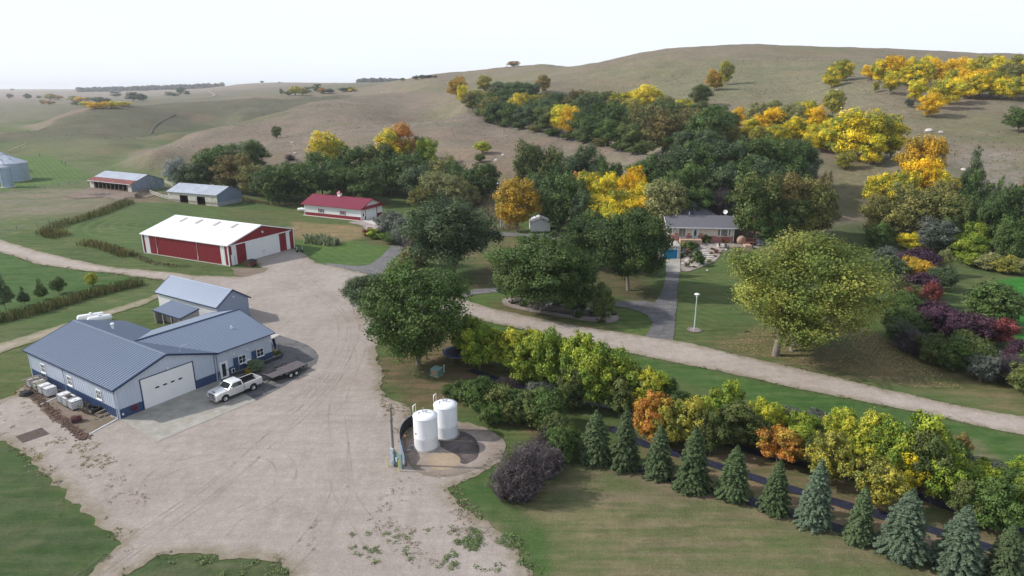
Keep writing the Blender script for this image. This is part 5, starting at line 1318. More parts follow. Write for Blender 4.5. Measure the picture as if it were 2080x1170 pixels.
K['maple'] = [make_tree_meshes(300 + i, nl=24, leaves=13000, leaf=.028, crown_lo=.04, shape='upright', tr=.016, clumps=26) for i in range(5)]
K['shrub'] = [make_tree_meshes(400 + i, nl=20, leaves=9000, leaf=.032, crown_lo=.0, shape='shrub', tr=.014, clumps=26) for i in range(4)]
K['small'] = [make_tree_meshes(430 + i, nl=9, leaves=900, leaf=.085, crown_lo=.0, shape='shrub', tr=.014, clumps=12) for i in range(3)]
K['spruce'] = [make_spruce(500 + i) for i in range(4)]
K['pine'] = [make_tree_meshes(550 + i, nl=22, leaves=7000, leaf=.030, crown_lo=.12, shape='cone', tr=.018, clumps=24) for i in range(3)]
K['twiggy'] = [make_twiggy(600 + i) for i in range(3)]
_kc = {k: 0 for k in K}
# crown colours: (first, second)
COL = dict(
 dark=((0.050, 0.096, 0.027), (0.088, 0.142, 0.034)), green=((0.080, 0.146, 0.030), (0.095, 0.145, 0.040)), mid=((0.088, 0.130, 0.038), (0.14, 0.165, 0.045)),
 bluegreen=((0.062, 0.104, 0.048), (0.102, 0.146, 0.062)), grey=((0.095, 0.120, 0.090), (0.15, 0.165, 0.135)), silver=((0.18, 0.22, 0.20), (0.27, 0.30, 0.28)),
 olive=((0.125, 0.145, 0.042), (0.23, 0.215, 0.060)), oliveb=((0.135, 0.135, 0.045), (0.21, 0.165, 0.055)), lime=((0.135, 0.225, 0.030), (0.30, 0.36, 0.040)), brightlime=((0.23, 0.31, 0.035), (0.50, 0.49, 0.05)),
 bigolive=((0.125, 0.170, 0.034), (0.235, 0.250, 0.050)), sage=((0.17, 0.25, 0.12), (0.24, 0.32, 0.17)),
 yellow=((0.78, 0.62, 0.03), (0.50, 0.50, 0.045)), gold=((0.78, 0.56, 0.02), (0.70, 0.44, 0.02)), golden=((0.74, 0.58, 0.025), (0.25, 0.29, 0.04)), yolive=((0.40, 0.36, 0.055), (0.22, 0.24, 0.05)),
 amber=((0.52, 0.31, 0.025), (0.36, 0.26, 0.03)), orange=((0.50, 0.21, 0.045), (0.46, 0.32, 0.05)), rust=((0.46, 0.20, 0.055), (0.40, 0.27, 0.05)), purple=((0.060, 0.030, 0.056), (0.09, 0.040, 0.06)), red=((0.19, 0.045, 0.055), (0.26, 0.075, 0.06)),
 spruce=((0.040, 0.070, 0.026), (0.075, 0.108, 0.050)), sprucedk=((0.038, 0.066, 0.026), (0.075, 0.11, 0.048)), sprucebl=((0.046, 0.078, 0.036), (0.092, 0.130, 0.082)),
 twig=((0.125, 0.105, 0.11), (0.165, 0.135, 0.135)), darktwig=((0.08, 0.065, 0.072), (0.11, 0.095, 0.10)), pale=((0.29, 0.29, 0.12), (0.21, 0.23, 0.085)), thin=((0.23, 0.21, 0.07), (0.32, 0.24, 0.06)))
NAME = dict(oak='broadleaf_tree', far='broadleaf_tree', elm='elm_tree', cottonwood='cottonwood_tree', maple='young_tree', shrub='shrub', small='shrub', spruce='spruce_tree', pine='pine_tree', twiggy='twiggy_shrub')
CAT = dict(oak='tree', far='tree', elm='tree', cottonwood='tree', maple='tree', shrub='shrub', small='shrub', spruce='tree', pine='tree', twiggy='shrub')
def plant(kind, px, by, ty, wpx, c, label, group=None, var=None, rz=None, z_off=0.0, wy=None, base=None):
    """plant whose base shows at (px,by), top at row ty, crown wpx wide in the picture"""
    b = base if base is not None else at(px, by)
    h_ = zat(b[0], b[1], ty) - b[2]
    if kind == 'maple': h_ *= 1.04
    dist = b[1] * _cp - (b[2] - CAM_H) * _sp
    w_ = wpx / FPX * dist
    if kind == 'spruce': w_ = w_ / .70
    i = _kc[kind] if var is None else var; _kc[kind] = _kc[kind] + 1
    cr, tk = K[kind][i % len(K[kind])]
    if h_ < .3: h_ = w_ * .8
    rz = rng.uniform(0, 6.28) if rz is None else rz
    root = empty(NAME[kind], (b[0], b[1], b[2] - .05), rz, label, CAT[kind], group)
    cc = COL[c]
    jit = rng.uniform(.88, 1.12)
    o = link('crown', cr, root); o.color = (*[q * jit for q in cc[0]], 1); o['col2'] = [float(q * jit) for q in cc[1]]
    o.scale = (w_, w_ if wy is None else wy / FPX * dist, h_)
    if tk:
        t = link('trunk' if CAT[kind] == 'tree' else 'stem', tk, root); t.scale = o.scale
    return root
ORD = ['first', 'second', 'third', 'fourth', 'fifth', 'sixth', 'seventh', 'eighth', 'ninth', 'tenth', 'eleventh', 'twelfth', 'thirteenth', 'fourteenth', 'fifteenth', 'sixteenth', 'seventeenth', 'eighteenth', 'nineteenth', 'twentieth']
CN = dict(sage='sage green', bigolive='yellow-olive', dark='dark green', green='green', mid='mid green', bluegreen='blue-green', grey='grey-green', silver='silvery', olive='olive green', oliveb='brownish olive', lime='lime green', brightlime='yellow-green', yellow='bright yellow', gold='deep gold', golden='gold and green', yolive='yellow olive', amber='amber', orange='orange', rust='rusty orange', purple='dark purple', red='dark red', spruce='blue-green', sprucedk='dark green', sprucebl='silver-blue', twig='bare grey', darktwig='dark leafless', pale='pale yellow-green', thin='sparse yellowing')
def stand(place, group, kind, rows, noun='tree', push=0, minr=0):
    """rows: list of 'px by ty w colour [kind]'; labels count trees of one colour from the left inside the place"""
    R_ = []
    for t in rows.replace('\n', ';').split(';'):
        q = t.split()
        if q: R_.append((float(q[0]), float(q[1]), float(q[2]), float(q[3]), q[4], q[5] if len(q) > 5 else kind))
    if minr: R_ = [(a, max(b, c + minr * d), c, d, e, f) if f == 'oak' else (a, b, c, d, e, f) for a, b, c, d, e, f in R_]
    cnt = {}
    for r_ in R_: cnt[(r_[4], CAT[r_[5]])] = cnt.get((r_[4], CAT[r_[5]]), 0) + 1
    seen = {}
    for r_ in sorted(R_):
        key = (r_[4], CAT[r_[5]]); seen[key] = seen.get(key, 0) + 1
        nn = 'shrub' if CAT[r_[5]] == 'shrub' else noun
        if r_[5] == 'twiggy': nn = 'shrub'
        if r_[5] == 'spruce': nn = 'spruce'
        if cnt[key] == 1: lb = 'the only %s %s %s' % (CN[r_[4]], nn, place)
        else: lb = '%s %s %s, %s from left' % (CN[r_[4]], nn, place, ORD[seen[key] - 1])
        plant(r_[5], r_[0], r_[1], r_[2], r_[3] * (1.22 if r_[5] == 'maple' else 1.0 if push else 1.12 if r_[5] in ('oak', 'far') else 1.0), r_[4], lb, group, base=None if not push else back(r_[0], r_[1], push))
def back(px, py, d):
    p = at(px, py); k = 1 + d / math.hypot(p[0], p[1]); return Vector((p[0] * k, p[1] * k, hz(p[0] * k, p[1] * k)))

# ---- windbreak behind the barns and the garage
stand('in the windbreak behind the old barns', 'trees of the windbreak behind the barns', 'oak', """
365 388 320 48 silver;398 392 330 66 bluegreen;440 388 300 78 dark;478 390 313 84 oliveb;515 352 283 62 green;465 340 292 60 green;520 395 335 70 olive;425 350 302 55 mid;545 400 335 66 dark
""")
stand(minr=1.0, place='in the wood behind the crimson-roofed garage', group='trees of the wood behind the garage', kind='oak', rows="""
565 418 338 74 dark;600 405 328 76 green;632 412 335 78 dark;655 395 308 72 green;672 352 266 74 golden;690 395 325 76 dark;725 385 297 70 dark;745 408 335 80 green;770 385 290 72 mid;800 352 262 70 golden;815 345 250 62 rust;795 395 300 76 dark;835 400 312 80 dark;868 352 280 48 lime
870 400 325 74 dark;905 395 318 74 olive;935 402 328 68 green;985 405 330 62 dark;960 410 345 60 dark;850 412 335 70 bluegreen;700 405 340 70 green
885 420 348 66 pale;925 425 355 62 pale;855 425 375 50 olive;955 425 375 44 pale;560 408 345 60 green;855 330 276 34 mid
""")
stand('beside the garage turnaround', 'grey shrubs by the garage', 'shrub', """
793 478 428 62 grey;822 500 440 56 grey;800 495 470 50 green;765 484 464 44 lime small;748 480 462 24 red small;845 540 450 66 twig twiggy;838 555 500 70 pale
""")
# ---- yard trees
plant('elm', 850, 742, 538, 222, 'green', 'broad dark elm standing at the road corner beside the gravel yard', var=0, rz=.4)
plant('elm', 762, 640, 556, 130, 'bluegreen', 'greyish half-leafed elm leaning over the gravel left of the big elm', var=1, rz=2.2)
plant('elm', 920, 562, 402, 192, 'bluegreen', 'large grey-green elm with a forked trunk on the shaded lawn', var=2, rz=1.0)
plant('elm', 1100, 632, 478, 208, 'green', 'wide dark tree growing out of the stone-ringed island', var=1, rz=4.0)
plant('oak', 1040, 612, 540, 62, 'green', 'small dark tree at the left tip of the island')
plant('oak', 1170, 640, 520, 90, 'dark', 'dark tree in the shade right of the island trunk')
plant('shrub', 1221, 652, 573, 50, 'mid', 'bright green rounded young tree at the right of the island')
plant('elm', 1276, 590, 424, 166, 'dark', 'dense dark tree beside the asphalt drive, left of the blue door', var=2, rz=3.1)
plant('elm', 1195, 545, 432, 118, 'dark', 'dark tree on the lawn behind the island', var=0, rz=5.0)
plant('oak', 1312, 560, 486, 40, 'dark', 'dark tree hard against the basement garage wall')
cw = plant('cottonwood', 1622, 717, 478, 322, 'bigolive', 'huge yellowing cottonwood on two thick trunks spreading over the lawn', var=0, rz=.0)
for q, ps, rs, lb in (((1575, 722), [(0, 0, -.2), (.12, .05, 1.5), (.5, .3, 3.4), (1.6, 1.0, 6.5)], [.55, .44, .38, .22], 'pale leaning left trunk'), ((1611, 712), [(-.2, 0, -.2), (.15, 0, 1.5), (.9, 0, 3.2), (1.4, .1, 4.4), (2.6, .4, 7)], [.48, .40, .36, .3, .18], 'darker leaning right trunk')):
    mb = MB(); mb.tube(ps, rs, M_BARK, 10); p = at(*q); t_ = mb.build('trunk', cw, p - cw.location); t_['label'] = lb
plant('oak', 1530, 492, 350, 106, 'mid', 'full green tree standing at the right end of the house')
stand('right of the house', 'olive trees right of the house', 'oak', "1585 478 352 80 oliveb;1640 480 362 88 olive;1605 490 395 70 mid;1655 470 350 44 oliveb;1668 478 400 50 olive;1560 500 430 60 dark")
# ---- middle wood between garage lane and house
stand('in the wood around the white shed', 'trees of the wood around the white shed', 'oak', """
1050 472 362 86 amber;1025 440 400 44 green;1072 400 285 60 mid;1110 402 298 64 mid;1090 430 350 60 green;1135 410 335 60 dark;1165 400 310 60 bluegreen;1192 395 292 64 bluegreen;1228 392 325 56 green;1250 385 330 30 dark;1140 470 352 88 dark;1105 455 365 60 bluegreen;1165 450 360 66 dark;1185 478 385 50 bluegreen
1195 430 348 66 golden;1232 430 350 62 yellow;1280 425 338 56 gold;1215 470 395 70 golden;1262 470 385 76 golden;1300 465 398 70 gold;1250 490 420 80 yellow;1180 420 350 40 rust;1215 500 440 90 bluegreen;1240 520 450 60 dark;1345 468 365 86 pale;1375 450 375 44 olive;1310 440 370 60 golden
""")
stand(minr=1.0, place='in the dark wood behind the house', group='trees of the dark wood behind the house', kind='oak', rows="""
1300 385 325 70 green;1335 395 312 86 dark;1375 400 300 80 bluegreen;1420 385 288 84 dark;1470 388 285 86 bluegreen;1520 385 280 90 dark;1570 380 278 86 green;1612 372 282 66 dark;1640 375 300 44 bluegreen
1350 430 345 70 dark;1400 425 330 84 green;1450 428 335 84 bluegreen;1500 425 325 84 dark;1550 412 318 84 bluegreen;1600 402 318 76 dark;1628 400 330 50 grey;1410 455 380 70 dark;1460 460 375 70 darktwig twiggy;1490 460 390 70 dark;1370 440 350 60 dark
""")
# ---- wooded coulee behind the spur
stand('in the coulee wood on the hillside', 'trees of the coulee wood', 'oak', """
928 208 155 42 amber;940 214 172 28 yellow;968 205 182 40 yolive;985 205 152 36 yolive;985 222 185 46 olive;1003 236 186 50 dark;1015 205 166 52 bluegreen;1045 208 166 60 dark;1078 208 168 54 bluegreen;1103 205 152 34 thin;1028 246 192 52 dark;1055 250 188 54 yolive;1040 225 178 50 dark;1085 240 192 34 golden;1090 252 200 52 dark;1118 256 200 58 bluegreen;1115 225 185 50 olive
1148 262 212 46 golden;1140 225 190 44 mid;1165 262 215 44 yellow;1192 272 190 60 dark;1175 230 182 56 oliveb;1215 225 186 48 green;1230 286 205 84 dark;1225 240 185 60 mid;1260 230 187 56 golden;1288 235 186 50 yellow;1313 228 172 64 yellow;1330 230 190 40 golden;1275 292 232 64 mid;1262 260 215 60 green;1300 262 212 70 olive;1350 255 200 64 mid;1345 290 215 96 oliveb;1318 300 255 50 olive;1337 305 248 42 yellow;1385 300 275 38 yellow;1375 290 235 64 olive
1420 232 170 50 mid;1440 282 215 96 green;1400 278 220 76 oliveb;1475 280 225 50 green;1462 290 240 60 dark;1496 276 217 36 gold;1500 290 262 40 olive;1390 315 265 60 bluegreen;1440 318 262 64 bluegreen;1310 322 285 50 mid;1410 300 250 60 green
960 212 188 36 olive;1000 222 180 44 mid;1062 232 176 50 green;1130 245 188 44 dark;1155 242 196 40 olive;1205 258 198 60 bluegreen;1180 250 200 50 mid;1245 262 200 54 olive;1285 262 200 56 yolive;1330 270 212 60 dark;1370 262 208 56 mid;1345 245 195 50 olive;1385 245 200 46 golden;1420 250 205 50 mid;1455 258 212 50 green;1270 312 262 50 green;1295 315 268 46 dark;1360 318 275 50 dark
""", push=20, minr=1.1)
stand('along the crest before the coulee wood', 'trees along the crest of the spur', 'oak', "1010 256 205 50 dark;1040 260 208 54 green;1055 256 190 46 golden;1075 262 212 56 bluegreen;1000 248 196 50 olive;1105 268 214 52 mid;1140 272 212 46 yellow;1160 280 216 44 gold;1180 286 226 54 green;1205 292 232 60 dark;985 240 192 44 green;960 228 186 40 olive;1240 298 240 56 green;1275 308 250 54 mid;975 236 222 30 olive shrub;998 250 236 34 green shrub;1025 258 244 34 mid shrub;1055 263 248 36 green shrub;1088 268 252 34 olive shrub;1122 276 260 36 green shrub;1155 284 268 36 mid shrub;1188 290 274 38 green shrub;1222 297 280 38 olive shrub;1255 306 288 38 green shrub;1288 314 296 36 mid shrub")
stand(minr=1.0, place='on the slope above the dark wood', group='yellow trees above the dark wood', kind='oak', rows="""
1535 262 208 44 pale;1568 252 202 40 pale;1560 282 218 64 gold;1585 285 232 50 olive;1598 262 210 40 pale;1622 278 212 44 pale;1640 262 204 36 golden;1650 282 215 50 gold;1672 285 240 44 yellow;1625 250 205 40 yolive;1690 238 182 40 yolive;1680 262 232 26 mid;1522 285 240 44 golden;1612 292 236 46 golden;1655 302 250 50 yellow;1542 302 255 40 yolive;1576 300 252 46 golden;1482 300 255 40 olive;1700 300 236 50 yellow
1700 318 238 66 golden;1740 326 220 92 golden;1785 322 232 84 golden;1715 344 304 36 yolive;1665 300 260 50 golden;1765 335 270 60 yellow;1808 325 265 40 golden
""")
stand('right of the hillside clearing', 'trees right of the clearing', 'oak', """
1850 395 278 72 amber;1878 390 275 66 amber;1865 420 320 80 gold;1785 425 350 66 golden;1775 480 395 62 olive;1830 440 345 60 golden;1912 425 345 56 golden;1905 450 365 66 olive;1850 482 375 110 olive;1895 490 385 90 olive;1815 490 410 70 olive;1780 505 450 52 green;1935 500 400 60 mid
1895 515 442 76 grey;1845 510 472 44 yellow;1975 512 450 50 lime;1960 525 475 66 lime;1968 405 298 44 bluegreen pine;1958 470 345 62 dark pine;1990 470 370 60 dark pine;2012 470 358 34 green pine;2072 460 342 64 oliveb pine;2025 500 375 70 dark;2060 505 385 66 bluegreen;2000 510 400 64 dark;2040 535 440 60 green;2078 540 430 50 green;2100 500 380 70 dark
""")
stand('at the right edge of the hill pasture', None, 'oak', "2068 268 216 56 green;2110 270 190 60 golden")
# ---- yellow grove on the hill
stand('in the hilltop grove', 'yellow trees of the hilltop grove', 'oak', """
1768 162 132 36 gold;1785 168 120 34 golden;1778 188 165 12 yolive;1808 168 112 46 gold;1820 165 116 40 gold;1808 192 142 36 golden;1845 160 116 36 yellow;1848 175 135 46 golden;1868 180 126 44 golden;1880 165 112 44 yellow;1858 205 160 40 yellow;1900 170 118 46 gold;1888 238 188 48 gold;1905 222 160 46 golden;1928 212 158 50 yellow;1935 170 116 46 gold;1930 195 140 40 golden
1960 172 120 48 yellow;1955 200 140 48 gold;1975 202 150 50 golden;1990 195 140 50 gold;1988 165 113 46 yolive;2010 165 112 44 golden;2025 172 114 46 yellow;2012 198 145 44 golden;2030 202 158 40 yellow;2045 180 128 46 olive;2062 165 110 48 yolive;2070 185 130 50 olive;2060 205 155 44 golden;2080 200 145 46 gold;2100 180 118 60 golden;2120 200 140 60 olive
""")
stand('alone on the open hill', 'scattered trees on the open hill', 'oak', """
1450 184 140 34 amber;1455 182 160 26 golden;1472 172 122 30 yolive;1688 180 142 34 golden;1708 165 121 44 golden;1695 160 128 30 olive;1846 218 200 16 grey;980 312 286 34 brightlime;562 280 256 24 mid shrub;590 325 312 26 darktwig twiggy;1043 135 124 27 rust;1030 134 130 14 twig twiggy;975 330 312 22 mid
""")
# ---- far trees in the left valley and skyline
stand('in the far valley at the left', 'far trees of the left valley', 'far', """
22 200 190 14 bluegreen;58 202 190 16 bluegreen;80 200 194 10 bluegreen;103 204 190 22 yolive;118 202 193 26 rust;88 212 202 14 yolive;100 212 204 22 rust;150 207 194 20 yolive;165 208 196 24 gold;178 204 197 26 pale;200 208 197 28 bluegreen;213 212 199 30 bluegreen;155 214 205 20 mid;175 218 205 26 golden;192 221 207 28 gold;210 220 206 26 gold;228 219 205 26 yellow;248 216 206 30 yellow;262 214 208 18 gold;236 197 185 20 bluegreen;272 206 187 30 bluegreen;290 206 190 24 dark;343 195 186 16 bluegreen;355 196 188 18 bluegreen;368 192 177 16 dark;380 194 184 12 bluegreen;25 184 180 8 dark;160 184 181 10 darktwig small
572 192 180 10 bluegreen;585 194 184 16 olive;600 194 175 26 golden;615 193 178 20 yolive;625 190 176 18 dark;645 188 170 20 dark;658 190 178 24 rust;670 190 180 20 bluegreen;700 186 178 24 dark;715 186 176 20 golden;532 169 164 8 dark;568 169 166 6 dark;818 164 158 12 pale
""")
stand('in the thicket on the far skyline', 'skyline thicket trees', 'far', "846 162 153 16 grey;858 160 152 20 bluegreen;872 158 152 18 grey;884 158 153 12 bluegreen")
# far shelterbelts: one mass each
def shelterbelt(x0, x1, base, Y, h_, n, lb):
    Ps, Ns = [], []
    for i in range(n):
        u = (x0 + (x1 - x0) * (i + rng.uniform(0, 1)) / n - 1040) / FPX; y = Y * rng.uniform(.985, 1.03); x = u * y / 1.044
        z = hz(x, y); hh = h_ * rng.uniform(.6, 1.1); c = np.array([x, y, z + hh * .55])
        p, d = sphere_pts(rng, 26, c, np.array([[hh * .5, hh * .5, hh * .55]]), (1, 1, 1)); Ps.append(p); Ns.append(d)
    P = np.concatenate(Ps); me = leaf_quads(P, np.concatenate(Ns) + rng.normal(0, .3, P.shape), h_ * .42, rng, clump=(rng.uniform(0, 1, len(P)), rng.uniform(0, 1, len(P))))
    o = link('shelterbelt', me); o.color = (.05, .065, .05, 1); o['col2'] = [.11, .10, .06]
    tag(o, lb, 'tree belt', kind='stuff')
shelterbelt(158, 300, 180, 2900, 16, 110, 'long dark tree belt on the far left horizon')
shelterbelt(300, 455, 178, 3000, 17, 120, 'right half of the far tree belt on the horizon')
shelterbelt(728, 820, 166, 2400, 15, 80, 'dark tree belt behind the first low rise')
# ---- tall shrubs on the open bank beside the tanks
stand('in the thicket beside the tanks', 'shrubs of the thicket beside the tanks', 'shrub', """
918 808 780 46 dark;945 820 772 60 green;975 842 765 80 green;1010 848 778 66 mid;1028 800 762 60 darktwig twiggy;1050 850 790 80 green;1080 862 795 80 mid;1112 868 790 84 green;1095 830 775 60 grey;1040 862 812 56 mid;1130 905 840 80 mid;1108 930 870 70 darktwig twiggy;1140 935 870 72 green;1065 1000 895 124 twig twiggy;1030 1012 930 90 twig twiggy;1110 965 900 90 twig twiggy;1085 945 890 80 darktwig twiggy;1000 860 815 60 green;1065 1015 925 80 twig twiggy;1155 920 862 44 green
""")
# ---- rows of young trees
stand('in the young maple row by the road', 'young maples by the road', 'maple', """
955 720 645 76 lime;975 752 665 72 lime;1008 742 668 62 brightlime;1040 762 668 80 brightlime;1075 782 690 84 lime;1110 790 672 62 lime;1085 745 672 70 brightlime;1150 802 692 82 lime;1185 818 682 86 lime;1215 832 705 80 lime;1248 828 712 84 lime;1165 830 745 66 mid;1130 775 700 60 brightlime;1258 850 770 62 mid
1312 840 752 76 brightlime;1322 895 800 76 orange;1375 860 792 70 dark shrub;1400 850 805 70 dark shrub;1352 842 770 60 dark shrub;1395 905 812 72 yolive;1425 890 808 60 brightlime;1470 860 780 76 lime;1490 905 828 84 mid;1530 905 850 70 mid;1545 880 812 54 brightlime;1565 875 820 56 brightlime;1580 940 868 82 orange;1625 895 840 58 lime;1655 870 832 64 grey shrub;1695 925 835 60 brightlime;1680 990 880 80 yolive;1730 930 870 40 darktwig twiggy;1600 870 825 46 grey shrub
""")
stand('in the big maple clump at the right', 'maples of the right clump', 'maple', """
1775 960 845 84 brightlime;1800 980 862 80 lime;1850 985 842 96 lime;1870 1000 875 80 mid;1905 1015 918 84 lime;1780 1035 938 80 yolive;1835 1000 920 70 golden;1935 960 895 56 green shrub;1945 935 880 34 thin;1990 1010 945 84 lime;2010 1075 980 96 green;2050 1030 950 60 dark shrub;2085 1065 960 70 lime;2020 980 940 50 grey shrub;1760 900 858 40 twig twiggy;1715 905 835 56 brightlime;1745 950 880 56 lime;1620 935 870 60 lime;1660 960 880 60 mid;1440 925 840 60 mid;1350 910 830 56 yolive;1790 905 850 50 lime;1910 940 880 50 lime;2070 1000 930 60 lime;1960 1060 980 70 mid
""")
SPR = "1208 938 832 76 spruce;1268 950 826 68 spruce;1336 968 862 70 spruce;1405 992 866 82 sprucedk;1487 1012 904 76 sprucedk;1572 1040 932 64 sprucedk;1650 1068 932 80 sprucebl;1742 1096 986 70 spruce;1828 1130 992 104 sprucebl;1938 1160 1024 106 sprucebl;2032 1185 1062 90 spruce"
for i, t in enumerate(SPR.split(';')):
    q = t.split()
    plant('spruce', float(q[0]), float(q[1]), float(q[2]), float(q[3]), q[4], '%s spruce, %s from the left of the front row along the tan lawn' % (CN[q[4]], ORD[i]), 'spruces of the front row')
# ---- small trees on the left lawn
plant('pine', 12, 632, 555, 42, 'bluegreen', 'tallest thin blue-green sapling at the left edge of the lawn', 'saplings on the left lawn')
plant('pine', 50, 620, 582, 24, 'bluegreen', 'small faint sapling between the two taller ones', 'saplings on the left lawn')
plant('pine', 86, 608, 566, 26, 'green', 'narrow dark sapling in the middle of the left lawn', 'saplings on the left lawn')
plant('oak', 120, 596, 562, 32, 'green', 'rounder sapling on a thin stem on the left lawn', 'saplings on the left lawn')
plant('shrub', 189, 581, 553, 24, 'brightlime', 'bright yellow-green bush near the gravel road')
# ---- mixed hedge at the right
stand('in the mixed hedge right of the cottonwood', 'shrubs of the mixed hedge', 'shrub', """
1800 545 500 60 grey;1808 572 520 66 bluegreen;1865 560 503 84 purple;1912 560 505 34 pale;1858 572 524 66 amber;1910 590 540 56 bluegreen;1830 600 552 56 darktwig twiggy;1870 605 555 70 purple;1860 620 580 56 green;1885 625 572 44 red;1845 630 582 36 red;1835 650 590 66 green;1830 680 625 90 green;1880 655 610 76 purple;1900 680 620 90 purple;1945 665 630 60 twig twiggy;1960 700 635 100 purple;2010 665 572 120 green;2025 700 646 76 red;1925 690 640 60 darktwig twiggy
1825 700 650 60 bluegreen;1850 715 662 76 twig twiggy;1895 738 678 76 mid;1935 752 685 76 green;1980 758 688 80 mid;1870 725 680 50 darktwig twiggy;2040 745 715 60 purple;2065 735 690 60 purple;2020 770 715 74 twig twiggy;2055 780 715 74 darktwig twiggy;1990 775 720 60 grey;2080 795 745 80 mid;1955 735 670 60 mid;2100 760 700 70 green
1975 540 512 64 lime;2010 548 515 64 pale;2045 555 520 64 yolive;2075 560 525 50 pale;1990 535 505 40 mid
""")
# ---- garden plants below the house
stand('in the rock garden below the house', 'garden shrubs below the house', 'small', """
1405 508 490 24 green;1411 503 491 22 dark;1420 541 513 24 dark;1418 527 505 20 dark;1388 503 491 12 lime;1400 514 503 14 oliveb;1390 522 512 14 mid;1403 524 515 13 mid;1436 493 477 22 green;1474 493 485 13 amber;1454 514 506 12 red;1448 507 502 12 green;1395 543 532 12 mid;1404 537 525 10 mid;1411 530 522 14 mid;1440 533 526 10 lime;1426 538 532 9 mid;1410 544 538 9 olive;1452 522 517 8 olive;1398 480 474 8 red
""".replace('1398 480 474 8 red', '1444 516 511 9 olive'))
stand('in the stone bed of the island', 'low shrubs in the island bed', 'small', "1038 617 609 12 dark;1068 615 600 20 dark;1175 646 632 20 dark;1207 640 625 26 green;1217 656 646 12 dark;1226 655 649 10 dark;1247 640 630 16 dark;1130 620 610 20 dark;1060 622 612 14 green")
plant('shrub', 521, 754, 729, 38, 'sage', 'leafy pale green bush in the bed along the workshop wing')
plant('small', 563, 724, 712, 18, 'green', 'small dark green bush at the end of the workshop bed')
plant('small', 504, 760, 748, 14, 'amber', 'tiny orange-brown plant beside the leafy bush')

# ---- reed and grass bands
def grass_band(name, s, wd, hh, c1, c2, dens, lb, z0=0.0, cat='reeds', lean=.15, wb=.05):
    P = chaikin([(p[0], p[1]) for p in pxpoly(s)], 2)
    pts_, tot = [], 0
    V = []; va = []
    for a, b in zip(P[:-1], P[1:]):
        L = math.dist(a, b); n = int(L * wd * dens)
        for _ in range(n):
            t = rng.uniform(); o = rng.uniform(-.5, .5) * wd; nx, ny = -(b[1] - a[1]) / L, (b[0] - a[0]) / L
            x = a[0] + (b[0] - a[0]) * t + nx * o; y = a[1] + (b[1] - a[1]) * t + ny * o
            if vnoise(np.array([x / 2.5]), np.array([y / 2.5]), 3)[0] < -.42: continue
            z = hz(x, y); h_ = hh * rng.uniform(.55, 1.1) * (1.15 - abs(o / wd) * .7); w_ = wb * rng.uniform(.7, 1.5)
            a2 = rng.uniform(0, 6.28); dx, dy = math.cos(a2) * w_, math.sin(a2) * w_; lx, ly = rng.normal(0, lean, 2) * h_
            V += [(x - dx, y - dy, z - .05), (x + dx, y + dy, z - .05), (x + dx * .4 + lx, y + dy * .4 + ly, z + h_), (x - dx * .9 + lx, y - dy * .9 + ly, z + h_ * .93)]
            va.append((rng.uniform(), min(1, max(0, .5 + rng.normal(0, .25)))))
    me = np_mesh(name, np.array(V), 4, np.arange(len(V)), (M_BLADE,))
    cc = np.array([(a, b, 0, 1) for a, b in va], np.float32); at_ = me.color_attributes.new('var', 'FLOAT_COLOR', 'POINT'); at_.data.foreach_set('color', np.repeat(cc, 4, 0).ravel())
    o = link(name, me); o.color = (*c1, 1); o['col2'] = list(c2)
    return tag(o, lb, cat, kind='stuff')
REED = (0.16, 0.15, 0.06); REED2 = (0.085, 0.110, 0.036)
grass_band('reed_bed', "-60,668 0,652 60,640 120,622 180,603 240,588 288,577", 3.0, 1.5, REED, REED2, 20, 'dark olive reed bed along the ditch at the left')
grass_band('reed_bed', "85,478 130,455 180,445 230,425 262,412", 4.0, 1.6, REED, REED2, 9, 'reed bed curving behind the ringed lawn')
grass_band('reed_bed', "85,480 108,476 128,482", 5.0, 1.6, (0.20, 0.15, 0.06), REED2, 9, 'brownish reed clump at the left end of the ringed lawn')
grass_band('reed_bed', "168,496 200,500 235,513 265,522", 3.2, 1.4, (0.19, 0.15, 0.06), REED2, 12, 'short reed clump left of the red barn')
grass_band('tall_grass', "480,400 520,412 580,418 640,408 600,420", 3.0, .8, (0.20, 0.155, 0.10), (0.15, 0.13, 0.06), 7, 'brown tall grass along the foot of the wood', cat='grass')
grass_band('tall_grass', "980,470 1020,466 1060,468 1000,440 990,420", 4.0, .8, (0.22, 0.16, 0.11), (0.16, 0.12, 0.06), 6, 'brown tall grass around the white lamp pole', cat='grass')
grass_band('tall_grass', "270,515 300,532 340,540 380,543", 2.0, .4, (0.16, 0.12, 0.07), (0.09, 0.10, 0.04), 10, 'rough brown grass in front of the red barn', cat='grass')
grass_band('corn_patch', "622,492 650,494 684,499", 3.2, 1.7, (0.17, 0.21, 0.11), (0.26, 0.29, 0.17), 14, 'small patch of sweet corn behind the red barn', cat='corn', lean=.25, wb=.12)
grass_band('corn_patch', "622,488 650,489 680,493", 2.0, 1.7, (0.17, 0.21, 0.11), (0.26, 0.29, 0.17), 14, 'back rows of the sweet corn patch', cat='corn', lean=.25, wb=.12)
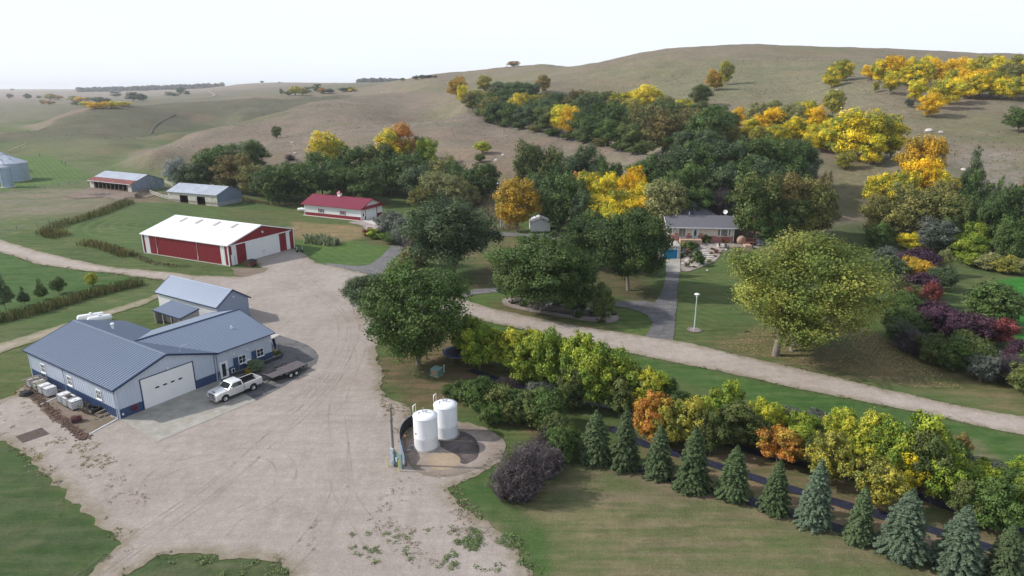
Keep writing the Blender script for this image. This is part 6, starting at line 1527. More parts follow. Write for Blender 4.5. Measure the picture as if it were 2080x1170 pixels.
# ---- weeds in the gravel, fallen leaves
def scatter(name, s_list, n, size, c1, c2, lb, cat, up=.06, nz=None, flat_=False, clump=0):
    Ps = []
    tot = sum(w for _, w in s_list)
    for s, w in s_list:
        poly = pxpoly(s, 0.0); a = arr(poly); lo, hi = a.min(0), a.max(0); k = int(n * w / tot); got = 0
        x = rng.uniform(lo[0], hi[0], k * 6); y = rng.uniform(lo[1], hi[1], k * 6)
        m = sdf(poly, x, y) > 0
        if nz is not None: m &= fbm(x / nz[0], y / nz[0], 3, nz[2] if len(nz) > 2 else 5) > nz[1]
        x, y = x[m][:k], y[m][:k]
        if clump:
            x = np.repeat(x, clump) + rng.normal(0, size * 1.3, len(x) * clump); y = np.repeat(y, clump) + rng.normal(0, size * 1.3, len(y) * clump)
        Ps.append(np.stack([x, y, hzv(x, y) + .05 + rng.uniform(0, up, len(x))], 1))
    P = np.concatenate(Ps); Nn = np.tile([0, 0, 1.0], (len(P), 1)) + rng.normal(0, .12 if flat_ else .5, P.shape)
    me = leaf_quads(P, Nn, size, rng, aspect=1.3, clump=(rng.uniform(0, 1, len(P)), rng.uniform(0, 1, len(P))), mat_=M_BLADE, name=name)
    o = link(name, me); o.color = (*c1, 1); o['col2'] = list(c2)
    return tag(o, lb, cat, kind='stuff')
scatter('weeds', [("480,1130 570,1150 590,1170 300,1190 360,1130", 1.2), ("700,1060 1000,1070 1070,1150 1040,1165 720,1160", 2), ("940,1075 1055,1085 1070,1150 960,1150", 2), ("860,1100 960,1090 980,1130 850,1140", 1)], 230, .10, (0.13, 0.18, 0.075), (0.17, 0.22, 0.09), 'green weed tufts scattered over the near gravel', 'weeds', nz=(1.6, .10), clump=16, up=.12)
scatter('weeds', [("700,990 900,960 1010,1080 1000,1160 700,1150 600,1100", 2), ("120,930 260,920 330,1060 260,1090 170,990", .8), ("30,930 100,960 220,1090 200,1110 100,1000 20,920", 1.2)], 420, .08, (0.30, 0.25, 0.20), (0.34, 0.29, 0.22), 'brown dry weed tufts on the gravel', 'weeds', nz=(2.2, .12), clump=8, up=.08)
scatter('weeds', [("0,812 56,776 80,820 30,870 100,940 60,940 0,890", 2), ("60,880 200,900 260,960 150,950", 1), ("770,800 830,840 860,880 810,900 780,850", 1)], 500, .09, (0.30, 0.235, 0.12), (0.24, 0.19, 0.10), 'yellowish weeds over the dirt by the workshop', 'weeds', nz=(1.8, .05), clump=8, up=.08)
scatter('fallen_leaves', [("1460,700 1560,650 1720,650 1880,730 1960,790 1850,785 1700,752 1500,715", 3), ("1690,665 1760,660 1900,760 1800,760", 1)], 9000, .13, (0.40, 0.32, 0.13), (0.28, 0.24, 0.12), 'fallen yellow leaves on the grass under the cottonwood', 'leaves', flat_=True, nz=(3.5, -.25), up=.02)
scatter('grass_tufts', [("1180,930 1300,985 1500,1035 1700,1080 1900,1150 1980,1200 1500,1300 1080,1180 1040,1110 1000,1030", 3), ("790,690 940,670 1000,760 850,830 785,790", 1)], 22000, .045, (0.13, 0.15, 0.06), (0.21, 0.19, 0.11), 'loose grass tufts over the near lawns', 'grass', up=.05)
def edge_tufts(s, n, size, spread, c1, c2, lb):
    P = pxpoly(s, 0.0); xs = []
    for a, b in zip(P[:-1], P[1:]):
        L = math.dist(a[:2], b[:2]); k = int(L * n)
        for _ in range(k):
            t = rng.uniform(); x = a[0] + (b[0] - a[0]) * t + rng.normal(0, spread); y = a[1] + (b[1] - a[1]) * t + rng.normal(0, spread)
            if vnoise(np.array([x / 1.3]), np.array([y / 1.3]), 41)[0] > -.05: xs += [(x + rng.normal(0, .10), y + rng.normal(0, .10)) for _ in range(7)]
    X = np.array(xs); Q = np.stack([X[:, 0], X[:, 1], .05 + rng.uniform(0, .09, len(X))], 1)
    me = leaf_quads(Q, np.tile([0, 0, 1.0], (len(Q), 1)) + rng.normal(0, .6, Q.shape), size, rng, clump=(rng.uniform(0, 1, len(Q)), rng.uniform(0, 1, len(Q))), mat_=M_BLADE, name='grass_edge')
    o = link('grass_edge', me); o.color = (*c1, 1); o['col2'] = list(c2); tag(o, lb, 'grass', kind='stuff')
GE = ((0.085, 0.115, 0.045), (0.17, 0.15, 0.085))
edge_tufts("0,896 32,922 95,959 153,1033 201,1076 254,1102 185,1170", 6, .09, .45, *GE, 'grass fringe along the left edge of the gravel')
edge_tufts("243,1170 317,1134 380,1123 450,1134 571,1144 580,1172", 6, .09, .45, *GE, 'grass fringe around the bottom grass patch')
edge_tufts("766,725 778,768 772,786 785,805 803,812 822,822 836,860", 6, .09, .4, *GE, 'grass fringe in front of the transformer lawn')
edge_tufts("1027,903 1022,932 979,961 943,973 907,992 922,1009 935,1030 979,1055 1037,1092 1058,1118 1079,1170", 6, .09, .5, *GE, 'grass fringe around the tank pad and lower yard')
edge_tufts("930,643 1000,656 1100,678 1200,700 1300,722 1400,742 1500,763 1600,786 1700,806 1800,826 1900,846 2000,868 2080,885", 4, .09, .25, *GE, 'grass fringe along the near side of the road')
edge_tufts("1370,692 1400,697 1500,722 1600,744 1700,767 1800,791 1900,814 2000,834 2080,848", 4, .09, .25, *GE, 'grass fringe along the far side of the road')
edge_tufts("0,513 39,524 70,536 123,544 172,551 242,557 263,561 336,570", 3, .12, .4, (0.12, 0.09, 0.06), (0.10, 0.11, 0.05), 'brown fringe along the left road')

# ---- low scrub and tussocks over the hills
def scrub(s, n, size, c1, c2, lb, cl=3):
    poly = wp(s); a = arr(poly); lo, hi = a.min(0), a.max(0)
    x = rng.uniform(lo[0], hi[0], n * 4); y = rng.uniform(lo[1], hi[1], n * 4)
    m = (sdf(poly, x, y) > 0) & (fbm(x / 30, y / 30, 4, 91) + rng.normal(0, .35, len(x)) > .1); x, y = x[m][:n], y[m][:n]
    x = np.repeat(x, cl) + rng.normal(0, size * .7, len(x) * cl); y = np.repeat(y, cl) + rng.normal(0, size * .7, len(y) * cl)
    Q = np.stack([x, y, hzv(x, y) + .12 + rng.uniform(0, size * .5, len(x))], 1)
    me = leaf_quads(Q, np.tile([0, 0, .8], (len(Q), 1)) + rng.normal(0, .6, Q.shape), size, rng, clump=(rng.uniform(0, 1, len(Q)), rng.uniform(0, 1, len(Q))), mat_=M_BLADE, name='prairie_scrub')
    o = link('prairie_scrub', me); o.color = (*c1, 1); o['col2'] = list(c2); tag(o, lb, 'scrub', kind='stuff')
SC = ((0.125, 0.12, 0.075), (0.19, 0.16, 0.115))
scrub("240:345 500:280 760:290 1000:275 1250:250 1290:260 1170:315 1000:380 870:520 791:690 640:530 505:430 370:385", 6000, .24, *SC, 'scattered scrub and tussocks over the brown spur')
scrub("-100:480 300:440 437:500 640:600 700:880 505:800 370:780 188:610 0:485", 4500, .3, *SC, 'scattered scrub over the left hillside')
scrub("1000:440 1200:430 1450:340 1650:280 1700:200 1800:170 2150:180 2150:450 1717:510 1373:550 1198:590", 10000, .26, (0.125, 0.13, 0.07), (0.19, 0.17, 0.11), 'scattered scrub over the big right hill')

# ================================================================== objects in the yard
M_TANKW = mat('white_tank_paint', (0.80, 0.81, 0.83), .4, var=.04, vs=1.5)
M_BLUEW2 = mat('blue_grey_liner', (0.20, 0.26, 0.36), .5, .3, var=.1)
M_YEL = mat('yellow_paint', (0.62, 0.55, 0.12), .6, var=.1)
M_GREENB = mat('utility_green', (0.15, 0.24, 0.21), .6, var=.08)
M_GREYBX = mat('grey_box_paint', (0.42, 0.47, 0.52), .5, var=.08)
M_POLE = mat('weathered_pole', (0.22, 0.20, 0.18), .9, var=.2, vs=.4, stretch=(1, 1, .2))
def tank(cx, cy, lb, hoop_a):
    T = empty('storage_tank', (cx, cy, .03), 0, lb, 'tank')
    H_ = 3.5; r_ = 1.22
    mb = MB(); pr = [(r_, .12), (r_, 1.3), (r_ + .006, 1.32), (r_, 1.34), (r_, H_)]; mb.lathe((0, 0, 0), pr, M_TANKW, 48); mb.build('shell', T)
    mb = MB(); mb.lathe((0, 0, 0), [(r_ + .03, H_ - .02), (r_ + .03, H_ + .03), (r_ * .6, H_ + .19), (.001, H_ + .27)], M_TANKW, 48); mb.build('tank_top', T)
    mb = MB(); mb.lathe((0, 0, 0), [(r_ + .22, -.02), (r_ + .2, .12), (.9, .12)], M_CONC, 40); mb.build('foundation', T)
    mb = MB(); d = Vector((math.cos(hoop_a), math.sin(hoop_a), 0)); sd = Vector((-d.y, d.x, 0))
    a = d * (r_ - .02) - sd * .02; b = d * (r_ - .02) + sd * .52 - d * .1
    mb.tube([a + Vector((0, 0, H_ - .1)), a + Vector((0, 0, H_ + .95)), b + Vector((0, 0, H_ + .95)), b + Vector((0, 0, H_ + .1))], .05, M_TANKW, 6); mb.build('hoop', T)
    for (x, y, h_) in ((-.25, .25, .5), (.1, .1, .3), (-.6, -.2, .22)):
        mb = MB(); z = H_ + .2; mb.cyl((x, y, z), (x, y, z + h_), .045, M_STEEL, n=8); mb.cyl((x, y, z + h_), (x + .16, y, z + h_ - .03), .04, M_STEEL, n=8); mb.build('fitting', T)
    mb = MB(); mb.cyl((-.3, .5, H_ + .12), (-.3, .5, H_ + .26), .22, M_TANKW, n=16); mb.build('hatch', T)
    mb = MB(); mb.box((-r_ * .72 - .0, -r_ * .7, 1.9), (.1, .1, .2), M_STEEL); mb.build('fitting', T)
    for a_ in (.3, -.9): mb = MB(); mb.cyl((r_ * math.cos(a_ - .6), r_ * math.sin(a_ - .6), 1.55), ((r_ + .06) * math.cos(a_ - .6), (r_ + .06) * math.sin(a_ - .6), 1.55), .07, M_TANKW, n=8); mb.build('fitting', T)
    mb = MB(); mb.tube([(-r_, -.5, .4), (-r_ - .35, -.6, .4), (-r_ - .75, -.8, .12)], .04, M_STEEL, 6); mb.build('outlet_pipe', T)
    return T
tank(-8.75, 59.85, 'front white cylindrical tank, nearer of the pair on the gravel pad', 2.6)
tank(-6.95, 62.25, 'rear white cylindrical tank, farther of the pair on the gravel pad', 2.6)
# curved containment wall
CW = empty('containment_wall', (-9.1, 60.5, 0), 0, 'curved black-lined containment wall segment left of the white tanks', 'wall')
cxy = []
for q in ((826, 948), (818, 928), (813, 905), (816, 888), (826, 874), (838, 866), (850, 862)):
    p = at(q[0], q[1], 0.0); cxy.append((p[0] + 9.1, p[1] - 60.5))
cxy = chaikin(cxy, 2)
for nm, mm, off in (('liner', M_BLK, .0), ('steel_sheet', M_BLUEW2, -.07)):
    n = len(cxy)
    for i in range(n - 1):
        if nm == 'liner' and i: break
    vs, fs = [], []
    for i, (x, y) in enumerate(cxy):
        a = cxy[max(i - 1, 0)]; b = cxy[min(i + 1, n - 1)]; dx, dy = b[0] - a[0], b[1] - a[1]; l = math.hypot(dx, dy); nx, ny = dy / l, -dx / l
        r2 = off + (.02 * (i % 2) if off else 0)
        hgt = .25 + 1.05 * min(1, (i + 1) / 6)
        vs += [(x + nx * r2, y + ny * r2, 0), (x + nx * r2, y + ny * r2, hgt), (x + nx * (r2 - .05), y + ny * (r2 - .05), hgt), (x + nx * (r2 - .05), y + ny * (r2 - .05), 0)]
    for i in range(n - 1):
        for k in range(4): fs.append((i * 4 + k, i * 4 + (k + 1) % 4, (i + 1) * 4 + (k + 1) % 4, (i + 1) * 4 + k))
    mb = MB(); mb.faces(vs, fs, mm); mb.poly(vs[:4], mm); mb.poly(vs[-4:][::-1], mm); mb.build(nm, CW)
# utility pole with meters
def lattice_pole(): pass
UP = empty('meter_pole', (-11.47, 56.33, 0), R(-20), 'grey wooden meter pole with boxes beside the white tanks', 'utility pole')
mb = MB(); mb.tube([(0, 0, -.2), (0, 0, 2.5), (0, 0, 6.2)], [.15, .13, .1], M_POLE, 10); mb.build('pole', UP)
mb = MB(); mb.tube([(-.16, -.02, 1.8), (-.15, -.02, 4.7)], .05, M_GREYBX, 6); mb.build('conduit', UP)
mb = MB(); mb.box((0, 0, 4.75), (.06, .5, .06), M_POLE); mb.build('bracket', UP)
for y in (-.22, .22): mb = MB(); mb.cyl((0, y, 4.78), (0, y, 5.0), .05, M_STEEL, n=6); mb.build('insulator', UP)
mb = MB(); mb.tube([(0, 0, 6.2), (0, 0, 6.5)], .03, M_STEEL, 5); mb.box((0, 0, 6.1), (.12, .35, .3), M_POLE); mb.build('pole_cap', UP)
for z, s_ in ((1.75, (.3, .26, .42)), (1.05, (.36, .24, .8)), (.45, (.42, .34, .36))): mb = MB(); mb.box((0, -.18, z), s_, M_GREYBX); mb.build('meter_box', UP)
PB = empty('utility_cabinet', (-10.95, 55.9, 0), R(-42), 'green plywood panel with meter beside the meter pole', 'panel')
mb = MB(); mb.box((0, 0, .85), (1.1, .06, 1.5), M_GREENB); mb.build('panel_board', PB)
for x in (-.5, .5): mb = MB(); mb.box((x, .06, .8), (.09, .07, 1.7), M_WOOD); mb.build('post', PB)
mb = MB(); mb.cyl((-.1, -.03, 1.0), (-.1, -.16, 1.0), .13, M_GREYBX, n=12); mb.box((-.1, -.07, .8), (.2, .1, .3), M_GREYBX); mb.build('meter', PB)
for q, h_, lb in (((788, 949), 1.15, 'yellow post left of the meter pole'), ((811.5, 958), 1.2, 'yellow post right in front of the green panel'), ((822, 940), .9, 'yellow post against the end of the curved wall')):
    p = at(q[0], q[1], 0.0); B = empty('bollard', p, 0, lb, 'bollard', 'yellow posts around the meter pole')
    mb = MB(); mb.cyl((0, 0, -.1), (0, 0, h_), .055, M_YEL, n=10); mb.build('post', B)
p = at(823, 903, 0); B = empty('hydrant', p, 0, 'small valve riser standing between the curved wall and front tank', 'valve')
mb = MB(); mb.cyl((0, 0, 0), (0, 0, .9), .04, M_WOOD, n=8); mb.build('riser', B); mb = MB(); mb.cyl((0, 0, .85), (0, 0, 1.05), .09, mat('orange_paint', (.5, .2, .08), .6), n=8); mb.build('valve_head', B)
p = at(830, 917, 0); B = empty('pump', p, .3, 'low grey pump fitting at the foot of the front tank', 'pump')
mb = MB(); mb.cyl((-.2, 0, .15), (.2, 0, .15), .1, M_STEEL, n=10); mb.build('pump_body', B); mb = MB(); mb.box((0, 0, .04), (.5, .25, .08), M_STEEL); mb.build('base_plate', B)
# transformer and marker
T = empty('transformer_box', (-9.6, 77.3, .0), R(-35), 'green pad transformer box with orange warning sign under the trees', 'utility box')
mb = MB(); mb.hexa([(-.6, -.5, .1), (.6, -.5, .1), (.6, .5, .1), (-.6, .5, .1), (-.6, -.5, .85), (.6, -.5, .85), (.6, .5, 1.02), (-.6, .5, 1.02)], M_GREENB); mb.build('cabinet', T)
mb = MB(); mb.hexa([(-.64, -.55, .86), (.64, -.55, .86), (.64, .54, 1.04), (-.64, .54, 1.04), (-.64, -.55, .9), (.64, -.55, .9), (.64, .54, 1.08), (-.64, .54, 1.08)], mat('utility_green_lid', (.19, .29, .26), .55)); mb.build('lid', T)
mb = MB(); mb.box((0, 0, .05), (1.35, 1.15, .12), M_CONC); mb.build('pad', T)
mb = MB(); mb.box((-.05, -.515, .5), (.42, .02, .36), mat('orange_sign', (.62, .20, .06), .6)); mb.build('warning_sign', T)
mb = MB(); mb.box((-.05, -.53, .5), (.16, .012, .16), M_RED, mat=Matrix.Rotation(R(45), 4, 'Y')); mb.build('sign_mark', T)
B = empty('marker_post', (-8.75, 78.2, 0), 0, 'slim white marker post beside the green transformer box', 'post'); mb = MB(); mb.cyl((0, 0, -.1), (0, 0, 1.05), .06, M_TRIM, n=8); mb.build('post', B)
# trampoline
p = at(932, 728, 0); TR = empty('trampoline', p, 0, 'round dark blue trampoline half hidden under the trees', 'trampoline')
mb = MB(); mb.lathe((0, 0, 0), [(0.001, .98), (1.75, .98)], mat('trampoline_mat', (.008, .008, .03), .7), 32); mb.build('jump_mat', TR)
mb = MB(); mb.lathe((0, 0, 0), [(1.75, 1.0), (2.15, 1.03), (2.18, .97), (1.75, .96)], mat('trampoline_pad', (.02, .025, .12), .5), 32); mb.build('edge_pad', TR)
mb = MB(); mb.tube([(2.17 * math.cos(t), 2.17 * math.sin(t), .96) for t in np.linspace(0, 2 * math.pi, 33)], .03, M_STEEL, 6); mb.build('ring', TR)
for k in range(4):
    a = k * math.pi / 2 + .5; b = a + .75; mb = MB()
    mb.tube([(2.15 * math.cos(a), 2.15 * math.sin(a), .95), (2.15 * math.cos(a), 2.15 * math.sin(a), .05), (2.15 * math.cos(b), 2.15 * math.sin(b), .05), (2.15 * math.cos(b), 2.15 * math.sin(b), .95)], .03, M_STEEL, 6); mb.build('leg', TR)

# ---- pickup truck
M_CAR = mat('silver_car_paint', (0.70, 0.70, 0.70), .28, .35, var=.02, vs=3, coat=.6, spec=.5)
M_CARG = mat('car_glass', (0.02, 0.028, 0.035), .05, 0, var=.1, spec=.9)
M_CHR = mat('chrome', (0.65, 0.66, 0.68), .2, .9, var=.03)
M_TIRE = mat('tyre_rubber', (0.018, 0.018, 0.019), .85, var=.15, vs=.1)
M_BEDL = mat('bed_liner', (0.022, 0.022, 0.026), .75, var=.25, vs=.3)
M_LAMP = mat('headlight_glass', (0.55, 0.57, 0.58), .12, .3, var=.02, spec=.8)
M_TAIL = mat('tail_light', (0.25, 0.012, 0.012), .2, var=.02)
def wheel(parent, x, y, r_, wd, rim=M_CHR, side=1, name='wheel'):
    W = MB(); W.lathe((0, 0, 0), [(r_ * .60, -wd / 2), (r_ * .93, -wd / 2), (r_, -wd * .32), (r_, wd * .32), (r_ * .93, wd / 2), (r_ * .60, wd / 2)], M_TIRE, 24)
    wo = W.build('wheel', parent); wo.rotation_euler = (R(90), 0, 0); wo.location = (x, y, r_)
    m2 = MB(); zc = -side * wd * .36
    m2.lathe((0, 0, 0), [(r_ * .61, -wd * .48), (r_ * .61, wd * .48)], M_BLK, 20)
    m2.lathe((0, 0, 0), [(r_ * .60, zc - .02), (r_ * .52, zc - .02), (r_ * .50, zc + side * .05), (.001, zc + side * .05)], rim, 20)
    for k in range(6):
        a = k * math.tau / 6; m2.cyl((.0, 0, zc + side * .03), (r_ * .5 * math.cos(a), r_ * .5 * math.sin(a), zc - side * .01), .045, rim, .03, 6)
    m2.cyl((0, 0, zc - .05), (0, 0, zc + .05), r_ * .16, rim, n=12)
    m2.build('rim', wo)
    return wo
hd = R(235.0)
fw, rw_ = Vector((-33.35, 69.77, 0)), Vector((-31.26, 72.78, 0))
mid = (fw + rw_) / 2; fwd = Vector((math.cos(hd), math.sin(hd), 0)); lft = Vector((-fwd.y, fwd.x, 0))
PT = empty('pickup_truck', mid - lft * .93 + Vector((0, 0, .05)), hd, 'silver single-cab pickup truck parked on the concrete apron', 'pickup truck')
# local: +x forward, +y left (the side seen)
XF, XR = 1.85, -1.85; RW = .43
def arch(xc, r_=.54, n=9): return [(xc + r_ * math.cos(t), RW + r_ * math.sin(t)) for t in np.linspace(math.pi * .02, math.pi * .98, n)]
def side_poly(pts_, y0, y1, m, mb):
    n = len(pts_)
    a = [(x, y0, z) for x, z in pts_]; b = [(x, y1, z) for x, z in pts_]
    mb.poly(a, m); mb.poly(b[::-1], m)
    for i in range(n): j = (i + 1) % n; mb.poly([a[i], a[j], b[j], b[i]][::-1], m)
body = MB()
front_low = [(2.86, .52), (2.90, .78), (2.84, 1.12), (2.60, 1.22), (1.45, 1.32), (.95, 1.34), (-.62, 1.34), (-.62, .50)] + [(XF - .56, .50)] + arch(XF)[::-1] + [(XF + .56, .52)]
for sg in (-1, 1): side_poly(front_low, sg * .90, sg * 1.01, M_CAR, body)
# hood and cowl with a little crown
prof = [(2.84, 1.10), (2.62, 1.22), (2.0, 1.30), (1.42, 1.345)]
sec = [(-.95, -.03), (-.55, .03), (-.3, .055), (0, .045), (.3, .055), (.55, .03), (.95, -.03)]
vs = [(x, y, z + dz) for x, z in prof for y, dz in sec]; m_ = len(sec)
body.faces(vs, [(i * m_ + k, i * m_ + k + 1, (i + 1) * m_ + k + 1, (i + 1) * m_ + k) for i in range(len(prof) - 1) for k in range(m_ - 1)], M_CAR, True)
body.hexa([(2.70, -.92, .5), (2.90, -.86, .5), (2.90, .86, .5), (2.70, .92, .5), (2.66, -.93, 1.14), (2.86, -.86, 1.12), (2.86, .86, 1.12), (2.66, .93, 1.14)], M_CAR)
body.box((.35, 0, .55), (1.9, 1.84, .1), M_BLK)
# cab
cw, ct_ = .98, .80
A_ = [(1.36, 1.33), (.72, 1.88), (.30, 1.93), (-.50, 1.90), (-.62, 1.33)]
b0v = [(x, -(cw if z < 1.4 else ct_), z) for x, z in A_]; b1v = [(x, (cw if z < 1.4 else ct_), z) for x, z in A_]
body.poly(b0v[::-1], M_CAR); body.poly(b1v, M_CAR)
for i in range(4): body.poly([b0v[i], b0v[i + 1], b1v[i + 1], b1v[i]], M_CAR)
body.box((-.64, 0, .95), (.04, 1.86, .8), M_CAR)
bo = body.build('body', PT)
gl = MB(); f = lambda p, q, t: tuple(p[k] + (q[k] - p[k]) * t for k in range(3))
def quad_in(a, b, c, d, i0, i1, j0, j1, off, m, mb):
    P = lambda u, v: Vector(f(f(a, b, u), f(d, c, u), v))
    n = (Vector(b) - Vector(a)).cross(Vector(d) - Vector(a)).normalized() * off
    v = [P(i0, j0), P(i1, j0), P(i1, j1), P(i0, j1)]
    mb.hexa([p + n * .2 for p in v] + [p + n for p in v], m)
mb = MB(); quad_in(b0v[0], b1v[0], b1v[1], b0v[1], .06, .94, .06, .93, .012, M_CARG, mb); mb.build('windscreen', PT)
mb = MB(); quad_in(b1v[4], b0v[4], b0v[3], b1v[3], .12, .88, .2, .85, .012, M_CARG, mb); mb.build('rear_window', PT)
for sg in (-1, 1):
    yb, yt = sg * (cw + .004), sg * (ct_ + .016)
    def ys(z): return yb + (yt - yb) * (z - 1.33) / .55
    dr = MB(); pts2 = [(1.05, .55), (1.05, 1.32), (-.48, 1.32), (-.48, .55)]
    v = [(x, sg * 1.012, z) for x, z in pts2]; w2 = [(x, sg * 1.022, z) for x, z in pts2]; dr.hexa(v + w2, M_CAR); dro = dr.build('door', PT)
    mb = MB(); pw2 = [(1.10, 1.38), (.66, 1.80), (.28, 1.83), (-.38, 1.82), (-.44, 1.38)]
    a = [(x, ys(z) + sg * .004, z) for x, z in pw2]; b_ = [(x, ys(z) + sg * .014, z) for x, z in pw2]
    mb.poly(a, M_CARG); mb.poly(b_[::-1] if sg > 0 else b_, M_CARG); mb.build('window', dro)
    mb = MB(); mb.box((-.3, sg * 1.04, 1.16), (.2, .03, .04), M_CAR); mb.build('handle', dro)
    mb = MB(); mb.box((1.0, sg * 1.16, 1.42), (.12, .24, .26), M_CAR); mb.box((.935, sg * 1.16, 1.42), (.01, .2, .22), M_CARG); mb.box((1.0, sg * 1.03, 1.36), (.06, .12, .05), M_BLK); mb.build('mirror', PT)
    mb = MB(); mb.tube([(1.2, sg * .98, .42), (-.5, sg * .98, .42)], .05, M_BLK, 6); mb.build('side_step', PT)
    mb = MB(); mb.hexa([(2.70, sg * .60, .88), (2.93, sg * .60, .88), (2.90, sg * .93, .90), (2.62, sg * 1.015, .92), (2.70, sg * .60, 1.10), (2.90, sg * .60, 1.08), (2.86, sg * .92, 1.08), (2.58, sg * 1.015, 1.10)], M_LAMP); mb.build('headlight', PT)
    mb = MB(); mb.box((-3.12, sg * .93, 1.02), (.06, .12, .4), M_TAIL); mb.build('tail_light', PT)
# bed: side walls, floor, front wall
bed = MB()
bed_side = [(-.70, .56), (-.70, 1.34), (-3.12, 1.34), (-3.12, .60), (XR - .58, .56)] + arch(XR, .56) + [(XR + .58, .56)]
bs = [(-.70, 1.34), (-3.12, 1.34), (-3.12, .60), (XR - .57, .56)] + arch(XR, .55)[::-1] + [(XR + .57, .56), (-.70, .56)]
for sg in (-1, 1): side_poly(bs, sg * .90, sg * 1.0, M_CAR, bed)
bedo = bed.build('bed', PT)
mb = MB(); mb.box((-1.9, 0, .86), (2.36, 1.8, .06), M_BEDL); mb.box((-.74, 0, 1.1), (.06, 1.8, .46), M_BEDL)
for sg in (-1, 1): mb.box((-1.9, sg * .885, 1.08), (2.36, .03, .5), M_BEDL); mb.box((-1.85, sg * .78, .98), (.95, .2, .2), M_BEDL); mb.box((-1.9, sg * .95, 1.35), (2.4, .11, .03), M_CAR)
mb.build('bed_liner', bedo)
mb = MB(); mb.box((-3.10, 0, 1.02), (.07, 1.72, .62), M_CAR); tg = mb.build('tailgate', PT)
mb = MB(); mb.box((-3.24, 0, .58), (.2, 1.9, .18), M_CHR); mb.build('rear_bumper', PT)
mb = MB(); mb.hexa([(2.80, -1.0, .42), (3.04, -.85, .42), (3.04, .85, .42), (2.80, 1.0, .42), (2.80, -1.0, .70), (3.02, -.85, .70), (3.02, .85, .70), (2.80, 1.0, .70)], M_CHR); mb.build('front_bumper', PT)
gr = MB(); gr.box((2.91, 0, .94), (.04, 1.16, .34), M_BLK); gr.box((2.935, 0, .94), (.02, 1.18, .07), M_CAR); gr.build('grille', PT)
mb = MB(); mb.box((2.95, 0, .94), (.015, .22, .06), M_YEL); mb.box((2.95, 0, .94), (.014, .09, .12), M_YEL); mb.build('badge', PT)
mb = MB(); mb.box((2.60, 0, 1.285), (.12, .5, .03), M_BLK); mb.build('hood_scoop', PT)
for sg in (-1, 1): mb = MB(); mb.box((1.52, sg * .55, 1.36), (.12, .4, .015), M_BLK); mb.build('cowl_vent', PT)
mb = MB()
for y in (-.6, -.15, 0, .15, .6): mb = MB(); mb.box((.62, y, 1.93), (.1, .09, .03), mat('amber_lamp', (.75, .65, .35), .3)); mb.build('cab_lamp', PT)
for x in (XF, XR):
    for sg in (-1, 1): wheel(PT, x, sg * .86, RW, .28, side=sg)
mb = MB(); mb.box((0, 0, .5), (5.4, 1.0, .16), M_BLK); mb.cyl((XF, -.8, RW), (XF, .8, RW), .07, M_BLK); mb.cyl((XR, -.8, RW), (XR, .8, RW), .07, M_BLK); mb.build('chassis', PT)

# ---- flatbed trailer
t0 = Vector((-29.53, 74.72, 0)); tdir = Vector((-26.54 + 29.53, 78.97 - 74.72, 0)); ta = math.atan2(tdir.y, tdir.x)
TL = empty('flatbed_trailer', (t0.x, t0.y, .045), ta, 'black twin-axle flatbed trailer with weathered plank deck hitched behind the pickup', 'trailer')
M_PLK = mat('weathered_planks', (0.080, 0.070, 0.080), .85, var=.3, vs=.5, stretch=(.4, 3, 1), c2=(0.13, 0.115, 0.12))
TLN, TWD = 5.2, 2.2
for k in range(9):
    mb = MB(); y = .12 + k * (TWD - .1) / 9
    mb.box((TLN / 2, y, .76 + .004 * (k % 2)), (TLN, (TWD - .1) / 9 - .015, .05), M_PLK); mb.build('plank', TL)
mb = MB(); mb.box((TLN / 2, -.03, .70), (TLN + .1, .08, .16), M_BLK); mb.box((TLN / 2, TWD + .03, .70), (TLN + .1, .08, .16), M_BLK); mb.box((0, TWD / 2, .70), (.1, TWD, .16), M_BLK); mb.box((TLN, TWD / 2, .70), (.1, TWD, .16), M_BLK)
for x in (1, 2, 3, 4): mb.box((x, TWD / 2, .66), (.06, TWD, .1), M_BLK)
mb.build('frame', TL)
mb = MB(); mb.tube([(0, .3, .62), (-1.35, TWD / 2, .52)], .06, M_BLK, 6); mb.tube([(0, TWD - .3, .62), (-1.35, TWD / 2, .52)], .06, M_BLK, 6); mb.tube([(-1.3, TWD / 2, .52), (-1.75, TWD / 2, .52)], .07, M_BLK, 6); mb.build('tongue', TL)
mb = MB(); mb.tube([(-1.0, TWD / 2, .1), (-1.0, TWD / 2, .95)], .05, M_STEEL, 6); mb.box((-1.0, TWD / 2, .08), (.2, .2, .04), M_STEEL); mb.build('jack', TL)
for sg, y in ((-1, -.32), (1, TWD + .32)):
    for x in (2.35, 3.2): wheel(TL, x, y, .36, .22, rim=M_TRIM, side=sg)
    mb = MB()
    vs = []
    for (x, z) in ((1.75, .62), (1.9, .84), (3.65, .84), (3.8, .62)): vs += [(x, y - .16, z), (x, y + .16, z)]
    for i in range(3): a = vs[i * 2], vs[i * 2 + 1], vs[i * 2 + 3], vs[i * 2 + 2]; mb.hexa([Vector(p) for p in a] + [Vector(p) + Vector((0, 0, .03)) for p in a], M_BLK)
    mb.build('mudguard', TL)
    for x in (1.2, 4.2, 4.8): mb = MB(); mb.box((x, y * 0 + (-.08 if sg < 0 else TWD + .08), .68), (.12, .03, .06), M_TRIM); mb.build('marker_lamp', TL)
mb = MB(); mb.box((1.0, TWD - .35, .82), (1.6, .5, .06), M_BLK); mb.build('ramp', TL)

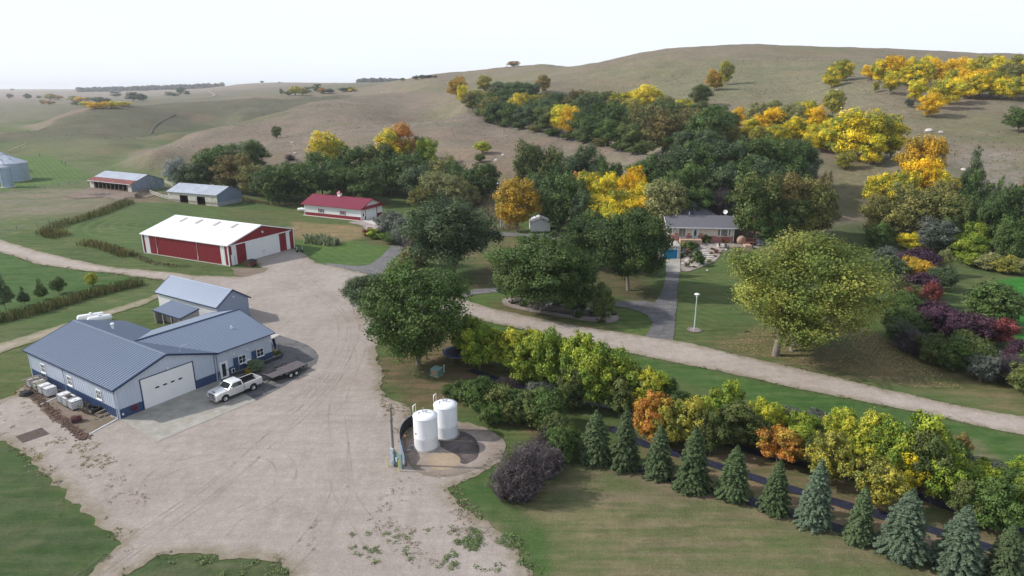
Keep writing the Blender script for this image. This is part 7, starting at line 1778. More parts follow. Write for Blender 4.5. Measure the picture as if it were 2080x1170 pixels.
# ---- planter along the wing
PLc = [(p[0], p[1]) for p in pxpoly("478,763 500,757 530,744 556,733 570,728 574,722 566,719", 0.0)]
PL = empty('planter_wall', (PLc[0][0], PLc[0][1], 0), 0, 'low dark timber edging of the bed along the workshop wing', 'planter')
for i in range(len(PLc) - 1):
    a, b = PLc[i], PLc[i + 1]; L = math.dist(a, b); ang = math.atan2(b[1] - a[1], b[0] - a[0]); n = max(1, int(L / 1.2))
    for k in range(n):
        for lv in range(2):
            t = (k + .5) / n; mb = MB(); mb.box((a[0] + (b[0] - a[0]) * t - PLc[0][0], a[1] + (b[1] - a[1]) * t - PLc[0][1], .14 + lv * .2), (L / n - .02, .2, .19), mat('dark_timber', (.055, .055, .065), .85, var=.25, vs=.4), rz=ang); mb.build('timber', PL)
sheet('gravel_bed', flat("455,768 478,762 500,756 530,743 556,732 570,727 573,722 566,719 552,728 510,745 470,762"), M_ROCKBED, .30, step=.5, jit=.02, grid=.8, label='gravel-filled bed along the workshop wing')
# ---- blue wrapped stand beside the wing corner
p = at(560, 718, 0); BP = empty('patio_umbrella', p, 0, 'closed dark blue patio umbrella in a base behind the wing corner', 'umbrella')
mb = MB(); mb.tube([(0, 0, 0), (0, 0, 2.3)], .03, M_TRIM, 6); mb.build('pole', BP)
mb = MB(); mb.tube([(.0, 0, .62), (.02, 0, 1.2), (-.05, .02, 1.7), (-.12, 0, 2.05), (-.1, 0, 2.3)], [.13, .17, .18, .22, .08], mat('navy_canvas', (.015, .02, .10), .8, var=.2, vs=.3), 10); mb.build('canopy', BP)
mb = MB(); mb.cyl((0, 0, 0), (0, 0, .5), .24, mat('terracotta', (.42, .27, .14), .8), .28, 12); mb.build('pot', BP)
# ---- totes, tyres and pallets by the long wall
M_TOTE = mat('tote_plastic', (0.78, 0.79, 0.79), .5, var=.06, vs=.6)
def tote(x, y, rz, lb, lid=None):
    T = empty('liquid_tote', (x, y, .04), rz, lb, 'tote', 'caged totes along the workshop wall')
    mb = MB(); mb.hexa([(-.5, -.55, .16), (.5, -.55, .16), (.5, .55, .16), (-.5, .55, .16), (-.5, -.55, 1.08), (.5, -.55, 1.08), (.5, .55, 1.08), (-.5, .55, 1.08)], M_TOTE); mb.cyl((0, 0, 1.08), (0, 0, 1.14), .12, M_TOTE, n=12); mb.build('bottle', T)
    mb = MB()
    for z in (.3, .52, .74, .96, 1.1):
        for s_ in (-1, 1): mb.box((0, s_ * .58, z), (1.08, .025, .025), M_STEEL); mb.box((s_ * .53, 0, z), (.025, 1.18, .025), M_STEEL)
    for k in range(6):
        t = -1 + 2 * k / 5
        for s_ in (-1, 1): mb.box((t * .53, s_ * .58, .63), (.025, .025, .95), M_STEEL); mb.box((s_ * .53, t * .58, .63), (.025, .025, .95), M_STEEL)
    for t in (-.25, .25): mb.box((t, 0, 1.12), (.03, 1.18, .02), M_STEEL)
    o = mb.build('cage', T); o['kind'] = 'stuff'
    mb = MB(); mb.box((0, 0, .13), (1.1, 1.2, .05), M_BLK)
    for s_ in (-1, 0, 1): mb.box((s_ * .45, 0, .05), (.12, 1.15, .1), M_BLK)
    mb.build('pallet_base', T)
    return T
wr = R(147)
tote(-58.6, 74.0, wr, 'white caged tote farthest along the wall, carrying old boards')
tote(-57.3, 73.2, wr, 'white caged tote second from the far end, carrying old boards')
tote(-56.0, 72.2, wr, 'white caged tote left of the first drain pipe')
tote(-54.9, 71.5, wr, 'white caged tote right beside the first drain pipe')
tote(-52.1, 69.8, wr, 'leftmost tote of the three between the drain pipes')
tote(-51.0, 69.0, wr, 'middle tote of the three between the drain pipes, dark cover on top')
tote(-49.8, 68.2, wr, 'rightmost tote of the three between the drain pipes')
for k, (x, y, a, L) in enumerate(((-58.9, 74.0, .15, 1.9), (-58.5, 73.8, .22, 2.1), (-58.1, 73.6, .1, 1.8), (-57.4, 73.2, .3, 1.9), (-57.0, 72.9, .2, 1.7))):
    mb = MB(); mb.box((0, 0, .02), (L, .2, .04), M_WOOD); o = mb.build('board', None, (x, y, 1.2 + .05 * (k % 2)), wr + 1.4 + a * .5); tag(o, '%s grey weathered board across the far totes, counted from the left' % ORD[k], 'board', 'old boards on the far totes')
mb = MB(); mb.hexa([(-.45, -.3, 0), (.4, -.35, 0), (.45, .3, 0), (-.4, .35, 0), (-.35, -.2, .1), (.3, -.25, .12), (.3, .2, .08), (-.3, .2, .1)], mat('black_cover', (.05, .035, .03), .8)); o = mb.build('tarp', None, (-50.9, 68.9, 1.18), wr); tag(o, 'crumpled dark tarp on the middle tote', 'tarp')
mb = MB(); N_ = 10
for k in range(N_): 
    t0_, t1_ = -1.0 + 2.0 * k / N_, -1.0 + 2.0 * (k + 1) / N_
    c0, c1 = (math.sin(t0_) * .9, math.cos(t0_) * .9 - .1), (math.sin(t1_) * .9, math.cos(t1_) * .9 - .1)
    v = [(c0[0], -.35, c0[1] + .3), (c1[0], -.35, c1[1] + .3), (c1[0], .35, c1[1] + .3), (c0[0], .35, c0[1] + .3)]; mb.hexa([Vector(q) * .93 for q in v] + [Vector(q) for q in v], M_YEL)
o = mb.build('plastic_slide', None, (-56.55, 72.45, .0), wr + 1.2); o.rotation_euler = (R(25), 0, wr + 1.2); tag(o, 'curved yellow plastic piece between the two pairs of totes', 'plastic sheet')
def tyre(x, y, z, r_, w_, lb, grp=None, tilt=(0, 0, 0)):
    mb = MB(); mb.lathe((0, 0, 0), [(r_ * .58, 0), (r_ * .95, 0), (r_, w_ * .2), (r_, w_ * .8), (r_ * .95, w_), (r_ * .58, w_), (r_ * .55, w_ * .5), (r_ * .58, 0)], M_TIRE, 24)
    o = mb.build('tyre', None, (x, y, z)); o.rotation_euler = tilt; return tag(o, lb, 'tyre', grp)
tyre(-46.9, 67.3, .04, .55, .28, 'lower tyre of the stack near the workshop corner', 'old tyres by the wall'); tyre(-46.9, 67.3, .33, .52, .28, 'upper tyre of the stack near the workshop corner', 'old tyres by the wall')
tyre(-47.7, 67.4, .5, .5, .25, 'tyre standing upright behind the leaning pallets', 'old tyres by the wall', (R(75), 0, wr))
o = MB(); o.lathe((0, 0, 0), [(.001, .42), (.45, .40), (.62, .22), (.66, .0)], M_BLK, 20); o.tube([(.45 * math.cos(t), .45 * math.sin(t), .42) for t in np.linspace(0, 6.283, 20)], .03, M_BLK, 5); o = o.build('drum_cover', None, (-57.9, 71.6, .03)); tag(o, 'round black plastic cover on the dirt left of the totes', 'cover'); o.scale = (1.25, .95, 1)
def pallet(x, y, z, rot, lb):
    P_ = empty('pallet', (x, y, z), 0, lb, 'pallet', 'wooden pallets leaning by the wall'); P_.rotation_euler = rot
    for k in range(6): mb = MB(); mb.box((0, -.5 + k * .2, .06), (1.1, .12, .02), M_WOOD); mb.build('slat', P_)
    for k in range(3): mb = MB(); mb.box((-.5 + k * .5, 0, .0), (.08, 1.1, .09), M_WOOD); mb.build('runner', P_)
pallet(-48.2, 66.9, .55, (R(70), 0, wr), 'left wooden pallet leaning beside the last tote'); pallet(-47.7, 66.6, .5, (R(62), R(5), wr + .15), 'right wooden pallet leaning against the other one')
for k, (x, y, z, a, L, lb) in enumerate(((-46.0, 66.9, .35, .9, 1.6, 'upper beam of the timber pile by the workshop corner'), (-45.6, 66.4, .12, 1.0, 1.3, 'lower beam of the timber pile by the workshop corner'), (-45.2, 66.6, .1, .8, .9, 'short beam nearest the workshop corner'), (-46.0, 65.5, .06, -.5, 1.1, 'loose plank lying left on the dirt'), (-45.5, 65.3, .06, -.55, 1.2, 'loose plank lying right on the dirt'))):
    mb = MB(); mb.box((0, 0, 0), (L, .2, .18 if z > .08 else .05), M_WOOD); o = mb.build('timber', None, (x, y, z), a + .3); tag(o, lb, 'timber')
mb = MB(); n = 14
for i in range(260):
    a = rng.uniform(0, 6.28); b = rng.uniform(-.5, .5); p0 = Vector((b, math.cos(a) * .33, math.sin(a) * .33 + .34)); d = Vector(tuple(rng.normal(0, .12, 3))); mb.box(p0 + d * .3, (.35, .012, .012), M_RUST, mat=Matrix.Rotation(rng.uniform(0, 3), 4, Vector(tuple(rng.normal(size=3))).normalized()))
mb.cyl((-.5, 0, .34), (.5, 0, .34), .31, mat('rusty_mesh', (.07, .04, .05), .9, var=.3, vs=.2), n=14)
o = mb.build('wire_roll', None, (-47.7, 65.0, .02), R(35)); tag(o, 'rusty dark roll of wire mesh lying on the dirt', 'wire roll')
for (q0, q1, lb) in (((81, 824), (142, 797), 'white drain pipe on the ground at the middle of the long wall'), ((182, 883), (240, 852), 'white drain pipe on the ground at the workshop corner')):
    a = at(*q0, 0.0); b = at(*q1, 0.0); mb = MB(); mb.tube([(0, 0, .06), tuple((b - a) + Vector((0, 0, .1)))], .085, M_TRIM, 8); tag(mb.build('drain_pipe', None, a), lb, 'pipe')
BRM = chaikin([(p[0], p[1]) for p in pxpoly("62,795 80,812 100,832 130,858 155,878 172,892", 0.0)], 2)
M_RUSTD = gravel_mat('rusty_debris', (0.17, 0.085, 0.07), (0.12, 0.085, 0.07), (0.12, 0.09, 0.07), 5)
V = []; 
mb = MB()
for i in range(len(BRM) - 1):
    for _ in range(34):
        t = rng.uniform(); x = BRM[i][0] + (BRM[i + 1][0] - BRM[i][0]) * t + rng.normal(0, .26); y = BRM[i][1] + (BRM[i + 1][1] - BRM[i][1]) * t + rng.normal(0, .26); s_ = rng.uniform(.04, .13)
        mb.box((x, y, .05 + rng.uniform(0, .1)), (s_ * 1.6, s_, s_ * .7), M_RUSTD, rz=rng.uniform(0, 3))
tag(mb.build('rubble', None), 'reddish strip of rubble lying parallel to the long workshop wall', 'rubble', kind='stuff')
sheet('bare_dirt', ribbon(BRM, 1.1), M_RUSTD, .05, step=.4, jit=.4, grid=.6, label='dark reddish stain under the rubble strip')
M_GRAT = mat('rusty_bars', (.13, .09, .08), .8, var=.2)
g = at(66, 885, 0); GR = empty('metal_grate', (g[0], g[1], .05), R(52), 'rusty metal lattice lying flat on the gravel at the left', 'grate')
for k in range(9): mb = MB(); mb.box((0, -1.0 + k * .25, .03), (2.4, .03, .04), M_GRAT); mb.build('bar', GR)
for k in range(10): mb = MB(); mb.box((-1.15 + k * .255, 0, .065), (.03, 2.1, .03), M_GRAT); mb.build('bar', GR)

# ---- propane tanks
def propane(x, y, z, rz, L, r_, lb, m=M_TRIM):
    T = empty('propane_tank', (x, y, z), rz, lb, 'propane tank')
    mb = MB(); pr = []
    for k in range(7): a = k / 6 * math.pi / 2; pr.append((max(.001, r_ * math.sin(a)), -L / 2 + r_ * .7 - r_ * .7 * math.cos(a)))
    pr = pr + [(q[0], -q[1]) for q in pr[::-1]]
    mb.lathe((0, 0, 0), pr, m, 24); o = mb.build('vessel', T); o.rotation_euler = (0, R(90), 0); o.location = (0, 0, r_ + .35)
    for s_ in (-1, 1): mb = MB(); mb.box((s_ * L * .28, 0, .22), (.15, r_ * 1.3, .44), M_STEEL); mb.build('leg', T)
    mb = MB(); mb.cyl((0, 0, r_ * 2 + .3), (0, 0, r_ * 2 + .5), .18, m, n=12); mb.build('valve_dome', T)
p = at(190, 652, 0); propane(p[0], p[1] - .4, 0, R(33), 3.8, .52, 'farther long white propane tank behind the workshop roof')
p = at(214, 657, 0); propane(p[0] - .6, p[1] - .2, 0, R(33), 3.4, .52, 'nearer long white propane tank behind the workshop roof')
p = at(608, 432); propane(p[0] + .6, p[1] + .8, p[2], R(0), 2.6, .48, 'small white propane tank at the left end of the crimson-roofed garage')

# ---- bin, cart, lamp post, poles
p = at(511, 541, 0); DB = empty('trash_bin', p, R(64), 'rusty brown trash trailer with black lid before the red barn', 'trash bin')
mb = MB(); mb.hexa([(-.75, -.6, .15), (.75, -.6, .15), (.75, .6, .15), (-.75, .6, .15), (-.95, -.7, 1.15), (.95, -.7, 1.15), (.95, .7, 1.15), (-.95, .7, 1.15)], mat('brown_bin', (.12, .045, .04), .7, var=.2)); mb.build('bin_body', DB)
mb = MB(); mb.hexa([(-1.05, -.75, 1.17), (1.05, -.75, 1.17), (1.05, .75, 1.17), (-1.05, .75, 1.17), (-1.0, -.7, 1.27), (1.0, -.7, 1.27), (1.0, .7, 1.35), (-1.0, .7, 1.35)], M_BLK); mb.build('lid', DB)
for s_ in (-1, 1): mb = MB(); mb.cyl((.3, s_ * .72, .3), (.3, s_ * .82, .3), .3, M_TIRE, n=14); mb.build('wheel', DB)
p = at(609, 512, 0); CT = empty('yard_cart', p, R(20), 'small dark cart frame standing right of the red barn door', 'cart')
mb = MB(); mb.box((0, 0, .45), (1.3, .7, .08), M_BLK); mb.build('platform', CT)
for x in (-.55, .55):
    for y in (-.36, .36): mb = MB(); mb.cyl((x, y - .05, .22), (x, y + .05, .22), .22, M_TIRE, n=12); mb.build('wheel', CT)
for x in (-.6, .6): mb = MB(); mb.tube([(x, 0, .45), (x, 0, 1.35)], .04, M_TRIM, 6); mb.build('post', CT)
p = at(1410, 671, 0); LP = empty('lamp_post', p, 0, 'tall pale green lamp post with round flat head on the lawn', 'lamp post')
M_LG = mat('pale_green_paint', (.50, .62, .58), .5)
mb = MB(); mb.tube([(0, 0, 0), (0, 0, 5.3)], [.10, .07], M_LG, 10); mb.build('pole', LP)
mb = MB(); mb.lathe((0, 0, 0), [(.06, 5.2), (.16, 5.35), (.12, 5.55), (.10, 5.6)], M_TRIM, 16); mb.build('neck', LP)
mb = MB(); mb.lathe((0, 0, 0), [(.1, 5.62), (.40, 5.66), (.42, 5.74), (.25, 5.84), (.001, 5.87)], M_TRIM, 20); mb.build('lamp_head', LP)
for k in range(14):
    a = k * math.tau / 14; mb = MB(); mb.hexa([(1.0 * math.cos(a) + dx, 1.0 * math.sin(a) + dy, z) for z in (0, .16) for dx, dy in ((-.12, -.1), (.12, -.12), (.1, .12), (-.1, .1))], M_ROCKBED); mb.build('edging_stone', LP)
p = at(1017, 463); WP = empty('utility_pole', p, 0, 'tall pale pole with lamp arm and transformer by the brown grass', 'utility pole')
mb = MB(); mb.tube([(0, 0, -.3), (0, 0, zat(p[0], p[1], 370) - p[2])], [.17, .12], mat('pale_pole', (.42, .41, .38), .8, var=.1), 8); mb.build('pole', WP)
hh = zat(p[0], p[1], 370) - p[2]
mb = MB(); mb.tube([(0, 0, hh - .5), (-.7, 0, hh - .2)], .04, M_TRIM, 5); mb.cyl((-.7, 0, hh - .35), (-.7, 0, hh - .15), .2, M_TRIM, .1, 10); mb.build('lamp_arm', WP)
mb = MB(); mb.cyl((.25, 0, hh - 6.2), (.25, 0, hh - 4.9), .28, M_GREYBX, n=12); mb.build('transformer', WP)
mb = MB(); mb.box((.6, 0, 1.1), (.5, .3, 1.9), M_TRIM); mb.build('meter_box', WP)
def upole(q, ty, lb, arm=True):
    p = at(*q); h_ = zat(p[0], p[1], ty) - p[2]
    U = empty('utility_pole', p, 0, lb, 'utility pole')
    mb = MB(); mb.tube([(0, 0, -.3), (0, 0, h_)], [.17, .11], M_POLE, 7); mb.build('pole', U)
    if arm: mb = MB(); mb.box((0, 0, h_ - .6), (2.2, .12, .14), M_POLE); mb.build('crossarm', U)
    for s_ in (-.9, 0, .9):
        if arm: mb = MB(); mb.cyl((s_, 0, h_ - .55), (s_, 0, h_ - .3), .06, M_TRIM, n=6); mb.build('insulator', U)
upole((1151, 281), 238, 'wooden power pole with crossarm on the brown hill spur')
upole((1008, 237), 226, 'short wooden power pole at the edge of the hillside wood')
upole((8, 376), 320, 'leaning dark pole in front of the narrow grain bin', False)
upole((1342, 398), 398 - 30, 'thin white pole behind the left end of the house', False)

# ---- fences
def fence(s, lb, step=4.5, h_=1.25, rails=3, m=None, wire=True, nm='fence'):
    m = m or M_POLE
    P = [(p[0], p[1]) for p in pxpoly(s)]
    F_ = empty(nm, (P[0][0], P[0][1], hz(*P[0])), 0, lb, 'fence')
    O = Vector((P[0][0], P[0][1], hz(*P[0]))); Q = []
    for a, b in zip(P[:-1], P[1:]):
        L = math.dist(a, b); n = max(1, int(round(L / step)))
        for k in range(n): t = k / n; Q.append((a[0] + (b[0] - a[0]) * t, a[1] + (b[1] - a[1]) * t))
    Q.append(P[-1]); sh = MB(); sh.tube([(0, 0, -.2), (0, 0, h_)], .08 if wire else .1, m, 6); sh = sh.mesh('post')
    Z = [hz(*q) for q in Q]
    for q, z in zip(Q, Z): link('post', sh, F_, (q[0] - O.x, q[1] - O.y, z - O.z), 0)
    for r_ in range(rails):
        if wire:
            mb = MB(); mb.tube([(q[0] - O.x, q[1] - O.y, z - O.z + h_ * (r_ + .7) / rails) for q, z in zip(Q, Z)], .018, M_STEEL, 3); mb.build('wire', F_)
        else:
            for i in range(len(Q) - 1):
                a = Vector((Q[i][0] - O.x, Q[i][1] - O.y, Z[i] - O.z + h_ * (r_ + .6) / rails)); b = Vector((Q[i + 1][0] - O.x, Q[i + 1][1] - O.y, Z[i + 1] - O.z + h_ * (r_ + .6) / rails))
                v = [a, b]; up = Vector((0, 0, .09)); dn = (b - a).normalized().cross(Vector((0, 0, 1))) * .03
                mb = MB(); mb.hexa([a - up - dn, b - up - dn, b - up + dn, a - up + dn, a + up - dn, b + up - dn, b + up + dn, a + up + dn], m); mb.build('rail', F_)
    return F_
fence("0,393 60,386 120,378 195,366", 'wire fence along the mown strip by the grain bins')
fence("0,474 35,468 75,460 100,456 140,450", 'wire fence on the left in front of the reeds')
fence("275,403 283,400 292,396 300,393", 'grey plank pen rail left of the cattle shed', 3, 1.4, 4, M_WOOD, False, 'plank_fence')
fence("275,403 279,395 290,392 312,388", 'grey plank pen rail against the blue barn wall', 3, 1.4, 4, M_WOOD, False, 'plank_fence')
fence("305,393 330,402 343,405", 'pale plank fence joining the two old barns in front', 3, 1.3, 3, M_OLDW, False, 'plank_fence')
fence("335,372 352,379", 'pale plank fence joining the two old barns behind', 3, 1.3, 3, M_OLDW, False, 'plank_fence')
fence("930,238 1010,262 1100,278 1170,290 1230,302 1290,318 1330,330", 'thin wire fence crossing the brown hill spur', 9, 1.2, 2)
fence("1740,418 1765,422 1790,430", 'short wire fence at the end of the far lawn', 5, 1.2, 2) if False else None
for q, ty, lb in (((81, 318), 312, 'lone dark corner post on the far pasture'), ((126, 333), 325, 'left one of two dark posts beyond the mown strip'), ((133, 335), 328, 'right one of two dark posts beyond the mown strip'), ((41, 302), 298, 'dark post behind the long auger')):
    p = at(*q); mb = MB(); h_ = max(1.2, zat(p[0], p[1], ty) - p[2]); mb.tube([(0, 0, -.2), (.05, 0, h_)], [.22, .16], M_POLE, 7); o = mb.build('wooden_post', None, p); tag(o, lb, 'post')
# auger
p = at(16, 311); AU = empty('grain_auger', p, 0, 'long pale grain auger lying behind the bins', 'auger'); q = at(54, 300); d = q - p
mb = MB(); mb.tube([(0, 0, .8), (d.x, d.y, d.z + 2.2)], .35, mat('faded_yellow', (.42, .36, .2), .7, var=.15), 8); mb.build('auger_tube', AU)
for t in (.3, .6): mb = MB(); mb.tube([(d.x * t - 1.2, d.y * t, d.z * t), (d.x * t, d.y * t, d.z * t + 1.2 + t), (d.x * t + 1.2, d.y * t, d.z * t)], .06, M_STEEL, 5); mb.build('support', AU)
# brush pile, cow
p = at(205, 396); mb = MB()
for i in range(240):
    a = rng.uniform(0, 6.28); x, y = rng.normal(0, 3.6), rng.normal(0, 2.0); L = rng.uniform(.6, 2.4); z = max(.05, .9 - math.hypot(x / 5, y / 3)) * rng.uniform(.2, 1)
    mb.tube([(x, y, z), (x + math.cos(a) * L, y + math.sin(a) * L, z + rng.normal(0, .15))], [.06, .03], M_BARKD if i % 3 else M_OLDB, 4)
tag(mb.build('brush_pile', None, p), 'low pile of grey branches and brown debris in the cattle yard', 'brush pile', kind='stuff')
def skin_mesh(name, V, E_, Rr, m, sub=1):
    me = bpy.data.meshes.new(name); me.from_pydata(V, E_, []); o = bpy.data.objects.new(name, me); col.objects.link(o)
    md = o.modifiers.new('s', 'SKIN'); md.use_smooth_shade = True
    sv = me.skin_vertices[0].data
    for i, r_ in enumerate(Rr): sv[i].radius = (r_ if hasattr(r_, '__len__') else (r_, r_))
    sv[0].use_root = True
    o.modifiers.new('u', 'SUBSURF').levels = sub; o.modifiers['u'].render_levels = sub
    dg = bpy.context.evaluated_depsgraph_get(); r2 = bpy.data.meshes.new_from_object(o.evaluated_get(dg)); bpy.data.objects.remove(o)
    r2.materials.clear(); r2.materials.append(m)
    return r2
M_COW = mat('black_hide', (.014, .012, .012), .7, var=.2, vs=.3)
CV = [(0, 0, 1.05), (.55, 0, 1.08), (.95, 0, 1.15), (1.25, 0, 1.2), (1.55, 0, 1.1), (-.5, 0, 1.08), (-.75, 0, 1.15), (-.9, 0, 1.2), (-.98, 0, .7),
      (.6, .2, .75), (.6, .2, .42), (.62, .2, .05), (.6, -.2, .75), (.68, -.2, .42), (.66, -.2, .05), (-.62, .2, .8), (-.75, .2, .45), (-.66, .2, .05), (-.62, -.2, .8), (-.7, -.2, .45), (-.6, -.2, .05), (1.22, .17, 1.28), (1.22, -.17, 1.28), (1.75, 0, .98)]
CE = [(0, 1), (1, 2), (2, 3), (3, 4), (0, 5), (5, 6), (6, 7), (7, 8), (1, 9), (9, 10), (10, 11), (1, 12), (12, 13), (13, 14), (5, 15), (15, 16), (16, 17), (5, 18), (18, 19), (19, 20), (3, 21), (3, 22), (4, 23)]
CR = [.36, .37, .24, .17, .14, .34, .22, .04, .03, .13, .075, .06, .13, .075, .06, .16, .085, .06, .16, .085, .06, .04, .04, .10]
cow = skin_mesh('cow', CV, CE, CR, M_COW)
for q, rz, lb in (((191, 378), R(190), 'black cow standing at the left corner of the cattle barn'), ((203, 376), R(20), 'black cow half inside the open barn front')):
    p = at(*q); o = link('cow', cow, None, p, rz); o.scale = (1.15, 1.15, 1.15); tag(o, lb, 'cow')

# ---- house garden: flagstone path, chairs, ornaments
M_FLAG = mat('flagstone', (0.46, 0.42, 0.39), .85, var=.12, vs=.6)
FP = empty('stone_path', at(1420, 541), 0, 'pale flagstone steps winding up through the rock garden', 'path')
fo = Vector(FP.location)
for i, (x, y, w_) in enumerate(((1412, 541, 34), (1421, 538, 32), (1428, 534, 30), (1436, 531, 26), (1440, 527, 22), (1442, 523, 20), (1441, 519, 20), (1438, 515, 20), (1435, 511, 18), (1432, 508, 16), (1429, 504, 16), (1426, 500, 15), (1424, 497, 14))):
    p = at(x, y); s_ = w_ / 8.6 / 2; mb = MB(); k = 7; rr_ = [rng.uniform(.8, 1.1) for _ in range(k)]
    t_ = [(s_ * r_ * math.cos(j * math.tau / k), .55 * r_ * math.sin(j * math.tau / k), .22) for j, r_ in enumerate(rr_)]; b_ = [(q[0], q[1], -.1) for q in t_]
    mb.poly(t_, M_FLAG)
    for j in range(k): mb.poly([b_[j], b_[(j + 1) % k], t_[(j + 1) % k], t_[j]], M_FLAG)
    mb.build('flagstone', FP, (p[0] - fo[0], p[1] - fo[1], p[2] - fo[2]))
def boulder(q, s_, lb, grp='boulders in the rock garden', m=None):
    p = at(*q); mb = MB(); n = 7; vs = []
    for j in range(4):
        a = j / 3 * math.pi / 2
        for k in range(n): rr_ = s_ * math.cos(a) * rng.uniform(.8, 1.15) + .02; vs.append((rr_ * math.cos(k * math.tau / n), rr_ * math.sin(k * math.tau / n), s_ * .7 * math.sin(a) - .05))
    mb.faces(vs, [(j * n + k, j * n + (k + 1) % n, (j + 1) * n + (k + 1) % n, (j + 1) * n + k) for j in range(3) for k in range(n)], m or M_FLAG); mb.poly(vs[-n:], m or M_FLAG)
    tag(mb.build('boulder', None, p, rng.uniform(0, 6)), lb, 'boulder', grp)
for q, s_, lb in (((1386, 514), .5, 'grey boulder highest on the garden bank'), ((1391, 519), .6, 'grey boulder in the middle of the garden bank'), ((1396, 530), .6, 'grey boulder low on the garden bank'), ((1388, 536), .5, 'grey boulder beside the slab'), ((1483, 493), .3, 'small white stone by the house corner'), ((1436, 494), .3, 'small white stone by the green shrub'), ((1475, 507), .35, 'pale stone at the upper curve of the bed'), ((1437, 549), .3, 'pale stone at the lower rim of the bed')): boulder(q, s_, lb)
for q, s_, lb in (((1887, 266), 1.4, 'large white rock on the right hillside'), ((1911, 269), .9, 'smaller white rock right of the large one'), ((1700, 183), .8, 'white rock beneath the hill trees'), ((1957, 345), .8, 'white rock at the edge of the conifers'), ((593, 290), .9, 'pale rock on the bank above the windbreak'), ((600, 312), .9, 'pale rock low on the eroded bank'), ((1008, 326), .9, 'pale rock on the brown bank'), ((1022, 315), .7, 'pale rock right on the brown bank'), ((718, 188), 1.5, 'pale rock on the distant crest'), ((775, 187), 1.2, 'second pale rock on the distant crest')): boulder(q, s_, lb, 'rocks on the hillsides')
def chair(q, rz, lb, m):
    p = at(*q); Cc = empty('garden_chair', p, rz, lb, 'chair')
    mb = MB(); mb.box((0, 0, .42), (.55, .5, .05), m); mb.build('seat', Cc); mb = MB(); mb.box((0, .25, .75), (.55, .05, .6), m); mb.build('backrest', Cc)
    for x in (-.25, .25):
        for y in (-.22, .22): mb = MB(); mb.box((x, y, .2), (.05, .05, .42), m); mb.build('leg', Cc)
chair((1463, 504), .8, 'dark garden chair left of the fire ring', M_BLK); chair((1472, 505), -.8, 'dark garden chair right of the fire ring', M_BLK)
p = at(1467, 501); FR = empty('stone_table', p, 0, 'flat pale stone fire ring on the gravel terrace', 'fire ring'); mb = MB(); mb.lathe((0, 0, 0), [(1.1, 0), (1.15, .35), (.8, .38), (.7, .1), (.001, .1)], M_FLAG, 18); mb.build('ring', FR)
p = at(1373, 492); p = Vector((p[0], p[1], 3.0)); ORN = empty('garden_lantern', Vector((gb[0] - 1.6, gb[1] + 1.0, 3.0)), 0, 'black pedestal lantern standing on the basement garage wall', 'lantern')
mb = MB(); mb.lathe((0, 0, 0), [(.3, 0), (.32, .1), (.16, .2), (.14, .8), (.3, .95), (.36, 1.0)], M_BLK, 12); mb.build('pedestal', ORN); mb = MB(); mb.lathe((0, 0, 0), [(.34, 1.0), (.34, 1.3), (.18, 1.5), (.02, 1.65)], M_BLK, 12); mb.build('lantern_head', ORN)
p = at(1473, 492); WH = empty('wagon_wheel', p, hang, 'rusty wagon wheel leaning on the brick base by the window', 'wagon wheel')
mb = MB(); mb.tube([(.75 * math.cos(t), -.1, .75 + .75 * math.sin(t)) for t in np.linspace(0, 6.283, 24)], .05, M_RUST, 6); mb.build('rim', WH)
for k in range(8): a = k * math.tau / 8; mb = MB(); mb.tube([(0, -.1, .75), (.73 * math.cos(a), -.1, .75 + .73 * math.sin(a))], .025, M_RUST, 4); mb.build('spoke', WH)
p = at(1505, 497); RD = empty('round_gate', p, hang, 'round tan moon-shaped board with a green plant beside the deck', 'garden ornament')
mb = MB(); mb.lathe((0, 0, 0), [(.001, 0), (1.0, 0), (1.0, .08), (.001, .08)], M_TANB, 28); o = mb.build('disc', RD); o.rotation_euler = (R(90), 0, 0); o.location = (0, 0, 1.0)
p = at(1459, 491); BH = empty('garden_statue', p, 0, 'small red and white garden figure against the brick base', 'statue')
mb = MB(); mb.lathe((0, 0, 0), [(.22, 0), (.2, .3), (.3, .6), (.14, .9), (.16, 1.05), (.01, 1.2)], mat('faded_red', (.4, .12, .12), .7), 12); mb.build('figure', BH)
mb = MB(); mb.tube([(-.3, 0, .9), (0, 0, .75), (.35, 0, .7)], .05, M_TRIM, 5); mb.build('arm', BH)
# blue-grey tarp mound right of the deck
p = at(1548, 496); mb = MB(); mb.hexa([(-1.5, -1, 0), (1.5, -1, 0), (1.4, 1, 0), (-1.4, 1, 0), (-.6, -.5, 2.0), (.5, -.6, 1.7), (.4, .5, 1.8), (-.5, .5, 2.1)], mat('blue_grey_tarp', (.20, .21, .29), .6, var=.2, vs=.6)); tag(mb.build('covered_grill', None, p), 'blue-grey tarp-covered heap right of the deck', 'tarp')
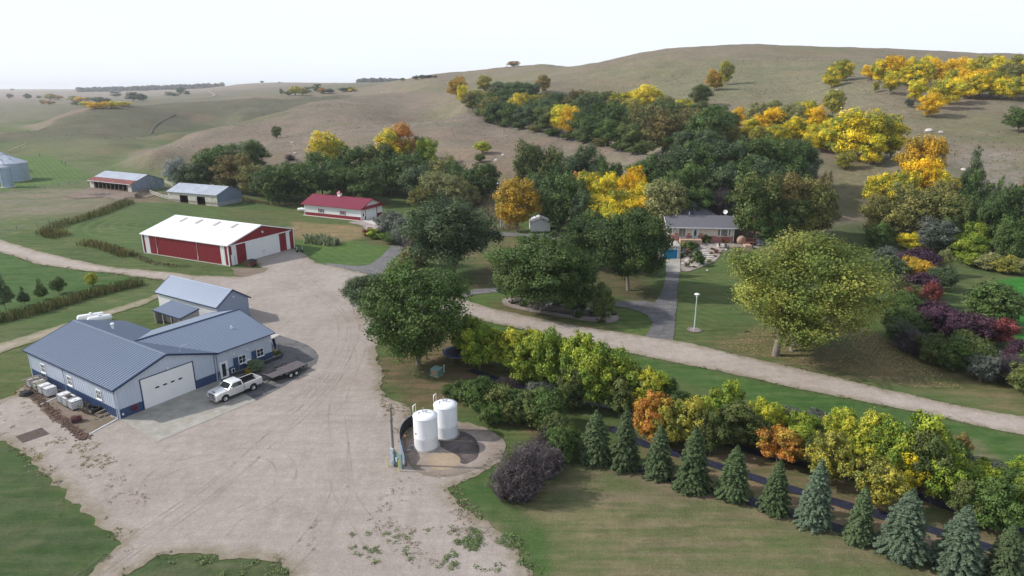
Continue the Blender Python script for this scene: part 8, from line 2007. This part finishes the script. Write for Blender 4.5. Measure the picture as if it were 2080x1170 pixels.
# island furniture
p = at(1114, 623, 0); BN = empty('stone_bench', p, .5, 'small pale stone bench under the island tree', 'bench')
mb = MB(); mb.box((0, 0, .42), (1.2, .42, .08), M_CONCL); mb.build('seat', BN)
for x in (-.4, .4): mb = MB(); mb.box((x, 0, .19), (.15, .35, .38), M_CONCL); mb.build('leg', BN)
p = at(1168, 640, 0); ST = empty('garden_statue', p, 0, 'slim white statue in the island bed', 'statue'); mb = MB(); mb.lathe((0, 0, 0), [(.14, 0), (.12, .3), (.15, .6), (.07, .72), (.1, .85), (.01, .95)], M_TRIM, 10); mb.build('figure', ST)
p = at(1213, 641, 0); ST = empty('garden_statue', p, 0, 'tiny pale statue beneath the round green tree', 'statue'); mb = MB(); mb.lathe((0, 0, 0), [(.14, 0), (.12, .3), (.15, .5), (.07, .6), (.01, .75)], M_TRIM, 10); mb.build('figure', ST)
p = at(1045, 606, 0); ST = empty('lantern_post', p, 0, 'thin black lantern post at the left end of the island', 'lantern'); mb = MB(); mb.tube([(0, 0, 0), (0, 0, 1.9)], .04, M_BLK, 6); mb.build('pole', ST); mb = MB(); mb.lathe((0, 0, 1.9), [(.1, 0), (.16, .25), (.02, .4)], M_BLK, 8); mb.build('lantern_head', ST)
# trail on the hill and worn cattle path
M_PATH = mat('worn_path', (0.27, 0.225, 0.165), .95, var=.15, vs=3)
def trail(s, wd, off, lb, m=M_PATH): sheet('path', ribbon(chaikin([(p[0], p[1]) for p in pxpoly(s)], 2), wd), m, off, step=3, jit=.5, grid=900, label=lb)
trail("438,183 420,187 432,191 438,195 425,198 395,200 350,203", 5.0, .9, 'pale dirt track winding over the far hill')
trail("355,232 335,242 318,252 309,262 306,272", 1.6, .35, 'dark worn cattle path down the left hillside', mat('dark_path', (.10, .085, .06), .95))

# ================================================================== haze
hb_ = bpy.data.meshes.new('haze')
S_ = 9500.0
hv = [(x, y, z) for z in (-1.0, 84.0) for x, y in ((-S_, -S_), (S_, -S_), (S_, S_), (-S_, S_))]
hb_.from_pydata(hv, [], [(0, 3, 2, 1), (4, 5, 6, 7), (0, 1, 5, 4), (1, 2, 6, 5), (2, 3, 7, 6), (3, 0, 4, 7)])
hm = bpy.data.materials.new('haze'); hm.use_nodes = True; t = hm.node_tree
for n in list(t.nodes):
    if n.type != 'OUTPUT_MATERIAL': t.nodes.remove(n)
pv = t.nodes.new('ShaderNodeVolumePrincipled'); pv.inputs['Color'].default_value = (.90, .94, 1.0, 1); pv.inputs['Density'].default_value = HAZE; pv.inputs['Anisotropy'].default_value = 0.2
t.links.new(pv.outputs[0], t.nodes['Material Output'].inputs['Volume'])
hb_.materials.append(hm)
tag(link('haze', hb_), 'thin pale haze over the countryside', kind='stuff')
